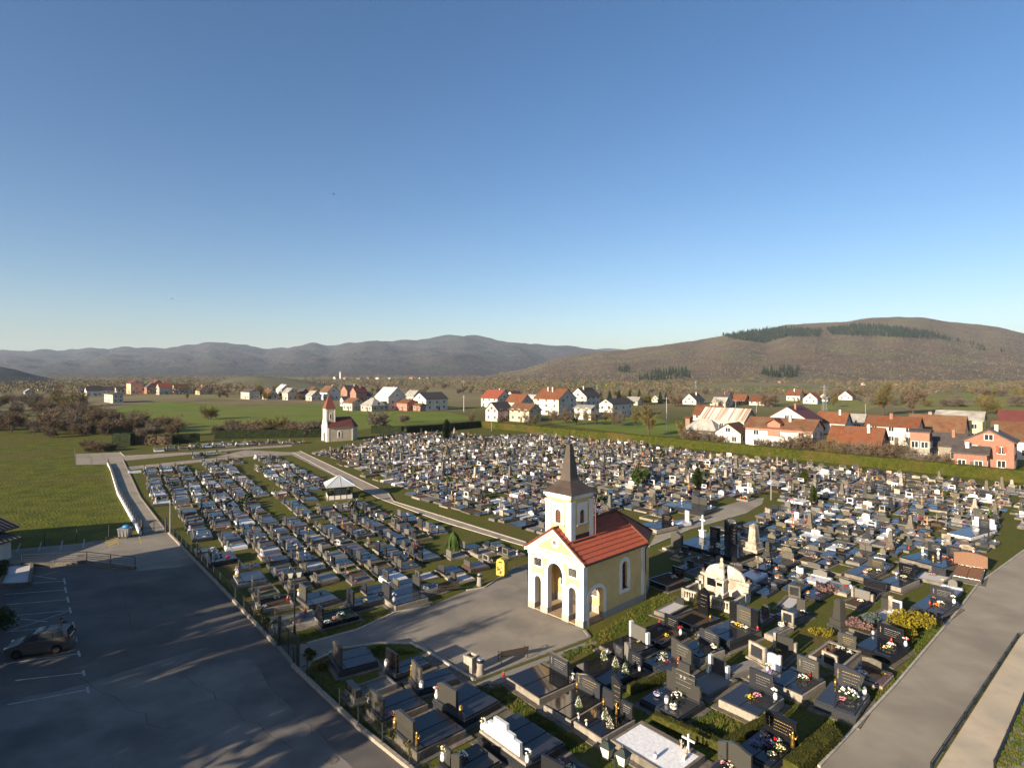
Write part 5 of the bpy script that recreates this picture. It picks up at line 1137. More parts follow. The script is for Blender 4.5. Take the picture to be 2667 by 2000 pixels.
# --- family tombs behind the chapel
hero('G', (400, 895), (1210, 1150), (1470, 1020), 'huge black family tomb with curved twin stones behind the chapel', 'huge black family tomb', 'slab4', BG, BG, [('pedcross', -.42, .7, 2.6, WM), ('rect', -.2, 1.2, 1.5, BG, .3, 'w'), ('slant', .02, .6, 2.6, BG, .4), ('round', .12, .7, 2.4, BG, .4, 'w'), ('rect', .28, 1.1, 1.1, BG, .3, 'w'), ('obelisk', .44, .9, 2.9, WS)], [('spray', 'pale', .1, -.1, 1.2), ('spray', 'rosy', .0, -.25, .9), ('bunch', 'white', -.02, .12, 1.2)], .5)
hero('G', (210, 350), (740, 475), (845, 390), 'black double family tomb with broad stone by the grey side walk', 'black tomb by the side walk', 'slab3', DG, DG, [('twin', .1, 2.4, 1.3, GG, .2)], [('bunch', 'pale', -.4, .2, 1.3), ('vase', 'white', -.3, .36, 1.2), ('lantern', 'white', .42, .3)], .6)
hero('G', (-130, 640), (70, 730), (280, 640), 'black grave with carved dark stone at the chapel end of the side walk', 'black grave near the side walk', 'slab2', PC, BG, [('wave', .0, 1.6, 1.1, BG, .2, 'g')], [('bunch', 'cream', -.3, .2, 1.2), ('vase', 'orange', .44, .3, 1.3)], .5)
hero('G', (225, 620), (300, 665), (475, 590), 'narrow white slab grave with tall white stone by the side walk', 'narrow white grave', 'slab1', WM, WM, [('rect', .2, .6, 1.35, WM, .2)], [('lantern', 'white', -.3, -.2), ('bunch', 'violet', .3, .2)], .4)
hero('G', (190, 960), (330, 1020), (410, 960), 'old grave with black house shaped stone on a pale base behind the chapel', 'old house shaped stone', 'bed:short grass', WS, GG, [('gable', .0, 1.3, 1.7, 'rough granite', .5)], [], .3)
# --- block between the main gate and the bench (heads at the fence side)
hero('8', (440, 565), (500, 690), (778, 608), 'dark green double slab with rough sunlit stone beside the main gate', 'dark slab beside the main gate', 'slab2', DG, DG, [('cut', .0, 1.75, 1.2, 'rough granite', .22)], [('spray', 'white', .44, .42, .7)], .4, -1)
hero('8', (545, 800), (615, 872), (925, 762), 'grey stone grave with bench like white topped head and grass strip', 'grey grave with white bench top', 'bed:terrazzo', TZ, TZ, [('rect', .0, 1.5, .45, GG, .4)], [('dry', '', .1, .1, .9)], .42, -1)
hero('8', (680, 920), (815, 1040), (1155, 912), 'dark double grave with plain grey stone next to the fence', 'dark grave next to the fence', 'slab2', CO, DG, [('rect', .02, 1.6, .95, GG, .16)], [('vase', 'yellow', .44, .43, 1.1), ('bunch', 'rosy', -.42, .25, 1.)], .42, -1)
hero('8', (885, 1090), (1065, 1272), (1410, 1095), 'large dark double grave with cut corner stone next to the fence', 'large dark grave with cut corner stone', 'slab2', CO, DG, [('cut', .1, 1.9, 1.1, GG, .18)], [('lantern', 'gold', .45, .43, 1.5), ('angel', 'gold', -.35, .42, 1.2)], .5, -1)
hero('8', (822, 655), (912, 722), (1172, 622), 'dark slab grave with black stone near the low planting by the plaza', 'dark grave near the plaza corner', 'slab2', DG, DG, [('rect', .05, 1.45, 1.2, BG, .15)], [('lantern', 'white', .45, .43, 1.4)], .35, -1)
hero('8', (985, 725), (1085, 812), (1392, 742), 'dark slab grave with brown tinted stone beside a slim cross figure', 'dark grave with brown tinted stone', 'slab2', DG, DG, [('rect', .05, 1.5, 1.1, 'rough granite', .15)], [('angel', 'gold', .46, .42, 1.3), ('lantern', 'white', -.46, .43, 1.5)], .35, -1)
hero('8', (1170, 885), (1410, 1032), (1672, 892), 'dark slab grave with pale sunlit stone and bouquet in the middle of its row', 'dark grave with pale sunlit stone', 'slab2', DG, DG, [('cut', .12, 1.8, 1.1, GG, .18)], [('vase', 'rosy', .44, .42, 1.3), ('lantern', 'gold', -.3, .42, 1.3)], .45, -1)
hero('8', (1470, 1115), (1860, 1335), (2175, 1192), 'dark triple grave with bright white stepped marble headstone', 'triple grave with white stepped stone', 'slab3', DG, DG, [('step', .05, 2.9, 1.15, WM, .2)], [('vase', 'pale', .47, .43, 1.2), ('vase', 'white', -.47, .43, 1.2)], .6, -1, plinth=PC)
hero('8', (1160, 1325), (1400, 1425), (1742, 1335), 'dark grave with two part grey stone and white vase at the bottom edge', 'bottom edge grave with two part stone', 'slab2', DG, BG, [('twin', .1, 1.5, .9, GG, .15)], [('vase', 'cream', .42, .43, 1.4), ('spray', 'white', .25, .05, .8), ('spray', 'cream', -.15, .38, .6)], .4, -1)
hero('8', (1900, 1420), (2130, 1530), (2330, 1390), 'dark grave with pink and white bouquets below the white stepped headstone', 'dark bottom edge grave with bouquets', 'slab2', CO, BG, [('rect', .0, 1.4, .9, DG, .15)], [('spray', 'rosy', .2, -.1, .8), ('bunch', 'pale', -.1, -.2)], .35, -1)
# --- nearest graves of the left block (heads at the fence side)
hero('7', (250, 340), (370, 445), (765, 385), 'black raised grave with flowers close to the mesh fence', 'black raised grave by the fence', 'slab1', BG, BG, [('rect', .0, 1.3, .8, BG, .14)], [('spray', 'white', .1, .1, 1.2), ('bunch', 'red', -.2, -.2, 1.1)], .5, -1)
hero('7', (660, 605), (745, 725), (1140, 660), 'broad plain blue black slab with white edged head in the left block', 'broad blue black slab', 'slab1', WS, DG, [('rect', .3, .8, .5, WM, .14)], [('vase', 'rosy', .3, .42, 1.2), ('bunch', 'yellow', .1, .43, 1.2)], .45, -1)
hero('7', (955, 935), (1010, 1085), (1500, 995), 'grave with pale kerb around black soil and red lanterns', 'pale kerbed black soil grave', 'bed:soil', PC, GG, [('rect', .2, 1.2, 1.0, GG, .15)], [('lantern', 'red', -.1, -.4, 1.4), ('bunch', 'cream', .3, -.1, 1.3), ('bunch', 'white', -.3, .3)], .35, -1)
hero('7', (1130, 1165), (1262, 1312), (1880, 1232), 'pebbled grave plot with wooden cross, wreaths and white rim by the gate', 'pebbled plot with wooden cross', 'bed:grey gravel', WS, GG, [('cross', .0, .5, 1.1, 'wood cross')], [('bunch', 'red', .2, -.25, 1.2), ('spray', 'violet', .0, -.2), ('bunch', 'yellow', -.15, .1, 1.3), ('bunch', 'mixed', -.25, -.1), ('lantern', 'red', .3, -.3, 1.3), ('bunch', 'rosy', -.35, .0, .9)], .4, -1)
hero('7', (1545, 905), (1700, 1055), (2110, 935), 'dark grave with two slabs and grey stone behind the lamp post', 'dark grave behind the lamp post', 'slab2', CO, DG, [('rect', .15, 1.5, 1.15, GG, .15)], [('vase', 'yellow', .44, .42, 1.2), ('dry', '', .2, -.2)], .4, -1)
hero('3', (480, 865), (620, 965), (1050, 875), 'black grave and planter with white flowers before the plaza verge', 'black planter grave', 'bed:leaves dark', BG, BG, [('rect', .1, 1.4, 1.0, BG, .14)], [('spray', 'white', -.1, -.1, 1.1), ('spray', 'rosy', -.35, .1, 1.), ('bunch', 'white', -.42, .35, 1.3)], .4, -1)
hero('3', (890, 725), (950, 805), (1290, 690), 'dark slab grave with brown edged stone and pale green wreath', 'dark grave with green wreath', 'slab2', DG, DG, [('rect', .1, 1.3, 1.1, DG, .15)], [('spray', 'cream', -.2, .05, .8), ('vase', 'white', .45, .3, 1.3)], .4, -1)
hero('1', (750, 1010), (855, 1085), (1140, 1012), 'light slab grave with leaning grey stone beside the far bench', 'light grave beside the far bench', 'slab2', CO, LG, [('rect', .1, 1.4, 1.1, GG, .15)], [('spray', 'pale', -.2, .2, 1.), ('bunch', 'rosy', .2, -.2), ('bunch', 'violet', -.1, -.3)], .35, -1)
hero('1', (415, 1085), (560, 1240), (905, 1120), 'grave with pinkish base and dark stone where the verge meets the plaza', 'pinkish based grave', 'slab2', 'pale concrete', DG, [('rect', .15, 1.5, 1.1, DG, .2)], [('vase', 'white', -.3, .43, 1.4)], .45, -1)
# ------------------------------------------------------------------ the great white family monument
def monument():
    A = G(1780.5, 1558.7); t = thing('family_monument', 'great weathered white family monument with robed statue and half round gable', 'monument', A, UA)
    GRAVES.append((tuple((A + Matrix.Rotation(UA, 3, 'Z') @ Vector((2.2, 1.8, 0)))[:2]), math.cos(UA), math.sin(UA), 2.3, 1.9))
    w = MB('monument stone'); w.box(0, 4.4, 3.2, 3.6, 0, 1.5); w.cbox(-.1, 4.5, 3.1, 3.7, 1.5, 1.66)
    for s in (0, 1):
        x0 = .35 if s == 0 else 2.45; c = 2.2; pts = [(c - .25 if s == 0 else c + .25, 1.66)]
        for i in range(11):
            a = R(97 + 83 * i / 10) if s == 0 else R(83 - 83 * i / 10); pts.append((c + 1.85 * math.cos(a), 1.66 + 1.12 * math.sin(a)))
        if s == 0: pts = pts[:1] + pts[1:]
        else: pts = pts[:1] + pts[1:]
        w.plate(pts if s else pts[::-1], 3.28, 3.52)
        q = [(c + (x - c) * .78 + (-.12 if s == 0 else .12), 1.66 + (z - 1.66) * .72 + .08) for x, z in pts]; w.plate(q if s else q[::-1], 3.22, 3.28)
    for x in (-.12, 4.12):
        w.box(x, x + .4, 2.5, 3.2, 0, .7); w.plate([(x, .7), (x + .4, .7), (x + .4, 1.4), (x, 1.4)], 2.9, 3.2)
    w.build('back_wall', t)
    p = MB('monument stone'); p.cbox(1.75, 2.65, 2.2, 3.1, 0, .5); p.cbox(1.85, 2.55, 2.3, 3.1, .5, 1.5); p.cbox(1.78, 2.62, 2.24, 3.1, 1.5, 1.66); o = p.build('pedestal', t)
    b = MB('black granite'); b.box(.55, 1.55, 3.15, 3.2, .62, 1.3); b.box(1.95, 2.45, 2.26, 2.3, 1.12, 1.4); b.build('plaque', t)
    s = MB('monument stone'); c = (2.2, 2.68, 1.66)
    s.lathe([(.3, 0), (.27, .3), (.22, .75), (.25, .95), (.27, 1.15), (.24, 1.35), (.12, 1.5), (.09, 1.54), (.13, 1.62), (.14, 1.72), (.1, 1.83), (.02, 1.88)], 14, c, 1, .8)
    for k in range(9): a = k * .7; s.tube((c[0] + .28 * math.cos(a), c[1] + .22 * math.sin(a), c[2]), (c[0] + .2 * math.cos(a + .2), c[1] + .16 * math.sin(a + .2), c[2] + .95), .03, .02)
    s.tube((c[0] - .22, c[1] - .05, c[2] + 1.3), (c[0] - .1, c[1] - .24, c[2] + 1.0), .075, .05); s.tube((c[0] + .22, c[1] - .05, c[2] + 1.3), (c[0] + .05, c[1] - .26, c[2] + 1.05), .075, .05)
    s.tube((c[0] - .1, c[1] - .24, c[2] + 1.0), (c[0], c[1] - .27, c[2] + 1.15), .05, .035); s.build('statue', t, True)
    for (x0, y0), (x1, y1) in (((0, 0), (1.7, 0)), ((2.7, 0), (4.4, 0)), ((0, 0), (0, 2.5)), ((4.4, 0), (4.4, 2.5))):
        m = MB('monument stone'); d = Vector((x1 - x0, y1 - y0, 0)); L = d.length; M = Matrix.Translation((x0, y0, 0)) @ Matrix.Rotation(math.atan2(d.y, d.x), 4, 'Z')
        m.box(0, L, -.12, .12, 0, .22, M); m.box(0, L, -.12, .12, .78, .9, M); n = int(L / .22)
        for i in range(1, n): q = MB('monument stone'); q.lathe([(.05, .22), (.075, .4), (.045, .62), (.06, .78)], 6, (L * i / n, 0, 0)); m.merge(q, M)
        m.box(-.15, .15, -.15, .15, 0, 1.0, M); m.box(L - .15, L + .15, -.15, .15, 0, 1.003, M); m.build('balustrade', t)
    MB('short grass').box(.12, 4.28, .12, 3.2, 0, .12).build('grass_bed', t)
    v = MB('rusty stone'); v.lathe([(.08, 0), (.14, .12), (.07, .22), (.12, .3)], 8, (4.35, 3.4, 1.66)); v.lathe([(.08, 0), (.14, .12), (.07, .22), (.12, .3)], 8, (.05, 3.4, 1.66)); v.build('urn', t)
monument()
def crucifix():
    P = G(1949, 1299); t = thing('cemetery_cross', 'large white cemetery cross above a dark slab at the end of the side walk', 'cross', P, UA)
    m = MB('white wall'); m.plate(shifted(head_poly('cross', 1.5, 2.6), 0, 0), -.09, .09); m.build('cross', t)
    d = MB('dark granite'); d.plate([(-.6, .1), (.6, .1), (.6, 1.0), (-.6, 1.0)], -.55, -.4); d.build('name_stone', t)
    b = MB('pale concrete'); b.cbox(-.9, .9, -2.2, .3, 0, .25); b.build('base', t); GRAVES.append(((P.x - .6, P.y - .6), math.cos(UA), math.sin(UA), 1.2, 1.8))
    for k, (cl, x, y) in enumerate((('pale', .0, -1.0), ('cream', .2, -1.5))): q = Matrix.Rotation(UA, 3, 'Z') @ Vector((x, y, .25)); decor('spray', cl, P + q, 'the base of the white cemetery cross', 1.2)
    for x in (-.3, .3): q = Matrix.Rotation(UA, 3, 'Z') @ Vector((x, -2.05, .25)); decor('lantern', 'red', P + q, 'the base of the white cemetery cross', 1.3, 'left' if x < 0 else 'right')
crucifix()
# ------------------------------------------------------------------ clipped box hedges between the front graves
def hedge(name, label, pts, h, wd, m, step=.5, amp=.06, leaves=60, group=None, ls=.05, cat='hedge'):
    """clipped hedge: noisy closed box with leaf sprigs over its faces; pts on the ground"""
    mb = MB(m)
    for A, B in zip(pts, pts[1:]):
        A = Vector((A[0], A[1], 0)); B = Vector((B[0], B[1], 0)); d = B - A; L = d.length; u = d / L; n = Vector((-u.y, u.x, 0))
        nx = max(2, int(L / step)); sec = [(-wd / 2, 0), (-wd / 2, h * .5), (-wd / 2, h * .94), (-wd * .4, h), (0, h * 1.01), (wd * .4, h), (wd / 2, h * .94), (wd / 2, h * .5), (wd / 2, 0)]
        vs = []; k = len(sec)
        for i in range(nx + 1):
            for a, z in sec:
                p = A + u * (L * i / nx) + n * a + Vector((0, 0, z)); f = amp * noise.noise(p * (1.1 / step) * .5) if z > 0 else 0
                p += n * (f if a > 0 else -f) + Vector((0, 0, f * .8)); vs.append(tuple(p))
        fs = [(i * k + j, (i + 1) * k + j, (i + 1) * k + j + 1, i * k + j + 1) for i in range(nx) for j in range(k - 1)] + [tuple(range(k)), tuple(range((nx + 1) * k - 1, nx * k - 1, -1))]
        mb.add(vs, fs)
        for _ in range(int(leaves * L)):
            s = rnd.random() * L; r = rnd.random() * (2 * h + wd)
            if r < h: a, z, nn = -wd / 2, r, -n
            elif r < h + wd: a, z, nn = r - h - wd / 2, h, Vector((0, 0, 1))
            else: a, z, nn = wd / 2, r - h - wd, n
            p = A + u * s + n * a + Vector((0, 0, z)); t1 = Vector((rnd.uniform(-1, 1), rnd.uniform(-1, 1), rnd.uniform(-1, 1))) * ls; t2 = Vector((rnd.uniform(-1, 1), rnd.uniform(-1, 1), rnd.uniform(-1, 1))) * ls
            mb.add([tuple(p - nn * .01), tuple(p + nn * ls * rnd.uniform(.6, 1.6) + t1), tuple(p + t2)], [(0, 1, 2)])
    return tag(mb.build(name), label, cat, group)
gB = lambda x, y, z=0: G(*cpx('B', (x, y)), z)
hedge('box_hedge', 'short clipped box hedge between the pyramid grave and the stepped stone', [gB(160, 860), gB(560, 705)], .55, .42, 'box hedge leaves', .25, .05, 260)
hedge('box_hedge', 'angled clipped box hedge around the small front lawn', [gB(430, 1150), gB(1180, 1480), gB(1640, 1185)], .5, .5, 'box hedge leaves', .25, .05, 300)
gE = lambda x, y: G(*cpx('E', (x, y)))
hedge('box_hedge', 'thick clipped box hedge along the kerb of the pale road', [gE(200, 1400), gE(570, 1075)], .7, .8, 'box hedge leaves', .25, .06, 420)
# ------------------------------------------------------------------ filling the blocks row by row
walk = [(556, 1190), (640, 1168), (790, 1172), (1015, 1278), (1045, 1303), (1392, 1410), (1378, 1436), (1140, 1366), (960, 1300), (740, 1190)]
side = [(1675, 1436), (1705, 1376), (1862, 1318), (1930, 1298), (2030, 1285), (2010, 1320), (1948, 1345), (1805, 1388)]
chap = [(1340, 1600), (1377, 1480), (1560, 1440), (1740, 1495), (1700, 1580), (1530, 1665)]
chap2 = [(800, 1180), (815, 1138), (940, 1132), (955, 1156), (870, 1170)]
pav = [(815, 1300), (832, 1268), (930, 1268), (945, 1304), (860, 1330)]
aisle = [(606, 1190), (650, 1186), (705, 1260), (775, 1345), (735, 1350), (680, 1290)]
aisleR = [(2520, 1500), (2590, 1420), (2620, 1300), (2660, 1300), (2640, 1400), (2610, 1450), (2560, 1520)]
lawn1 = [(1160, 1128), (1250, 1140), (1400, 1134), (1445, 1140), (1560, 1150), (1600, 1100), (1250, 1090)]
verge = [(380, 1330), (370, 1290), (350, 1265), (410, 1300), (420, 1330)]
EXCL = [walk, side, chap, chap2, pav, aisle, aisleR, lawn1, verge, [(1120, 1395), (1205, 1395), (1215, 1440), (1120, 1440)], [(1120, 1560), (1130, 1520), (1215, 1515), (1220, 1545)], [(1270, 1510), (1280, 1470), (1340, 1470), (1330, 1500)],
        [(2310, 1680), (2320, 1590), (2430, 1590), (2430, 1680)], [(1690, 1900), (1760, 1840), (2020, 1850), (2120, 1900), (1990, 1960)], [(470, 1212), (530, 1205), (530, 1232), (490, 1236)], [(2140, 1120), (2150, 1100), (2160, 1120)], [(1230, 1790), (1300, 1745), (1560, 1655), (1715, 1555), (1750, 1600), (1570, 1690), (1480, 1725), (1300, 1790)], [(1180, 1130), (1150, 1150), (1140, 1120)]]
BL = [[(328, 1224), (480, 1209), (640, 1190), (752, 1186), (965, 1300), (1140, 1366), (1366, 1432), (1372, 1472), (1336, 1478), (1262, 1526), (1215, 1534), (1120, 1574), (1030, 1590), (930, 1634), (800, 1668), (765, 1672), (722, 1664), (600, 1540), (448, 1388), (368, 1292)],
      [(468, 1186), (600, 1174), (700, 1168), (640, 1184), (470, 1200)], [(398, 1164), (640, 1150), (836, 1150), (800, 1156), (640, 1162), (400, 1178)]]
BM = [[(792, 1174), (850, 1172), (960, 1140), (1080, 1124), (1180, 1120), (1250, 1132), (1430, 1128), (1900, 1187), (2667, 1270), (2900, 1296), (2800, 1380), (2667, 1430), (2548, 1516), (2486, 1596), (2330, 1778), (2128, 1996), (2080, 2060), (1640, 2060), (1430, 1890), (1270, 1795), (1300, 1765), (1420, 1710), (1560, 1650), (1720, 1570), (1700, 1430), (1690, 1390), (1620, 1330), (1480, 1430), (1372, 1405), (1030, 1300), (1015, 1276)]]
BC = [[(830, 1730), (900, 1700), (1080, 1692), (1230, 1785), (1560, 2060), (1150, 2060), (930, 1880), (800, 1750)]]
def fill(polys, ang, pitch, wlo, whi, sgn, block, jit=.3, skip=.06):
    u = Vector((math.cos(ang), math.sin(ang), 0)); v = Vector((-u.y, u.x, 0)); out = []
    for pi, poly in enumerate(polys):
        Q = [G(*p) for p in poly]; a0, a1 = min(q.dot(u) for q in Q), max(q.dot(u) for q in Q); b0, b1 = min(q.dot(v) for q in Q), max(q.dot(v) for q in Q)
        row = 0; b = b0 + 1.3
        while b < b1:
            row += 1; a = a0; k = 0
            while a < a1:
                w = rnd.choice([wlo, (wlo + whi) / 2, whi, whi]) * rnd.uniform(.92, 1.08); l = min(pitch - .5, rnd.uniform(2.2, 2.85)); c = u * (a + w / 2) + v * (b + rnd.uniform(-jit, jit))
                a += w + rnd.uniform(.06, .4) + (1.2 if rnd.random() < .05 else 0)
                if c.y < 26: continue
                x, y = PX(c)
                if not inpoly(x, y, poly) or any(inpoly(x, y, e) for e in EXCL): continue
                bad = False
                for sx in (-.5, 0, .5):
                    for sy in (-.5, 0, .5):
                        p = c + u * (sx * w) + v * (sy * l)
                        if inside_grave(p.x, p.y, .02) or any(inpoly(*PX(p), e) for e in (walk, side, chap)): bad = True
                        if sx and sy and not inpoly(*PX(p), poly): bad = True
                    if bad: break
                if bad or rnd.random() < skip: continue
                k += 1; out.append((c, ang + R(rnd.gauss(0, 1.2)), w, l, sgn, block, pi, row, k))
            b += pitch
    return out
CAND = fill(BL, UL, 2.75, 1.25, 2.15, -1, 'L', .22, .06) + fill(BM, UM, 3.15, 1.25, 2.3, 1, 'M', .4, .05) + fill(BC, UA + .03, 3.4, 1.5, 2.2, -1, 'C', .2, .1)
def grave_at(c, w, l):                       # keep hero-free ground only (heroes were placed first)
    return not inside_grave(c.x, c.y, .1)
CAND.sort(key=lambda g: g[0].y if abs(g[0].x / g[0].y) < .95 else g[0].y + 500)
def orn(n):
    W = 'first second third fourth fifth sixth seventh eighth ninth tenth eleventh twelfth thirteenth fourteenth fifteenth sixteenth seventeenth eighteenth nineteenth twentieth'.split()
    return W[n - 1] if n <= 20 else ('%d%s' % (n, {1: 'st', 2: 'nd', 3: 'rd'}.get(n % 10, 'th')))
MN = {BG: 'black', DG: 'dark', GG: 'grey', LG: 'light grey', WM: 'white', TZ: 'speckled', CO: 'concrete', OS: 'weathered', WS: 'pale', PC: 'pale', 'rough granite': 'rough', 'brown granite': 'brown'}
HN = {'rect': 'square stone', 'arch': 'arched stone', 'ogee': 'ogee stone', 'slant': 'slanted stone', 'wave': 'wavy stone', 'step': 'stepped stone', 'fan': 'fan stone', 'gable': 'pointed stone', 'cut': 'cut corner stone', 'frame': 'framed stone',
      'cross': 'upright cross', 'obelisk': 'tall obelisk', 'pillar': 'pillar and cross', 'pedcross': 'cross on pedestal', 'statue': 'standing statue', 'twin': 'twin stones', 'round': 'round topped stone', 'winged': 'white sided stone', None: 'no headstone'}
def random_spec(w, l, block, rg):
    r = rg.random(); near = block == 'L'
    st = rg.choice(['rect', 'rect', 'rect', 'cut', 'arch', 'slant', 'ogee', 'wave', 'frame', 'twin'] + ([] if near else ['frame', 'winged', 'gable', 'round', 'fan', 'step']))
    hm = rg.choice([GG, GG, DG, DG, BG, LG, 'rough granite'] if near else [GG, GG, DG, DG, DG, BG, DG, GG, OS, OS, GG, 'rough granite', 'rough granite', LG, WS] if rg.random() < .97 else [WM])
    if st == 'frame': hm = rg.choice([WM, WS, LG, OS, LG])
    hw = min(1.25, w * rg.uniform(.4, .68)); hh = rg.uniform(.45, .82) if near else rg.uniform(.42, .8)
    sp = dict(w=w, l=l, hk=rg.uniform(.12, .33), base=rg.choice([CO, CO, CO, DG, DG, GG, TZ, PC]), wing=rg.choice([LG, WS, OS]), slab=rg.choice([DG, DG, DG, BG, BG, GG, TZ, LG, 'brown granite', 'rough granite']))
    if r < (.58 if near else .58): sp['kind'] = 'slab2' if w > 1.75 else 'slab1'
    elif r < (.66 if near else .64): sp['kind'] = 'slab1'; sp['slab'] = WM; sp['base'] = rg.choice([WM, PC]); hm = rg.choice([WM, LG, GG])
    elif r < .93:
        sp['kind'] = 'bed:' + rg.choice(['soil', 'grey gravel', 'white gravel', 'short grass', 'short grass', 'terrazzo', 'leaves dark']); sp['hk'] = rg.uniform(.14, .35); sp['base'] = rg.choice([CO, OS, TZ, PC])
    else: sp['kind'] = rg.choice(['mound', 'bed:soil']); sp['hk'] = .2; st = 'cross'; hm = rg.choice(['wood cross', LG, 'wood cross', OS]); hw, hh = .55, rg.uniform(1.0, 1.4)
    if not near and r > .45 and rg.random() < .15 and sp['kind'] != 'mound':
        st = rg.choice(['obelisk', 'obelisk', 'pillar', 'pedcross', 'statue', 'cross']); hm = rg.choice([OS, WS, GG, DG, LG, OS]); hw, hh = (.5, rg.uniform(1.2, 2.1)); hw = .7 if st == 'cross' else hw
        if st == 'cross': hh = min(hh, 1.6)
    ins = rg.choice(['w', 'wx', 'g', None]) if hm in (BG, DG, GG) else None
    sp['heads'] = [(st, rg.uniform(-.12, .12), hw, hh, hm, .14, ins)]
    return sp
def spec_words(sp):
    h = sp['heads'][0]; k = sp['kind']
    a = {'slab1': MN.get(sp['slab'], 'dark') + ' slab grave', 'slab2': MN.get(sp['slab'], 'dark') + ' double grave', 'mound': 'earth mound grave'}.get(k)
    if not a: a = {'bed:soil': 'bare soil grave', 'bed:grey gravel': 'grey gravel grave', 'bed:white gravel': 'white gravel grave', 'bed:short grass': 'grassy grave', 'bed:terrazzo': 'speckled bed grave', 'bed:leaves dark': 'planted grave'}[k]
    return a + ' with ' + HN[h[0]]
NIND = 298 - len(GRAVES)
CNT = {}
ALLG = MB('concrete'); ALLF = MB('leaves dark'); ROWS = {}
FARF = [('bunch', c) for c in ('white', 'pale', 'pink', 'red', 'yellow', 'mixed', 'rosy', 'orange', 'violet', 'white')]
def far_flower(rg, p, r=.2):
    c = COLS[rg.choice(FARF)[1]]
    for _ in range(rg.randint(3, 7)):
        ALLF.use(c if isinstance(c, str) else rg.choice(c)); s = rg.uniform(.04, .085); x, y, z = p[0] + rg.uniform(-r, r), p[1] + rg.uniform(-r, r), p[2] + rg.uniform(.02, .3)
        ALLF.add([(x - s, y, z), (x, y - s, z), (x + s, y, z), (x, y + s, z), (x, y, z + s)], [(0, 1, 4), (1, 2, 4), (2, 3, 4), (3, 0, 4)])
for i, (c, ang, w, l, sgn, block, pi, row, k) in enumerate(CAND):
    rg = random.Random(i * 7 + 3); sp = random_spec(w, l, block, rg); an = ang + (math.pi if sgn < 0 else 0)
    Rm = Matrix.Rotation(an, 4, 'Z')
    if i < NIND:
        where = ('row %d left block' % row if block == 'L' and pi == 0 else 'the upper left plot' if block == 'L' else 'row %d front left block' % row if block == 'C' else 'row %d right block' % row)
        ref = '%s grave, %s' % (orn(k), where)
        t = place_grave(sp, c, an, spec_words(sp) + ', ' + ref, 'graves in rows across the cemetery')
        for _ in range(rg.choice([0, 1, 1, 2, 2])):
            kd, cl = rg.choice([('bunch', 'white'), ('bunch', 'pale'), ('bunch', 'pink'), ('bunch', 'yellow'), ('bunch', 'red'), ('vase', 'white'), ('vase', 'mixed'), ('spray', 'mixed'), ('spray', 'white'), ('lantern', 'red'), ('lantern', 'white'), ('bowl', 'orange'), ('bunch', 'violet'), ('lantern', 'gold')])
            fy = rg.choice([.3, .2, -.1, -.3]); fx = rg.uniform(-.4, .4); p = Rm @ Vector((fx * w, fy * l, 0)); n = CNT.get(CAT[kd], 0)
            if n < 225: decor(kd, cl, (c.x + p.x, c.y + p.y, sp['top'] - (.06 if sp['kind'].startswith('bed') else 0)), 'the ' + ref, rg.uniform(.75, 1.0)); CNT[CAT[kd]] = n + 1
            else: far_flower(rg, (c.x + p.x, c.y + p.y, sp['top']))
    else:
        sp['heads'] = [h[:6] for h in sp['heads']]; M = Matrix.Translation(c) @ Rm
        for nm, m, par in grave_parts(sp, rg): ALLG.merge(m, M)
        for _ in range(rg.choice([0, 1, 2, 2, 3])):
            p = Rm @ Vector((rg.uniform(-.42, .42) * w, rg.choice([.4, .3, .2, -.1, -.3]) * l, 0)); far_flower(rg, (c.x + p.x, c.y + p.y, sp['top']))
        if rg.random() < .09:
            p = Rm @ Vector((rg.uniform(-.5, .5) * w, rg.uniform(-.5, .5) * l, 0)); ALLF.use(rg.choice(['thuja leaves', 'leaves dark', 'box hedge leaves', 'heather'])); hb = rg.uniform(.4, 1.3)
            for _ in range(40):
                v = Vector((rg.gauss(0, 1), rg.gauss(0, 1), rg.gauss(0, 1))).normalized() * .45; c0 = Vector((c.x + p.x + v.x, c.y + p.y + v.y, .2 + hb * .5 + v.z * hb)); e = Vector((rg.gauss(0, 1), rg.gauss(0, 1), rg.gauss(0, 1))).normalized() * .2; f_ = e.orthogonal().normalized() * .16; ALLF.add([tuple(c0 - f_), tuple(c0 + e), tuple(c0 + f_), tuple(c0 - e)], [(0, 1, 2, 3)])
        if rg.random() < .18:
            p = Rm @ Vector((rg.uniform(-.42, .42) * w, .35 * l, 0)); ALLF.use('white porcelain'); ALLF.lathe([(.08, 0), (.1, .25), (.05, .4)], 5, (c.x + p.x, c.y + p.y, sp['top']))
print('graves', len(GRAVES), len(CAND), 'decor', NDEC[0], CNT)
tag(ALLG.build('distant_graves'), 'hundreds of small graves in packed rows toward the back hedges', 'graves', kind='stuff')
tag(ALLF.build('distant_grave_flowers'), 'tiny dots of flowers and lanterns on the distant graves', 'flowers', kind='stuff')
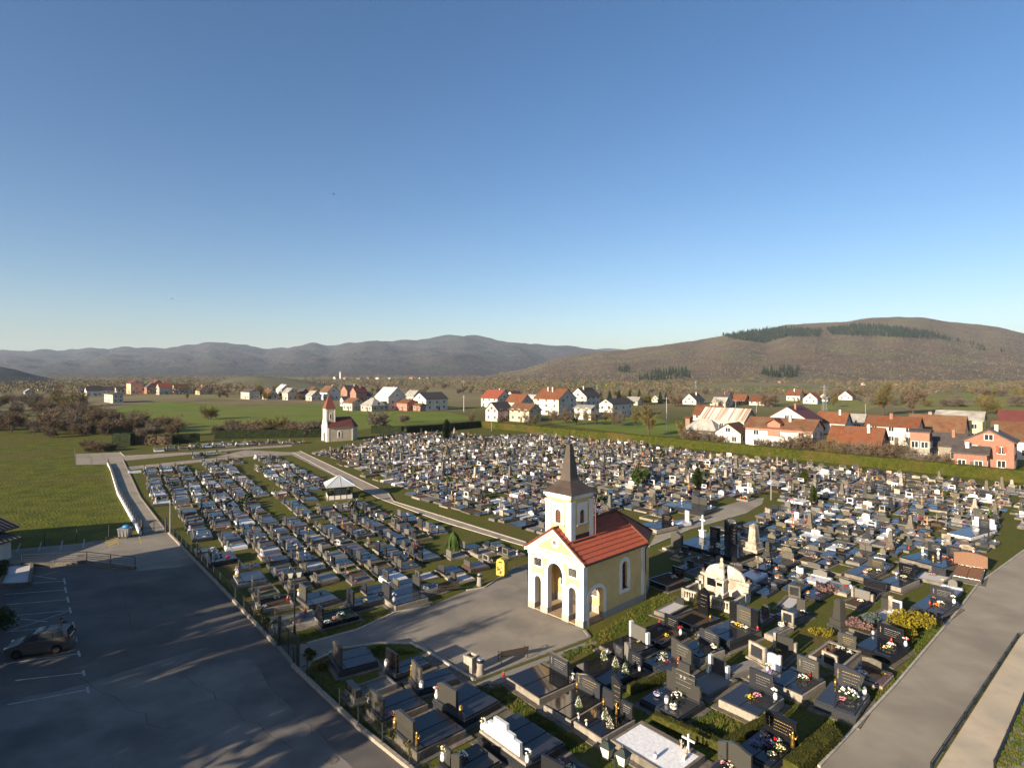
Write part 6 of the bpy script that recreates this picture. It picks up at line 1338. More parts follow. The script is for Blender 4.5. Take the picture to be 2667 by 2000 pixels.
# ------------------------------------------------------------------ houses
def house(px0, px1, yb, yt, typ, wall, roof, label, ratio=1.25, pitch=41, ang=-44, name='house', chim=1, wins=True, lower=None, over=.45, hip=False, cat='house', dz=0.):
    """ridge runs along local x; type L turns the long sunlit side to the left, G turns a gable to the left"""
    Yb = 30800 / (yb - HY); E = (px1 - px0) * 20 / (yb - HY); a = R(ang)
    if typ == 'G': a += R(90)
    # extents across the view: W|cos|+D|sin|
    D = E / (ratio * abs(math.cos(a)) + abs(math.sin(a))); W = D * ratio
    back = abs(W / 2 * math.sin(a)) + abs(D / 2 * math.cos(a)); Yc = Yb + back * .9; Xc = ((px0 + px1) / 2 - CX) / F * Yc
    rz = H - (yt - HY) * Yc / F; tp = math.tan(R(pitch)); ez = rz - (D / 2 + over) * tp
    if ez < 2.0: ez = 2.0; tp = max(.12, (rz - ez) / (D / 2 + over))
    t = thing(name, label, cat, (Xc, Yc, 0), a)
    we = rz - D / 2 * tp - .12
    FM = Matrix(((0, -1, 0, 0), (1, 0, 0, 0), (0, 0, 1, 0), (0, 0, 0, 1)))
    w = MB(wall)
    if lower: w.use(lower); w.box(-W / 2 - .02, W / 2 + .02, -D / 2 - .02, D / 2 + .02, 0, we * .55); w.use(wall); z0 = we * .55
    else: z0 = 0
    if hip: w.box(-W / 2, W / 2, -D / 2, D / 2, z0, we)
    else: w.plate([(-D / 2, z0), (D / 2, z0), (D / 2, we), (0, rz - .12), (-D / 2, we)], -W / 2, W / 2, M=FM)
    w.build('wall', t)
    r = MB(roof); x0, x1 = -W / 2 - over, W / 2 + over; y0, y1 = -D / 2 - over, D / 2 + over; th = .18
    if hip:
        hx = min(W / 2 - .3, D * .45); r.add([(x0, y0, ez), (x1, y0, ez), (x1, y1, ez), (x0, y1, ez), (x0 + hx + over, 0, rz), (x1 - hx - over, 0, rz)], [(0, 1, 5, 4), (1, 2, 5), (2, 3, 4, 5), (3, 0, 4), (3, 2, 1, 0)])
        r.box(x0, x1, y0, y1, ez - .15, ez - .004)
    else: r.plate([(y0, ez - th), (0, rz - th), (y1, ez - th), (y1, ez), (0, rz), (y0, ez)], x0, x1, M=FM)
    ro = r.build('roof', t)
    rg = random.Random(label)
    for k in range(chim):
        x = W * rg.uniform(-.3, .3); y = D * rg.choice([-.12, -.15, .1]); zc = rz - abs(y) * tp; c = MB('white wall' if rg.random() < .6 else 'brick'); c.box(x - .3, x + .3, y - .3, y + .3, zc - .7, rz + .75); c.use('concrete'); c.box(x - .36, x + .36, y - .36, y + .36, rz + .75, rz + .85); c.build('chimney', ro)
    if wins:
        fl = [1.0] + ([3.7] if we > 4.6 else []) + ([6.3] if we > 7.4 else [])
        def win(P0, ax, z, ww=1.2, hh=1.3):
            f = MB('white trim'); g = MB('window glass')
            if ax == 'x-': M = Matrix.Translation((P0, -D / 2, 0))
            elif ax == 'x+': M = Matrix.Translation((P0, D / 2, 0)) @ Matrix.Rotation(math.pi, 4, 'Z')
            elif ax == 'y+': M = Matrix.Translation((W / 2, P0, 0)) @ Matrix.Rotation(R(90), 4, 'Z')
            else: M = Matrix.Translation((-W / 2, P0, 0)) @ Matrix.Rotation(R(-90), 4, 'Z')
            q = ww / 2; f.plate([(-q - .1, z - .1), (q + .1, z - .1), (q + .1, z + hh + .1), (-q - .1, z + hh + .1)], -.06, 0, holes=[[(-q, z), (-q, z + hh), (q, z + hh), (q, z)]], M=M); f.box(-.04, .04, -.05, 0, z, z + hh, M)
            o = f.build('window', t); g.box(-q, q, -.03, -.008, z, z + hh, M); g.build('pane', o)
        gab = 'y+' if typ == 'L' else 'y-'
        nl = 3 if W > 9 else 2; far = Yc > 420
        for z in (fl[:1] if far else fl):
            for k in range(nl): win(-W / 2 + W * (k + .5) / nl, 'x-', z)
            for k in range(2): win(-D / 4 + D / 2 * k, gab, z)
        if rz - we > 2.1: win(0, gab, we + .15, 1.3, 1.1)
        d = MB('dark wood'); M = Matrix.Translation((W * .1, -D / 2, 0)); d.box(-.5, .5, -.05, 0, .05, 2.1, M); d.build('door', t)
    return t, W, D, rz, ez, tp

HS = [
 # behind the long hedge, right
 (1948, 2135, 1180, 1088, 'L', 'white wall', 'brown tile', 'long white and brick house with brown roof right behind the long hedge', dict(ratio=2.0, pitch=28, chim=1)),
 (1992, 2145, 1140, 1056, 'G', 'white wall', 'dark red tile', 'white gabled house with broad dark red roof behind the long white house', dict(ratio=1.0, pitch=32)),
 (2126, 2216, 1132, 1072, 'L', 'white wall', 'orange tile', 'white house with orange roof right of the dark red roofed house', dict(ratio=1.2)),
 (2200, 2258, 1122, 1077, 'L', 'grey wall', 'grey roof', 'small grey roofed shed house right of the orange roofed white house', dict(ratio=1.2, chim=0)),
 (2158, 2310, 1186, 1110, 'L', 'brick', 'orange tile', 'low house under a huge steep orange roof among bare bushes', dict(ratio=1.35, pitch=42)),
 (2263, 2395, 1162, 1083, 'L', 'white wall', 'orange tile', 'long white house with weathered orange roof and white chimney', dict(ratio=1.7, pitch=34, chim=2)),
 (2368, 2516, 1156, 1080, 'L', 'white wall', 'brown tile', 'broad house with long brown roof and pale ridge', dict(ratio=1.4, pitch=41, chim=2)),
 (2412, 2518, 1208, 1126, 'L', 'pale concrete', 'dark tile', 'dark roofed lower house before the broad brown roof', dict(ratio=1.3, pitch=41)),
 (2370, 2428, 1212, 1116, 'L', 'brick', 'dark tile', 'narrow unplastered brick tower house with flat dark roof', dict(ratio=1.1, pitch=16, chim=0, over=.25, lower='pale concrete')),
 (2440, 2562, 1150, 1069, 'L', 'yellow wall', 'grey roof', 'yellow house with grey brown roof standing behind the brown roofs', dict(ratio=1.4, pitch=30, chim=0)),
 (2512, 2648, 1232, 1114, 'G', 'brick', 'dark tile', 'tall brick gabled house with red shutters near the right edge', dict(ratio=.85, pitch=30)),
 (2486, 2574, 1232, 1160, 'L', 'brick', 'dark tile', 'small brick outbuilding with dark roof and brick chimney', dict(ratio=1.3, pitch=28)),
 (2588, 2760, 1204, 1099, 'L', 'white wall', 'brown tile', 'white house with brown roof at the right edge of the view', dict(ratio=1.4, pitch=41)),
 (2604, 2740, 1150, 1068, 'L', 'white wall', 'dark red tile', 'house with deep red sheet roof at the right edge', dict(ratio=1.3, pitch=34)),
 (1824, 1968, 1122, 1062, 'L', 'grey wall', 'striped metal roof', 'barn with pale rust striped metal roof and dark gable', dict(ratio=1.5, pitch=34, chim=0)),
 (1786, 1884, 1150, 1091, 'L', 'dark boards', 'grey roof', 'old dark boarded barn with hipped grey roof', dict(ratio=1.6, pitch=41, chim=0, hip=True)),
 (1862, 1958, 1160, 1100, 'G', 'white wall', 'brown tile', 'small white gabled house with red porch roof behind the hedge', dict(ratio=1.0, pitch=34, chim=0)),
 (1806, 1892, 1098, 1056, 'L', 'white wall', 'orange tile', 'white house with bright orange roof behind the striped barn', dict(ratio=1.4, pitch=41)),
 (1785, 1802, 1130, 1084, 'L', 'brick', 'brown tile', 'narrow brick tower shed beside the dark boarded barn', dict(ratio=1.0, pitch=20, chim=0, wins=False)),
 # middle right group
 (1264, 1336, 1098, 1046, 'G', 'pale pink wall', 'dark tile', 'pale pink gabled barn with dark roof at the hedge corner', dict(ratio=1.2, pitch=40, chim=0)),
 (1326, 1410, 1100, 1050, 'L', 'beige wall', 'brown tile', 'pale rendered barn with dark brown roof at the hedge corner', dict(ratio=1.5, pitch=34, chim=0)),
 (1252, 1332, 1062, 1015, 'L', 'white wall', 'red tile', 'white house with bright red roof beside a dark spruce', dict(ratio=1.2, pitch=38)),
 (1318, 1362, 1046, 1018, 'G', 'white wall', 'dark red tile', 'small white gabled house with dark red roof behind the spruce', dict(chim=0)),
 (1316, 1388, 1064, 1026, 'L', 'grey wall', 'orange tile', 'barn with pale orange roof and grey gable in the middle row', dict(ratio=1.3, chim=0)),
 (1364, 1406, 1048, 1027, 'L', 'grey wall', 'light metal roof', 'low shed with light metal roof in the middle row', dict(ratio=1.6, pitch=22, chim=0)),
 (1390, 1502, 1082, 1012, 'L', 'white wall', 'orange tile', 'big two storey white house with large orange roof', dict(ratio=1.15, pitch=34, chim=2)),
 (1483, 1564, 1072, 1009, 'G', 'white wall', 'dark tile', 'white two storey gabled house with dark brown roof', dict(ratio=1.1, pitch=38)),
 (1556, 1656, 1088, 1037, 'G', 'white wall', 'dark tile', 'long low white building with row of dark grey roofs', dict(ratio=2.4, pitch=30, chim=0)),
 (1630, 1672, 1056, 1033, 'L', 'beige wall', 'grey roof', 'low grey roofed shed behind the long dark roofed building', dict(ratio=1.6, chim=0)),
 (1496, 1560, 1094, 1054, 'L', 'white wall', 'grey roof', 'white garage with grey roof below the dark brown roofed house', dict(ratio=1.5, pitch=24, chim=0)),
 (1776, 1836, 1054, 1024, 'G', 'white wall', 'dark tile', 'white gabled cottage with dark roof on the open slope', dict(ratio=1.2)),
 (1862, 1908, 1058, 1022, 'L', 'white wall', 'dark tile', 'pale two storey house with dark roof near the striped barn', dict(ratio=1.1)),
 (1856, 1900, 1062, 1034, 'L', 'beige wall', 'grey roof', 'pale house with light grey roof before the two storey house', dict(ratio=1.3, chim=0)),
 (1696, 1732, 1048, 1029, 'G', 'beige wall', 'grey roof', 'small pale cottage left of the white gabled cottage', dict(chim=0)),
 (1908, 1952, 1054, 1027, 'L', 'brick', 'orange tile', 'small brick house with orange roof on the slope', dict(ratio=1.1, chim=0)),
 (1952, 2002, 1056, 1030, 'L', 'white wall', 'orange tile', 'pink white farmhouse with faded roof on the slope', dict(ratio=1.3, chim=0)),
 (2048, 2094, 1044, 1015, 'L', 'white wall', 'orange tile', 'white house with orange roof at the foot of the hill', dict(ratio=1.1)),
 (2090, 2142, 1052, 1022, 'G', 'white wall', 'red tile', 'white gabled house with bright red roof at the foot of the hill', dict(ratio=1.1, chim=0)),
 (2132, 2164, 1046, 1025, 'G', 'white wall', 'grey roof', 'white grey roofed house right of the bright red roofed house', dict(chim=0)),
 (2182, 2232, 1042, 1018, 'G', 'white wall', 'orange tile', 'pair house half white half plain under orange roof', dict(ratio=1.2, chim=0)),
 # middle left group
 (976, 1058, 1069, 1008, 'L', 'white wall', 'light metal roof', 'tall white three storey house with pale metal roof', dict(ratio=1.1, pitch=41)),
 (1076, 1166, 1070, 1021, 'G', 'white wall', 'dark tile', 'white house with hipped dark roof and blue grey stripe', dict(ratio=1.3, pitch=30, chim=0)),
 (1028, 1088, 1070, 1039, 'L', 'pink wall', 'brown tile', 'low red house with brown roof before the tall white house', dict(ratio=1.6, pitch=28, chim=0)),
 (1075, 1112, 1071, 1050, 'L', 'brick', 'brown tile', 'small brown roofed shed attached to the low red house', dict(ratio=1.4, pitch=24, chim=0)),
 (1054, 1102, 1046, 1016, 'L', 'grey wall', 'grey roof', 'barn with grey green roof behind the dark hipped roof', dict(ratio=1.3, chim=0)),
 (938, 1004, 1072, 1036, 'L', 'grey wall', 'grey roof', 'old barn with hipped grey roof and dark side', dict(ratio=1.3, hip=True, chim=0)),
 (892, 952, 1070, 1036, 'L', 'grey wall', 'brown tile', 'low barn with brown roof and blue grey gable', dict(ratio=1.2, pitch=30, chim=0)),
 (912, 956, 1046, 1007, 'G', 'brick', 'dark red tile', 'brick gabled house with dark red roof', dict(ratio=1.1, pitch=42)),
 (888, 938, 1036, 1003, 'G', 'brick', 'dark tile', 'orange brick gabled house with black roof', dict(ratio=1.2, pitch=38)),
 (832, 886, 1042, 1004, 'L', 'white wall', 'brown tile', 'white house with brown roof just behind the small chapel spire', dict(ratio=1.1, pitch=41)),
 (886, 912, 1058, 1032, 'G', 'white wall', 'dark tile', 'narrow white and brick shed left of the brown roofed barn', dict(chim=0)),
 (796, 838, 1044, 1017, 'L', 'beige wall', 'grey roof', 'pale old house with grey green roof left of the small chapel', dict(ratio=1.1, chim=0)),
 (802, 832, 1028, 1007, 'L', 'white wall', 'orange tile', 'house with orange roof behind the pale old house', dict(chim=0)),
 (940, 966, 1044, 1020, 'G', 'white wall', 'dark tile', 'tiny white pointed gable house between brick houses', dict(pitch=50, chim=0)),
 (676, 726, 1040, 1014, 'L', 'white wall', 'orange tile', 'low white house with bright orange roof at the field edge', dict(ratio=1.5)),
 (718, 760, 1026, 1001, 'L', 'white wall', 'light metal roof', 'white house with shining metal roof behind the field', dict(ratio=1.2)),
 (734, 776, 1042, 1010, 'L', 'beige wall', 'grey roof', 'pale house with grey green roof at the field edge', dict(ratio=1.2, chim=0)),
 (768, 808, 1040, 1012, 'L', 'dark boards', 'dark tile', 'dark blue roofed barn left of the orange roofed house', dict(ratio=1.4, chim=0)),
 (622, 682, 1040, 1012, 'L', 'grey wall', 'dark tile', 'long dark barn at the field edge left of the low white house', dict(ratio=2.0, pitch=28, chim=0)),
 # left group
 (326, 376, 1026, 990, 'L', 'salmon wall', 'dark red tile', 'large salmon building with dark red roof on the left', dict(ratio=1.5, pitch=30, chim=0)),
 (366, 416, 1026, 996, 'L', 'brick', 'dark tile', 'dark roofed wing beside the large salmon building', dict(ratio=1.7, pitch=41, chim=0)),
 (408, 448, 1028, 997, 'G', 'grey wall', 'red tile', 'red roofed gable end right of the dark roofed wing', dict(ratio=1.2, pitch=40, chim=0)),
 (378, 434, 1014, 989, 'L', 'brick', 'orange tile', 'orange roofed block behind the dark roofed wing', dict(ratio=1.6, chim=2)),
 (254, 338, 1050, 1022, 'L', 'grey wall', 'dark tile', 'long low grey hall in front of the salmon building', dict(ratio=4.0, pitch=16, chim=0)),
 (222, 264, 1032, 1005, 'G', 'white wall', 'dark tile', 'white gabled house with black roof left of the grey hall', dict(ratio=1.3, chim=0)),
 (262, 296, 1026, 1006, 'G', 'white wall', 'dark tile', 'white gabled house with dark grey roof behind the grey hall', dict(ratio=1.2, chim=0)),
 (300, 328, 1022, 1006, 'G', 'white wall', 'dark tile', 'low white house touching the salmon building', dict(ratio=1.2, chim=0)),
 (139, 164, 1024, 1004, 'G', 'beige wall', 'orange tile', 'cream house with orange roof far on the left', dict(chim=0)),
 (198, 222, 1022, 1006, 'L', 'grey wall', 'dark tile', 'small dark roofed house far on the left', dict(chim=0)),
 (147, 178, 1044, 1030, 'L', 'white wall', 'light metal roof', 'low white cabin among the left trees', dict(ratio=1.8, pitch=14, chim=0)),
 (448, 492, 1026, 1000, 'G', 'beige wall', 'brown tile', 'brown roofed house right of the red gable', dict(ratio=1.2, chim=0)),
 (508, 552, 1028, 1003, 'L', 'beige wall', 'brown tile', 'house with reddish roof beyond the ploughed strip', dict(ratio=1.1)),
 (60, 92, 1026, 1012, 'L', 'grey wall', 'grey roof', 'grey house half hidden by the left trees', dict(chim=0)),
 (96, 118, 1018, 1006, 'L', 'white wall', 'dark tile', 'small white house with dark roof at the far left', dict(chim=0)),
 (118, 136, 1012, 1001, 'L', 'white wall', 'orange tile', 'small orange roofed house at the far left', dict(chim=0)),
]
for px0, px1, yb, yt, ty, wl, rf, lb, kw in HS:
    T_ = house(px0, px1, yb, yt, ty, wl, rf, lb, **kw)
    if lb.startswith('long white and brick'):
        t, W, D, rz, ez, tp = T_
        d = MB('brick'); d.plate([(-1.6, 3.6), (1.6, 3.6), (1.6, ez + 1.2), (0, ez + 2.2), (-1.6, ez + 1.2)], -D / 2 - .1, 0, M=Matrix.Translation((-W * .06, 0, 0)))
        d.box(-W / 2, W / 2, -D / 2 - .06, -D / 2 - .03, ez - .9, ez - .15); d.build('dormer', t)
        r = MB('orange tile'); r.plate([(-2.1, ez + .95), (0, ez + 2.3), (2.1, ez + .95), (2.1, ez + 1.1), (0, ez + 2.45), (-2.1, ez + 1.1)], -D / 2 - .7, .5, M=Matrix.Translation((-W * .06, 0, 0))); r.build('dormer_roof', t)
    if lb.startswith('tall brick'):
        t, W, D, rz, ez, tp = T_
        for y in (-D * .32, -D * .18, D * .18): 
            q = MB('red tile'); q.box(-W / 2 - .07, -W / 2, y - .28, y + .28, 3.9, 5.2); q.build('shutter', t)
# tiny far dwellings: village below the mountains and cottages on the hill
TINY = [(868, 886, 987, 980), (893, 908, 988, 981), (928, 950, 988, 980), (955, 972, 988, 981), (978, 995, 988, 979), (1066, 1082, 986, 980), (1090, 1106, 987, 982), (1376, 1388, 990, 980), (1558, 1576, 991, 983), (1624, 1634, 988, 978),
        (1900, 1911, 995, 987), (2025, 2036, 997, 990), (2242, 2257, 1004, 996), (2328, 2342, 1003, 996), (2345, 2356, 991, 985), (2486, 2499, 992, 984), (2602, 2630, 991, 983), (12, 22, 1004, 997), (40, 52, 1006, 998), (1110, 1122, 986, 981), (1010, 1024, 987, 981)]
for i, (a, b, yb, yt) in enumerate(TINY):
    Yb = 30800 / (yb - HY); z = 0
    house(a, b, yb, yt, 'L' if i % 3 else 'G', ['white wall', 'white wall', 'beige wall', 'brick'][i % 4], ['orange tile', 'red tile', 'dark tile', 'brown tile'][i % 4],
          ('tiny far village house below the blue mountains, number %d from the left' if yb < 990 and a < 1300 else 'tiny lone cottage under the wooded hill, number %d from the left') % (i + 1) if 0 else 'TINY', chim=0, wins=False, pitch=34)
tn = [o for o in COL.objects if o.get('label') == 'TINY']
tn.sort(key=lambda o: o.location.x / o.location.y)
for i, o in enumerate(tn):
    o['label'] = 'tiny pale house far across the valley, %s of the far dwellings from the left' % orn(i + 1); o['group'] = 'far dwellings across the valley'
t = thing('bell_tower', 'tiny white church tower in the far village below the mountains', 'tower', (( 886 - CX) / F * 1750, 1750, 0)); m = MB('white wall'); m.box(-2, 2, -2, 2, 0, 20); m.build('wall', t); m = MB('grey roof'); m.pyr(-2.2, 2.2, -2.2, 2.2, 20, -.1, .1, -.1, .1, 25); m.build('roof', t)
# poles and pylons
def pylon(label, px, yb, yt, lattice=True):
    P = G(px, yb); h = H - (yt - HY) * P.y / F; t = thing('pylon' if lattice else 'utility_pole', label, 'pylon' if lattice else 'pole', P); m = MB('grey steel')
    if lattice:
        for sx in (-1, 1):
            for sy in (-1, 1): m.tube((sx * .9, sy * .9, 0), (sx * .15, sy * .15, h), .09, .06, 4)
        n = int(h / 1.6)
        for i in range(n):
            z0, z1 = h * i / n, h * (i + 1) / n; r0, r1 = .9 - .75 * i / n, .9 - .75 * (i + 1) / n
            for s in (-1, 1): m.tube((-r0, s * r0, z0), (r1, s * r1, z1), .05, .05, 4); m.tube((s * r0, r0, z0), (s * r1, -r1, z1), .05, .05, 4)
        for z in (.8, .92): m.tube((-2.2, 0, h * z), (2.2, 0, h * z), .08, .08, 4)
    else:
        m.tube((0, 0, 0), (0, 0, h), .14, .09, 6); m.tube((-.7, 0, h - .5), (.7, 0, h - .5), .06, .06, 4)
    m.build('mast', t)
for a in (('slim lattice mast standing left of the wooded hill foot', 1351, 1002, 988), ('lattice mast rising beyond the big orange roof', 1555, 1022, 1000), ('tall white lattice mast behind the red roofed gable house', 2147, 1070, 1003), ('lattice mast between the valley fields', 1812, 1018, 992), ('far lattice mast in the scrub left of the orange roof', 1208, 1010, 991)): pylon(*a)
for a in (('pale utility pole beside the bare budding tree', 1736, 1130, 1034), ('utility pole before the white cottages', 1970, 1074, 1047), ('utility pole on the field right of the grey roofed shed', 2254, 1100, 1052), ('utility pole left of the red roofed white house', 1208, 1072, 1030), ('utility pole near the striped metal roof', 1916, 1066, 1044), ('utility pole before the low dark roofed building', 1566, 1088, 1048)): pylon(*a, lattice=False)
P = G(1310, 1116); t = thing('memorial_stone', 'grey memorial stone on the lawn inside the hedge corner', 'monument', G(1338, 1118), R(20)); m = MB('grey granite'); m.plate([(-1.5, 0), (1.6, 0), (1.4, 1.6), (.5, 2.3), (-.6, 2.1), (-1.3, 1.5)], -.3, .3); m.build('stone', t); m = MB('pale concrete'); m.box(-2.2, 2.2, -1.2, 1.2, 0, .15); m.build('base', t)

# ------------------------------------------------------------------ hedges round the cemetery
gp = lambda x, y: G(x, y)
hedge('hedge', 'long clipped green hedge closing the cemetery toward the village', [gp(1254, 1113), gp(1900, 1177), gp(2667, 1257), gp(3100, 1302)], 2.25, 1.3, 'hedge leaves', .8, .16, 60, None, .16)
hedge('hedge', 'dark clipped back hedge left of the hedge corner', [gp(1062, 1131), gp(1251, 1113)], 2.4, 1.3, 'dark hedge leaves', .8, .16, 40, None, .16)
hedge('hedge', 'dark clipped back hedge behind the small chapel and the far graves', [gp(968, 1129), gp(1050, 1130)], 2.5, 1.3, 'dark hedge leaves', .8, .16, 40, None, .16)
hedge('hedge', 'dark clipped hedge left of the small chapel', [gp(560, 1144), gp(836, 1138)], 2.5, 1.3, 'dark hedge leaves', .8, .2, 40, None, .16)
hedge('hedge', 'short block of dark hedge at the end of the turning place', [gp(298, 1160), gp(346, 1160)], 3.4, 2.2, 'dark hedge leaves', .8, .2, 60, None, .16)
hedge('hedge', 'loose brownish hedge between the dark block and the upper graves', [gp(350, 1158), gp(450, 1157)], 2.2, 1.6, 'twigs brown', .8, .35, 120, None, .3)
hedge('hedge', 'dark hedge piece behind the upper left graves', [gp(450, 1156), gp(520, 1152)], 2.6, 1.6, 'dark hedge leaves', .8, .25, 60, None, .16)
# ------------------------------------------------------------------ trees
def branch_tree(h, seed, crown='twigs brown', spread=1., bush=False, dens=1., tw=.045):
    rg = random.Random(seed); T = MB('bark'); C = MB(crown); tips = []
    def rec(p, d, L, r, depth):
        q = p + d * L
        if depth >= 2: T.tube(p, q, r, r * .65, 5)
        else: C.tube(p, q, r, r * .5, 3)
        if depth == 0:
            for _ in range(int(7 * dens)):
                b = q - d * (L * rg.random() * .9); e = (d * .9 + Vector((rg.gauss(0, .6), rg.gauss(0, .6), rg.gauss(.15, .45)))).normalized() * L * rg.uniform(.5, 1.3)
                n = e.cross(Vector((rg.gauss(0, 1), rg.gauss(0, 1), rg.gauss(0, 1)))).normalized() * tw * rg.uniform(.5, 1.2)
                C.add([tuple(b - n), tuple(b + n), tuple(b + e)], [(0, 1, 2)])
            return
        k = rg.choice([4, 5, 5])
        for i in range(k):
            az = 6.28 * (i + rg.random() * .7) / k; o = d.orthogonal().normalized(); o = Matrix.Rotation(az, 3, d) @ o
            if i == 0: nd = (d + o * .15).normalized(); st = q; l2 = L * rg.uniform(.75, .9)
            else: nd = (d + o * spread * rg.uniform(.55, 1.15) + Vector((0, 0, .1))).normalized(); st = p.lerp(q, rg.uniform(.25, .95)); l2 = L * rg.uniform(.5, .8)
            rec(st, nd, l2, r * .52, depth - 1)
    if bush:
        for i in range(6):
            a = i * 1.05 + rg.random(); rec(Vector((.25 * math.cos(a), .25 * math.sin(a), 0)), Vector((.55 * math.cos(a), .55 * math.sin(a), 1)).normalized(), h * .36, .05 * h / 3, 3)
    else:
        rec(Vector((0, 0, 0)), Vector((rg.gauss(0, .04), rg.gauss(0, .04), 1)).normalized(), h * .3, .022 * h, 4)
    return T, C
def conifer(h, r, seed, m='conifer needles', lay=18, n=26, col=False, sparse=0.):
    rg = random.Random(seed); T = MB('bark'); C = MB(m); T.tube((0, 0, 0), (0, 0, h * .95), .02 * h, .005 * h, 6)
    for i in range(lay):
        f = i / (lay - 1); z = h * (.08 + .9 * f); rr = r * ((1 - f) ** .8 if not col else math.sin(math.pi * min(1, .18 + .82 * f)) ** .6) + .06
        for k in range(max(6, int(n * (.35 + .65 * rr / r)))):
            if f < .6 and rg.random() < sparse: continue
            a = rg.random() * 6.28; d = rr * rg.uniform(.55, 1.12); dz = -rr * rg.uniform(.1, .5) if not col else h / lay * rg.uniform(.3, 1.4)
            p = Vector((d * .25 * math.cos(a), d * .25 * math.sin(a), z - (dz if col else 0) * .5)); q = Vector((d * math.cos(a), d * math.sin(a), z + dz)); s = Vector((-math.sin(a), math.cos(a), rg.uniform(-.5, .5))) * rr * rg.uniform(.14, .3)
            m_ = p.lerp(q, .6); C.add([tuple(p), tuple(m_ - s), tuple(q), tuple(m_ + s + Vector((0, 0, .1 * rr)))], [(0, 1, 2, 3)])
    return T, C
def leafy(r, hh, n, m, seed, s=.12, z0=.0, trunk=True, pw=.4):
    """rounded shrub: many leaf faces through an uneven crown"""
    rg = random.Random(seed); C = MB(m); T = MB('bark'); T.tube((0, 0, 0), (0, 0, hh * .6), .05, .03, 6)
    lob = [(Vector((rg.gauss(0, r * .35), rg.gauss(0, r * .35), z0 + hh * rg.uniform(.3, .75))), r * rg.uniform(.4, .62)) for _ in range(9)]
    for _ in range(n):
        c, q = rg.choice(lob); d = Vector((rg.gauss(0, 1), rg.gauss(0, 1), rg.gauss(0, 1))).normalized() * q * rg.random() ** pw; d.z *= hh / r * .55; p = c + d
        if p.z < .02: continue
        a = Vector((rg.gauss(0, 1), rg.gauss(0, 1), rg.gauss(0, 1))).normalized() * s; b = a.orthogonal().normalized() * s * .6; b += d.normalized() * s * .5
        C.add([tuple(p - b), tuple(p + a), tuple(p + b), tuple(p - a)], [(0, 1, 2, 3)])
    return T, C
def plant(name, label, cat, P, parts, rot=0., sc=1., group=None):
    t = thing(name, label, cat, P, rot, group); t.scale = (sc, sc, sc)
    if parts[0].v: parts[0].build('trunk', t)
    parts[1].build('crown', t); return t
# shrubs and evergreens inside the cemetery
plant('yew_tree', 'tall dark columnar yew among the far graves', 'tree', G(1163, 1147), conifer(6.4, 1.5, 3, lay=22, n=40, col=True))
plant('shrub', 'rounded dark green shrub among the graves right of the spire', 'shrub', G(1662, 1266), leafy(1.5, 3.3, 2600, 'thuja leaves', 5, .13))
plant('shrub', 'smaller green shrub touching the rounded dark shrub', 'shrub', G(1684, 1252), leafy(.8, 2.4, 1100, 'thuja leaves', 6, .12))
plant('thuja', 'plump columnar green thuja right of the spire', 'tree', G(1816, 1272), conifer(3.6, .95, 8, 'thuja leaves', 18, 44, True))
plant('thuja', 'neat cone shaped green thuja near the long hedge', 'tree', G(2095, 1251), conifer(2.9, 1.1, 9, 'hedge leaves', 16, 40))
plant('thuja', 'slim green thuja beside the pale rounded monument', 'tree', G(2118, 1314), conifer(3.0, .55, 10, 'thuja leaves', 16, 34, True))
plant('golden_bush', 'round golden yellow bush on the lawn by the pale road', 'shrub', G(2370, 1657), leafy(1.25, 2.1, 2600, 'golden leaves', 11, .1))
plant('shrub', 'brown twiggy heather shrub between the graves before the golden bush', 'shrub', G(2150, 1546), leafy(.9, 1.0, 900, 'heather', 12, .09))
plant('shrub', 'pink grey heather mound on the overgrown grave', 'shrub', G(2235, 1636, .3) * 1, leafy(.95, .7, 1200, 'heather', 13, .08))
plant('shrub', 'blue grey juniper on the overgrown grave', 'shrub', G(2272, 1625, .3), leafy(.8, .8, 1000, 'blue juniper', 14, .08))
plant('shrub', 'brown cypress left of the tall pointed black stone', 'shrub', G(1816, 1592), conifer(1.6, .33, 15, 'twigs olive', 14, 26, True))
plant('shrub', 'brown cypress right of the tall pointed black stone', 'shrub', G(1836, 1597), conifer(1.5, .33, 16, 'twigs olive', 14, 26, True))
plant('shrub', 'yellow flowering shrub by the gold lettered stone', 'shrub', G(2152, 1656), leafy(.7, .7, 500, 'golden leaves', 17, .07))
def weeping():
    rg = random.Random(4); T = MB('bark'); C = MB('thuja leaves'); T.tube((0, 0, 0), (0, 0, 2.1), .07, .04, 6)
    for _ in range(420):
        a = rg.random() * 6.28; r = rg.uniform(.1, 1.1); z = 2.2 - .5 * r + rg.uniform(-.1, .1); p = Vector((r * .5 * math.cos(a), r * .5 * math.sin(a), z)); q = Vector((r * math.cos(a + .1), r * math.sin(a + .1), max(.1, z - rg.uniform(.7, 1.9))))
        s = Vector((-math.sin(a), math.cos(a), 0)) * .05; C.add([tuple(p - s), tuple(p + s), tuple(q + s * .6), tuple(q - s * .6)], [(0, 1, 2, 3)])
    return T, C
plant('weeping_tree', 'low weeping evergreen among the graves left of the chapel', 'tree', G(1181, 1434), weeping())
plant('shrub', 'clump of reddish brown foliage with pale flowers left of the chapel', 'shrub', G(1082, 1434), leafy(.9, .9, 700, 'heather', 19, .1))
for i, (x, y) in enumerate(((815, 1752), (893, 1830), (930, 1868), (965, 1905), (1000, 1940), (1040, 1975), (780, 1722))):
    plant('fence_shrub', '%s of the low autumn coloured shrubs along the front mesh fence' % orn(i + 1), 'shrub', G(x, y) + Vector((.55, .45, 0)), leafy(.45, .55 + .1 * (i % 3), 420, 'twigs olive' if i % 2 else 'box hedge leaves', 30 + i, .07), 0, 1, 'shrubs along the front fence')
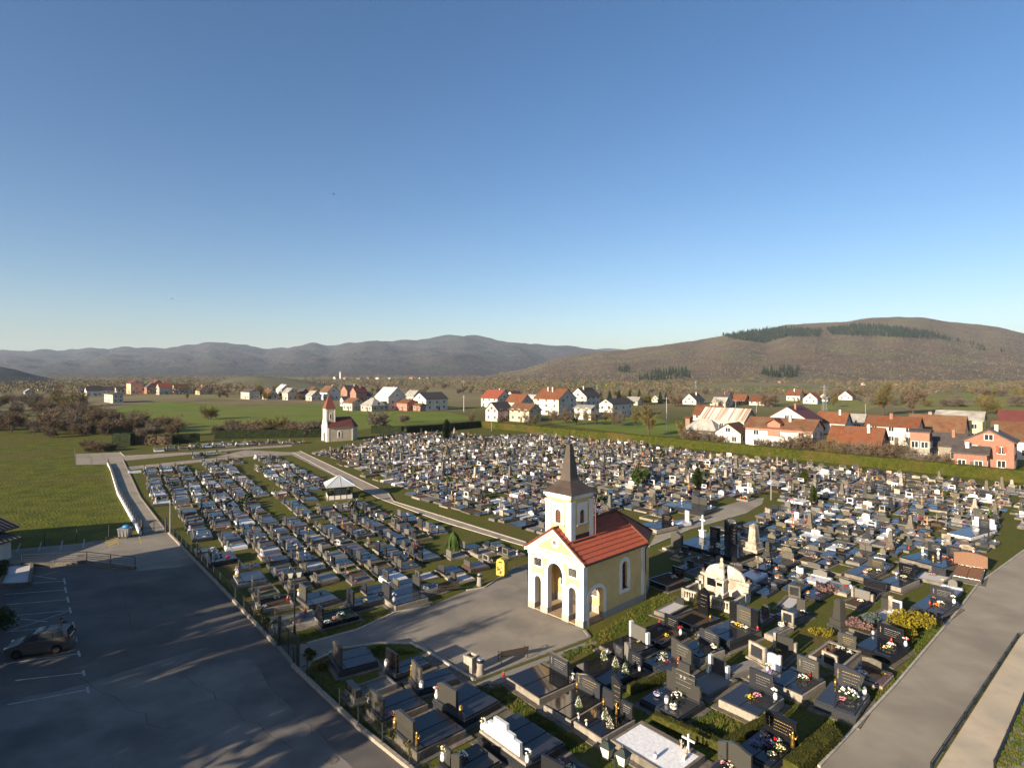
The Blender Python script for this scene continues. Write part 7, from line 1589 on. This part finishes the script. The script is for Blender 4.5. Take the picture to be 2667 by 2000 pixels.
for i, (x, y) in enumerate(((652, 1608), (672, 1628), (690, 1640))):
    plant('fence_shrub', '%s of the dry shrubs inside the fence before the main gate' % orn(i + 1), 'shrub', G(x, y) + Vector((.5, .45, 0)), leafy(.4, .6, 300, 'twigs olive', 40 + i, .07), 0, 1, 'dry shrubs by the main gate')
# bare trees: a few kinds, then copies
KIND = {}
def bare(kind, label, P, hgt, group=None):
    if kind not in KIND:
        if kind.startswith('bush'): pr = branch_tree(3., 50 + ord(kind[-1]), {'1': 'twigs brown', '2': 'twigs grey', '3': 'twigs olive'}[kind[-1]], 1.1, True, 1.5, .035); base = 3.
        elif kind == 'shade': pr = conifer(12., 2.7, 61, lay=28, n=46, sparse=.86); base = 12.
        elif kind.startswith('spruce'): pr = conifer(12., 2.7, 60, lay=28, n=46); base = 12.
        else: pr = branch_tree(8., 70 + ord(kind[-1]), {'1': 'twigs brown', '2': 'twigs grey', '3': 'twigs olive', '4': 'twigs brown'}[kind[-1]], {'1': .8, '2': 1.05, '3': .65, '4': .95}[kind[-1]], False, 1.1, .05); base = 8.
        mx = max(v[2] for v in pr[1].v); nm = 'bare_bush' if kind.startswith('bush') else 'spruce_tree' if kind[:2] in ('sp', 'sh') else 'bare_tree'
        t = plant(nm, label, 'bush' if kind.startswith('bush') else 'tree', P, pr, rnd.random() * 6.28, hgt / mx, group); KIND[kind] = (t, mx); return t
    t, mx = KIND[kind]; s = hgt / mx
    return copy_tree(t, P, rnd.random() * 6.28, (s * rnd.uniform(.9, 1.15), s * rnd.uniform(.9, 1.15), s), label, None, group)
K4 = ['tree1', 'tree2', 'tree3', 'tree4']
# named single trees
for x, y, h, k, lb in ((1690, 1136, 12, 'tree3', 'budding ochre tree beside the pale utility pole'), (1655, 1112, 9, 'tree3', 'smaller budding tree left of the ochre tree'), (1775, 1150, 7, 'tree3', 'budding tree behind the hedge left of the dark barn'), (545, 1092, 7, 'bush3', 'lone rounded bare tree in the green field'),
                       (720, 1130, 7, 'bush3', 'rounded ochre bush tree left of the small chapel'), (985, 1118, 8, 'bush2', 'broad bare tree in the field right of the small chapel'), (1052, 1102, 4.5, 'bush2', 'small bare tree alone in the field'), (2300, 1082, 18, 'tree3', 'tall bare tree left of the two trees beyond the roofs'), (2378, 1078, 19, 'tree1', 'tall bare tree right of the two trees beyond the roofs'),
                       (2580, 1078, 9, 'bush3', 'bare yellowish tree on the field near the right edge'), (133, 1140, 4, 'bush1', 'small bare bush standing out in front of the left thicket'), (205, 1058, 11, 'bush3', 'pale willow like tree left of the grey hall'), (1228, 1104, 6, 'tree1', 'bare fruit tree left of the pink barn')):
    bare(k, lb, G(x, y), h)
for i, (x, y, h) in enumerate(((1305, 1112, 6), (1370, 1112, 6.5), (1393, 1116, 6), (1440, 1104, 7), (1474, 1108, 8), (1502, 1106, 7), (1527, 1106, 7), (1550, 1108, 7), (1596, 1108, 8), (1615, 1110, 7), (1578, 1100, 6))):
    bare(K4[i % 4], '%s bare orchard tree from the left below the big orange roof' % orn(i + 1), G(x, y), h, 'orchard trees below the big orange roof')
for i, (x, y, h, k) in enumerate(((1800, 1158, 5, 'bush1'), (1835, 1160, 5, 'bush2'), (1870, 1165, 4, 'bush1'), (1990, 1180, 4.5, 'bush2'), (2035, 1186, 4.5, 'bush2'), (2070, 1188, 6, 'bush1'), (2100, 1190, 8, 'tree1'), (2130, 1190, 5.5, 'bush1'), (2165, 1196, 5, 'bush3'), (2190, 1198, 5, 'bush1'), (2225, 1202, 5, 'bush2'), (2262, 1206, 5, 'bush1'), (2290, 1208, 5.5, 'bush1'), (2320, 1210, 5.5, 'bush1'), (2350, 1212, 5, 'bush2'), (2375, 1204, 8, 'tree2'), (2410, 1220, 4, 'bush2'), (2450, 1222, 4, 'bush1'))):
    bare(k, '%s bare bush from the left directly behind the long hedge' % orn(i + 1), G(x, y), h * 1.0, 'bare bushes behind the long hedge')
for i, (x, y, h) in enumerate(((1307, 1060, 11), (1588, 1046, 9), (1612, 1044, 9), (1640, 1042, 8.5), (1665, 1042, 9), (1690, 1042, 7), (1720, 1050, 9), (1745, 1050, 9.5), (1735, 1047, 8), (1565, 1046, 8))):
    bare('spruce', ('dark spruce beside the red roofed white house' if i == 0 else '%s dark spruce from the left in the row behind the long dark roofs' % orn(i)), G(x, y), h, None if i == 0 else 'spruces behind the long dark roofs')
# thicket left of the cemetery and loose trees among the houses
rg = random.Random(21)
for i in range(96):
    x = rg.uniform(-90, 470) if i < 66 else rg.uniform(180, 420); y = rg.uniform(1084, 1136) if x < 300 else rg.uniform(1104, 1138)
    k = rg.choice(['tree1', 'tree2', 'tree4', 'bush2', 'bush1', 'bush2', 'bush1', 'bush3']); h = rg.uniform(6.5, 9.5) if k[0] == 't' else rg.uniform(4, 6.5)
    if x > 330: h *= .8
    bare(k, 'grey brown bare tree in the dense thicket beyond the left meadow', G(x, y), h, 'thicket beyond the left meadow')
for i in range(46):
    x = rg.uniform(-120, 210); y = rg.uniform(1030, 1084)
    bare(rg.choice(['bush1', 'bush2', 'bush3', 'tree1', 'tree2']), 'bare bush scattered between the left thicket and the far houses', G(x, y), rg.uniform(5, 10), 'bushes between thicket and far houses')
for i in range(26):
    x = rg.uniform(560, 830); y = rg.uniform(1118, 1140)
    if abs(x - 720) < 22: continue
    bare(rg.choice(['bush1', 'bush2', 'bush1']), 'low grey bare bush behind the hedge left of the small chapel', G(x, y), rg.uniform(3, 5.2), 'bushes left of the small chapel')
for i in range(14):
    bare('bush1', 'brown scrub bush at the end of the turning place', G(rg.uniform(215, 312), rg.uniform(1164, 1178)), rg.uniform(1.6, 2.8), 'scrub at the turning place')
for i in range(150):
    x = rg.choice([rg.uniform(560, 1000), rg.uniform(420, 1260), rg.uniform(1400, 2300), rg.uniform(2150, 2700)]); y = rg.uniform(1012, 1042) if x < 1260 else rg.uniform(1020, 1064)
    bare(rg.choice(['bush1', 'bush2', 'bush3', 'tree1', 'tree2', 'tree3']), 'bare garden tree scattered among the village houses', G(x, y), rg.uniform(5, 10), 'garden trees among the village houses')
# trees and bushes out of view on the left whose long shadows cross the car park and plaza
V_ = Vector((-SD.x, -SD.y, 0)); U_ = Vector((V_.y, -V_.x, 0))
def shadow_tip(u, v, h):
    return U_ * u + V_ * (v - h / math.tan(R(SUN_EL)))
SH = [(-41.5, 36.5, 15.5), (-38.8, 37, 15.5), (-36.2, 35.5, 14.5), (-31.2, 28, 12), (-29.6, 27, 12), (-59, 24, 12.5), (-55, 25, 13), (-47.5, 27, 14), (-42, 28, 14), (-42.5, 20, 11), (-38, 21, 11), (-57, 30, 13.5), (-52.5, 29, 13), (-49, 30, 15), (-46, 32, 14), (-43.2, 33, 15.5), (-40.2, 34.5, 14), (-37.4, 32.5, 13), (-35.4, 34, 14.5), (-62, 28, 13), (-50.5, 24, 11), (-44.5, 25, 12), (-39, 26, 11.5), (-33.6, 29, 11)]
for i, (u, v, h) in enumerate(SH):
    bare('shade' if i % 4 != 1 else 'tree4', '%s tall tree of the row beside the camera that shades the car park' % orn(i + 1), shadow_tip(u, v, h), h, 'tall trees shading the car park')
plant('shrub', 'dark garden shrub at the left edge by the parked car', 'shrub', G(-8, 1650), leafy(.95, 2.3, 900, 'leaves dark', 77, .14))
plant('shrub', 'dark shrub growing in the gravel planter at the left edge', 'shrub', G(2, 1508), leafy(.8, 1.9, 700, 'leaves dark', 78, .14))

# ------------------------------------------------------------------ hills
def hill(name, prof, yb, ydist, m, base, nr=46, step=10, amp=.2, seed=0, back=1.35, fine=0.):
    """height field: skyline elevation per heading, rising from base distance to ridge distance with valleys and spurs"""
    x0, x1 = prof[0][0], prof[-1][0]
    def sky_y(x):
        for (a, ya), (b, yb_) in zip(prof, prof[1:]):
            if a <= x <= b: t = (x - a) / (b - a); return ya + (yb_ - ya) * t
        return prof[-1][1]
    def pt(x, t):
        Y = base + (ydist - base) * t; zr = H + (HY - sky_y(x)) / F * ydist
        if t <= 1: s = t ** 1.15; s = s * (1 - amp * 4 * t * (1 - t) * (.5 + .9 * noise.noise(Vector((x * .012 + seed, t * 2.2, seed)))))
        else: s = 1 - (t - 1) * 1.2
        X = (x - CX) / F * Y
        z = zr * s + fine * min(1, t * 3) * noise.fractal(Vector((X * .004, Y * .004, seed)), 1., 2., 5)
        return Vector((X, Y, max(-3, z) if t > 0 else -3))
    cols = int((x1 - x0) / step); vs = []; ts = [i / nr for i in range(nr + 1)] + [1.1, back]
    for i in range(cols + 1):
        x = x0 + (x1 - x0) * i / cols
        for t in ts: vs.append(tuple(pt(x, t)))
    k = len(ts); mb = MB(m); mb.add(vs, [(i * k + j, (i + 1) * k + j, (i + 1) * k + j + 1, i * k + j + 1) for i in range(cols) for j in range(k - 1)])
    tag(mb.build(name, None, True), kind='structure')
    def find(x, y):
        for i in range(1, 200):
            t = i / 200; p = pt(x, t); py = HY + F * (H - p.z) / p.y
            if py <= y: return p
        return None
    return pt, find, x0, x1
mat('mountain', (.062, .052, .048), (.042, .038, .036), rough=1, scale=.004, bump=1., bscale=.03, coord='World', c3=(.05, .058, .045), scale3=.0022, bdist=14, detail=12)
mat('hill', (.125, .092, .062), (.08, .062, .042), rough=1, scale=.012, bump=1., bscale=.07, coord='World', c3=(.105, .1, .05), scale3=.006, bdist=6, detail=12)
mat('dark hill', (.028, .03, .026), (.018, .02, .018), rough=1, scale=.01, bump=1., bscale=.08, coord='World', bdist=5)
mat('knoll', (.12, .125, .06), (.11, .09, .06), rough=1, scale=.03, coord='World', bump=.5, bscale=.3, bdist=.6)
hill('mountain_range', [(-500, 905), (-250, 925), (0, 914), (81, 912), (155, 912), (228, 909), (285, 910), (321, 903), (382, 908), (448, 903), (509, 899), (545, 890), (590, 891), (635, 899), (692, 910), (753, 904), (822, 894), (858, 901), (900, 893), (1001, 887), (1085, 886), (1150, 873), (1176, 870), (1218, 874), (1302, 886), (1387, 895), (1507, 904), (1555, 911), (1640, 925), (1760, 950)], 982, 6200, 'mountain', 2500, 60, 8, .26, 3.1, 1.3, 26)
hill('far_mountains', [(1440, 950), (1540, 912), (1585, 907), (1625, 910), (1680, 925), (1760, 950)], 0, 9000, 'mountain', 7000, 12, 10, .1, 9., 1.2, 10)
pt, find, hx0, hx1 = hill('wooded_hill', [(1270, 978), (1327, 968), (1365, 960), (1421, 940), (1485, 926), (1548, 918), (1621, 913), (1688, 905), (1809, 889), (1881, 871), (1960, 860), (2050, 849), (2130, 844), (2206, 840), (2255, 830), (2291, 825), (2339, 821), (2411, 828), (2470, 838), (2532, 844), (2600, 853), (2667, 869), (2800, 895), (3000, 925), (3300, 960)], 1000, 2600, 'hill', 1150, 60, 8, .22, 5.7, 1.4, 9)
hill('dark_hill', [(-600, 940), (-200, 945), (0, 955), (41, 963), (94, 978), (150, 990)], 0, 1500, 'dark hill', 1050, 16, 10, .1, 2., 1.4, 4)
hill('knoll', [(530, 1006), (600, 986), (640, 980), (665, 978.5), (700, 981), (745, 985), (800, 992), (860, 1006)], 0, 900, 'knoll', 720, 12, 8, .1, 4., 1.4, 1)
# woods: masses nobody could count
def tufts(mb, P, r, h, n, rg, q_=1.):
    for _ in range(n):
        a = rg.random() * 6.28; z = h * (.15 + .85 * rg.random()); d = r * math.sqrt(max(.05, 1 - abs(z / h - .55) * 1.3)) * rg.random() ** .5; c = Vector((P.x + d * math.cos(a), P.y + d * math.sin(a), P.z + z)); s = r * rg.uniform(.2, .42) * q_
        q = [c + Vector((rg.gauss(0, 1), rg.gauss(0, 1), rg.gauss(0, 1))).normalized() * s for _ in range(3)]; mb.add([tuple(v) for v in q], [(0, 1, 2)])
rg = random.Random(5); mb = MB('twigs brown')
for i in range(15000):
    x = rg.uniform(hx0 + 30, 2760); t = rg.random() ** .8 * 1.0; p = pt(x, t)
    if p.z < 4 and rg.random() < .5: continue
    mb.use(rg.choice(['twigs brown', 'twigs brown', 'twigs grey', 'twigs olive'])); s = rg.uniform(2.6, 5.2); tufts(mb, p - Vector((0, 0, 1)), s, s * 1.7, 5, rg)
tag(mb.build('hillside_wood'), 'leafless brown wood covering the big hill on the right', 'wood', kind='stuff')
mb = MB('pine wood'); polys = [[(1880, 874), (1905, 884), (1990, 895), (2045, 880), (2136, 878), (2140, 862), (2050, 856), (1960, 858)], [(2150, 858), (2165, 873), (2240, 876), (2330, 880), (2470, 885), (2420, 868), (2310, 852), (2232, 847)], [(2440, 880), (2560, 915), (2640, 920), (2480, 884)],
         [(1975, 974), (2000, 984), (2070, 986), (2085, 966), (2040, 962)], [(1660, 994), (1720, 996), (1800, 985), (1790, 968), (1710, 968)], [(1610, 972), (1640, 972), (1640, 962), (1612, 962)]]
for pi, po in enumerate(polys):
    xs = [q[0] for q in po]; ys = [q[1] for q in po]
    for _ in range([1700, 1900, 110, 110, 130, 30][pi]):
        x, y = rg.uniform(min(xs), max(xs)), rg.uniform(min(ys), max(ys))
        if not inpoly(x, y, po): continue
        p = find(x, y)
        if p is None: continue
        h = rg.uniform(11, 17)
        for k in range(5):
            z0 = h * (.1 + .17 * k); r = h * .2 * (1 - k / 5.6); a = rg.random(); v = [(p.x + r * math.cos(a + j * 1.257), p.y + r * math.sin(a + j * 1.257), p.z + z0 + rg.uniform(-.6, .6)) for j in range(5)] + [(p.x, p.y, p.z + z0 + h * .3)]
            mb.add(v, [(j, (j + 1) % 5, 5) for j in range(5)])
tag(mb.build('pine_plantation'), 'dark green pine plantation strips high on the big hill', 'wood', kind='stuff')
mb = MB('twigs brown')
for i in range(11500):
    x = rg.uniform(-200, 2800); y = 982 + 46 * rg.random() ** 1.5
    if y > 1014 and rg.random() < .5: continue
    if 800 < x < 1130 and 984 < y < 990: continue
    P = G(x, y)
    if noise.noise(Vector((P.x * .004, P.y * .0022, 3))) < -.2: continue
    mb.use(rg.choice(['twigs brown', 'twigs brown', 'twigs brown', 'twigs olive', 'leaves dark', 'bark'])); s = rg.uniform(2.5, 5) * (1 + P.y / 2500); tufts(mb, P, s, s * 1.1, 26, rg, .6)
tag(mb.build('distant_woodland'), 'band of leafless scrub and trees across the valley floor', 'wood', kind='stuff')
# ------------------------------------------------------------------ the air
hz = bpy.data.materials.new('haze'); hz.use_nodes = True; nt = hz.node_tree; nt.nodes.clear()
o = nt.nodes.new('ShaderNodeOutputMaterial'); v = nt.nodes.new('ShaderNodeVolumePrincipled'); v.inputs['Color'].default_value = (.62, .78, 1, 1); v.inputs['Density'].default_value = HAZE; v.inputs['Anisotropy'].default_value = .0
nt.links.new(v.outputs[0], o.inputs['Volume']); MATS['haze'] = hz
mb = MB('haze'); mb.box(-9500, 9500, -320, 11300, -4.2, 520); tag(mb.build('haze'), 'pale blue air over the whole valley', 'haze', kind='stuff')
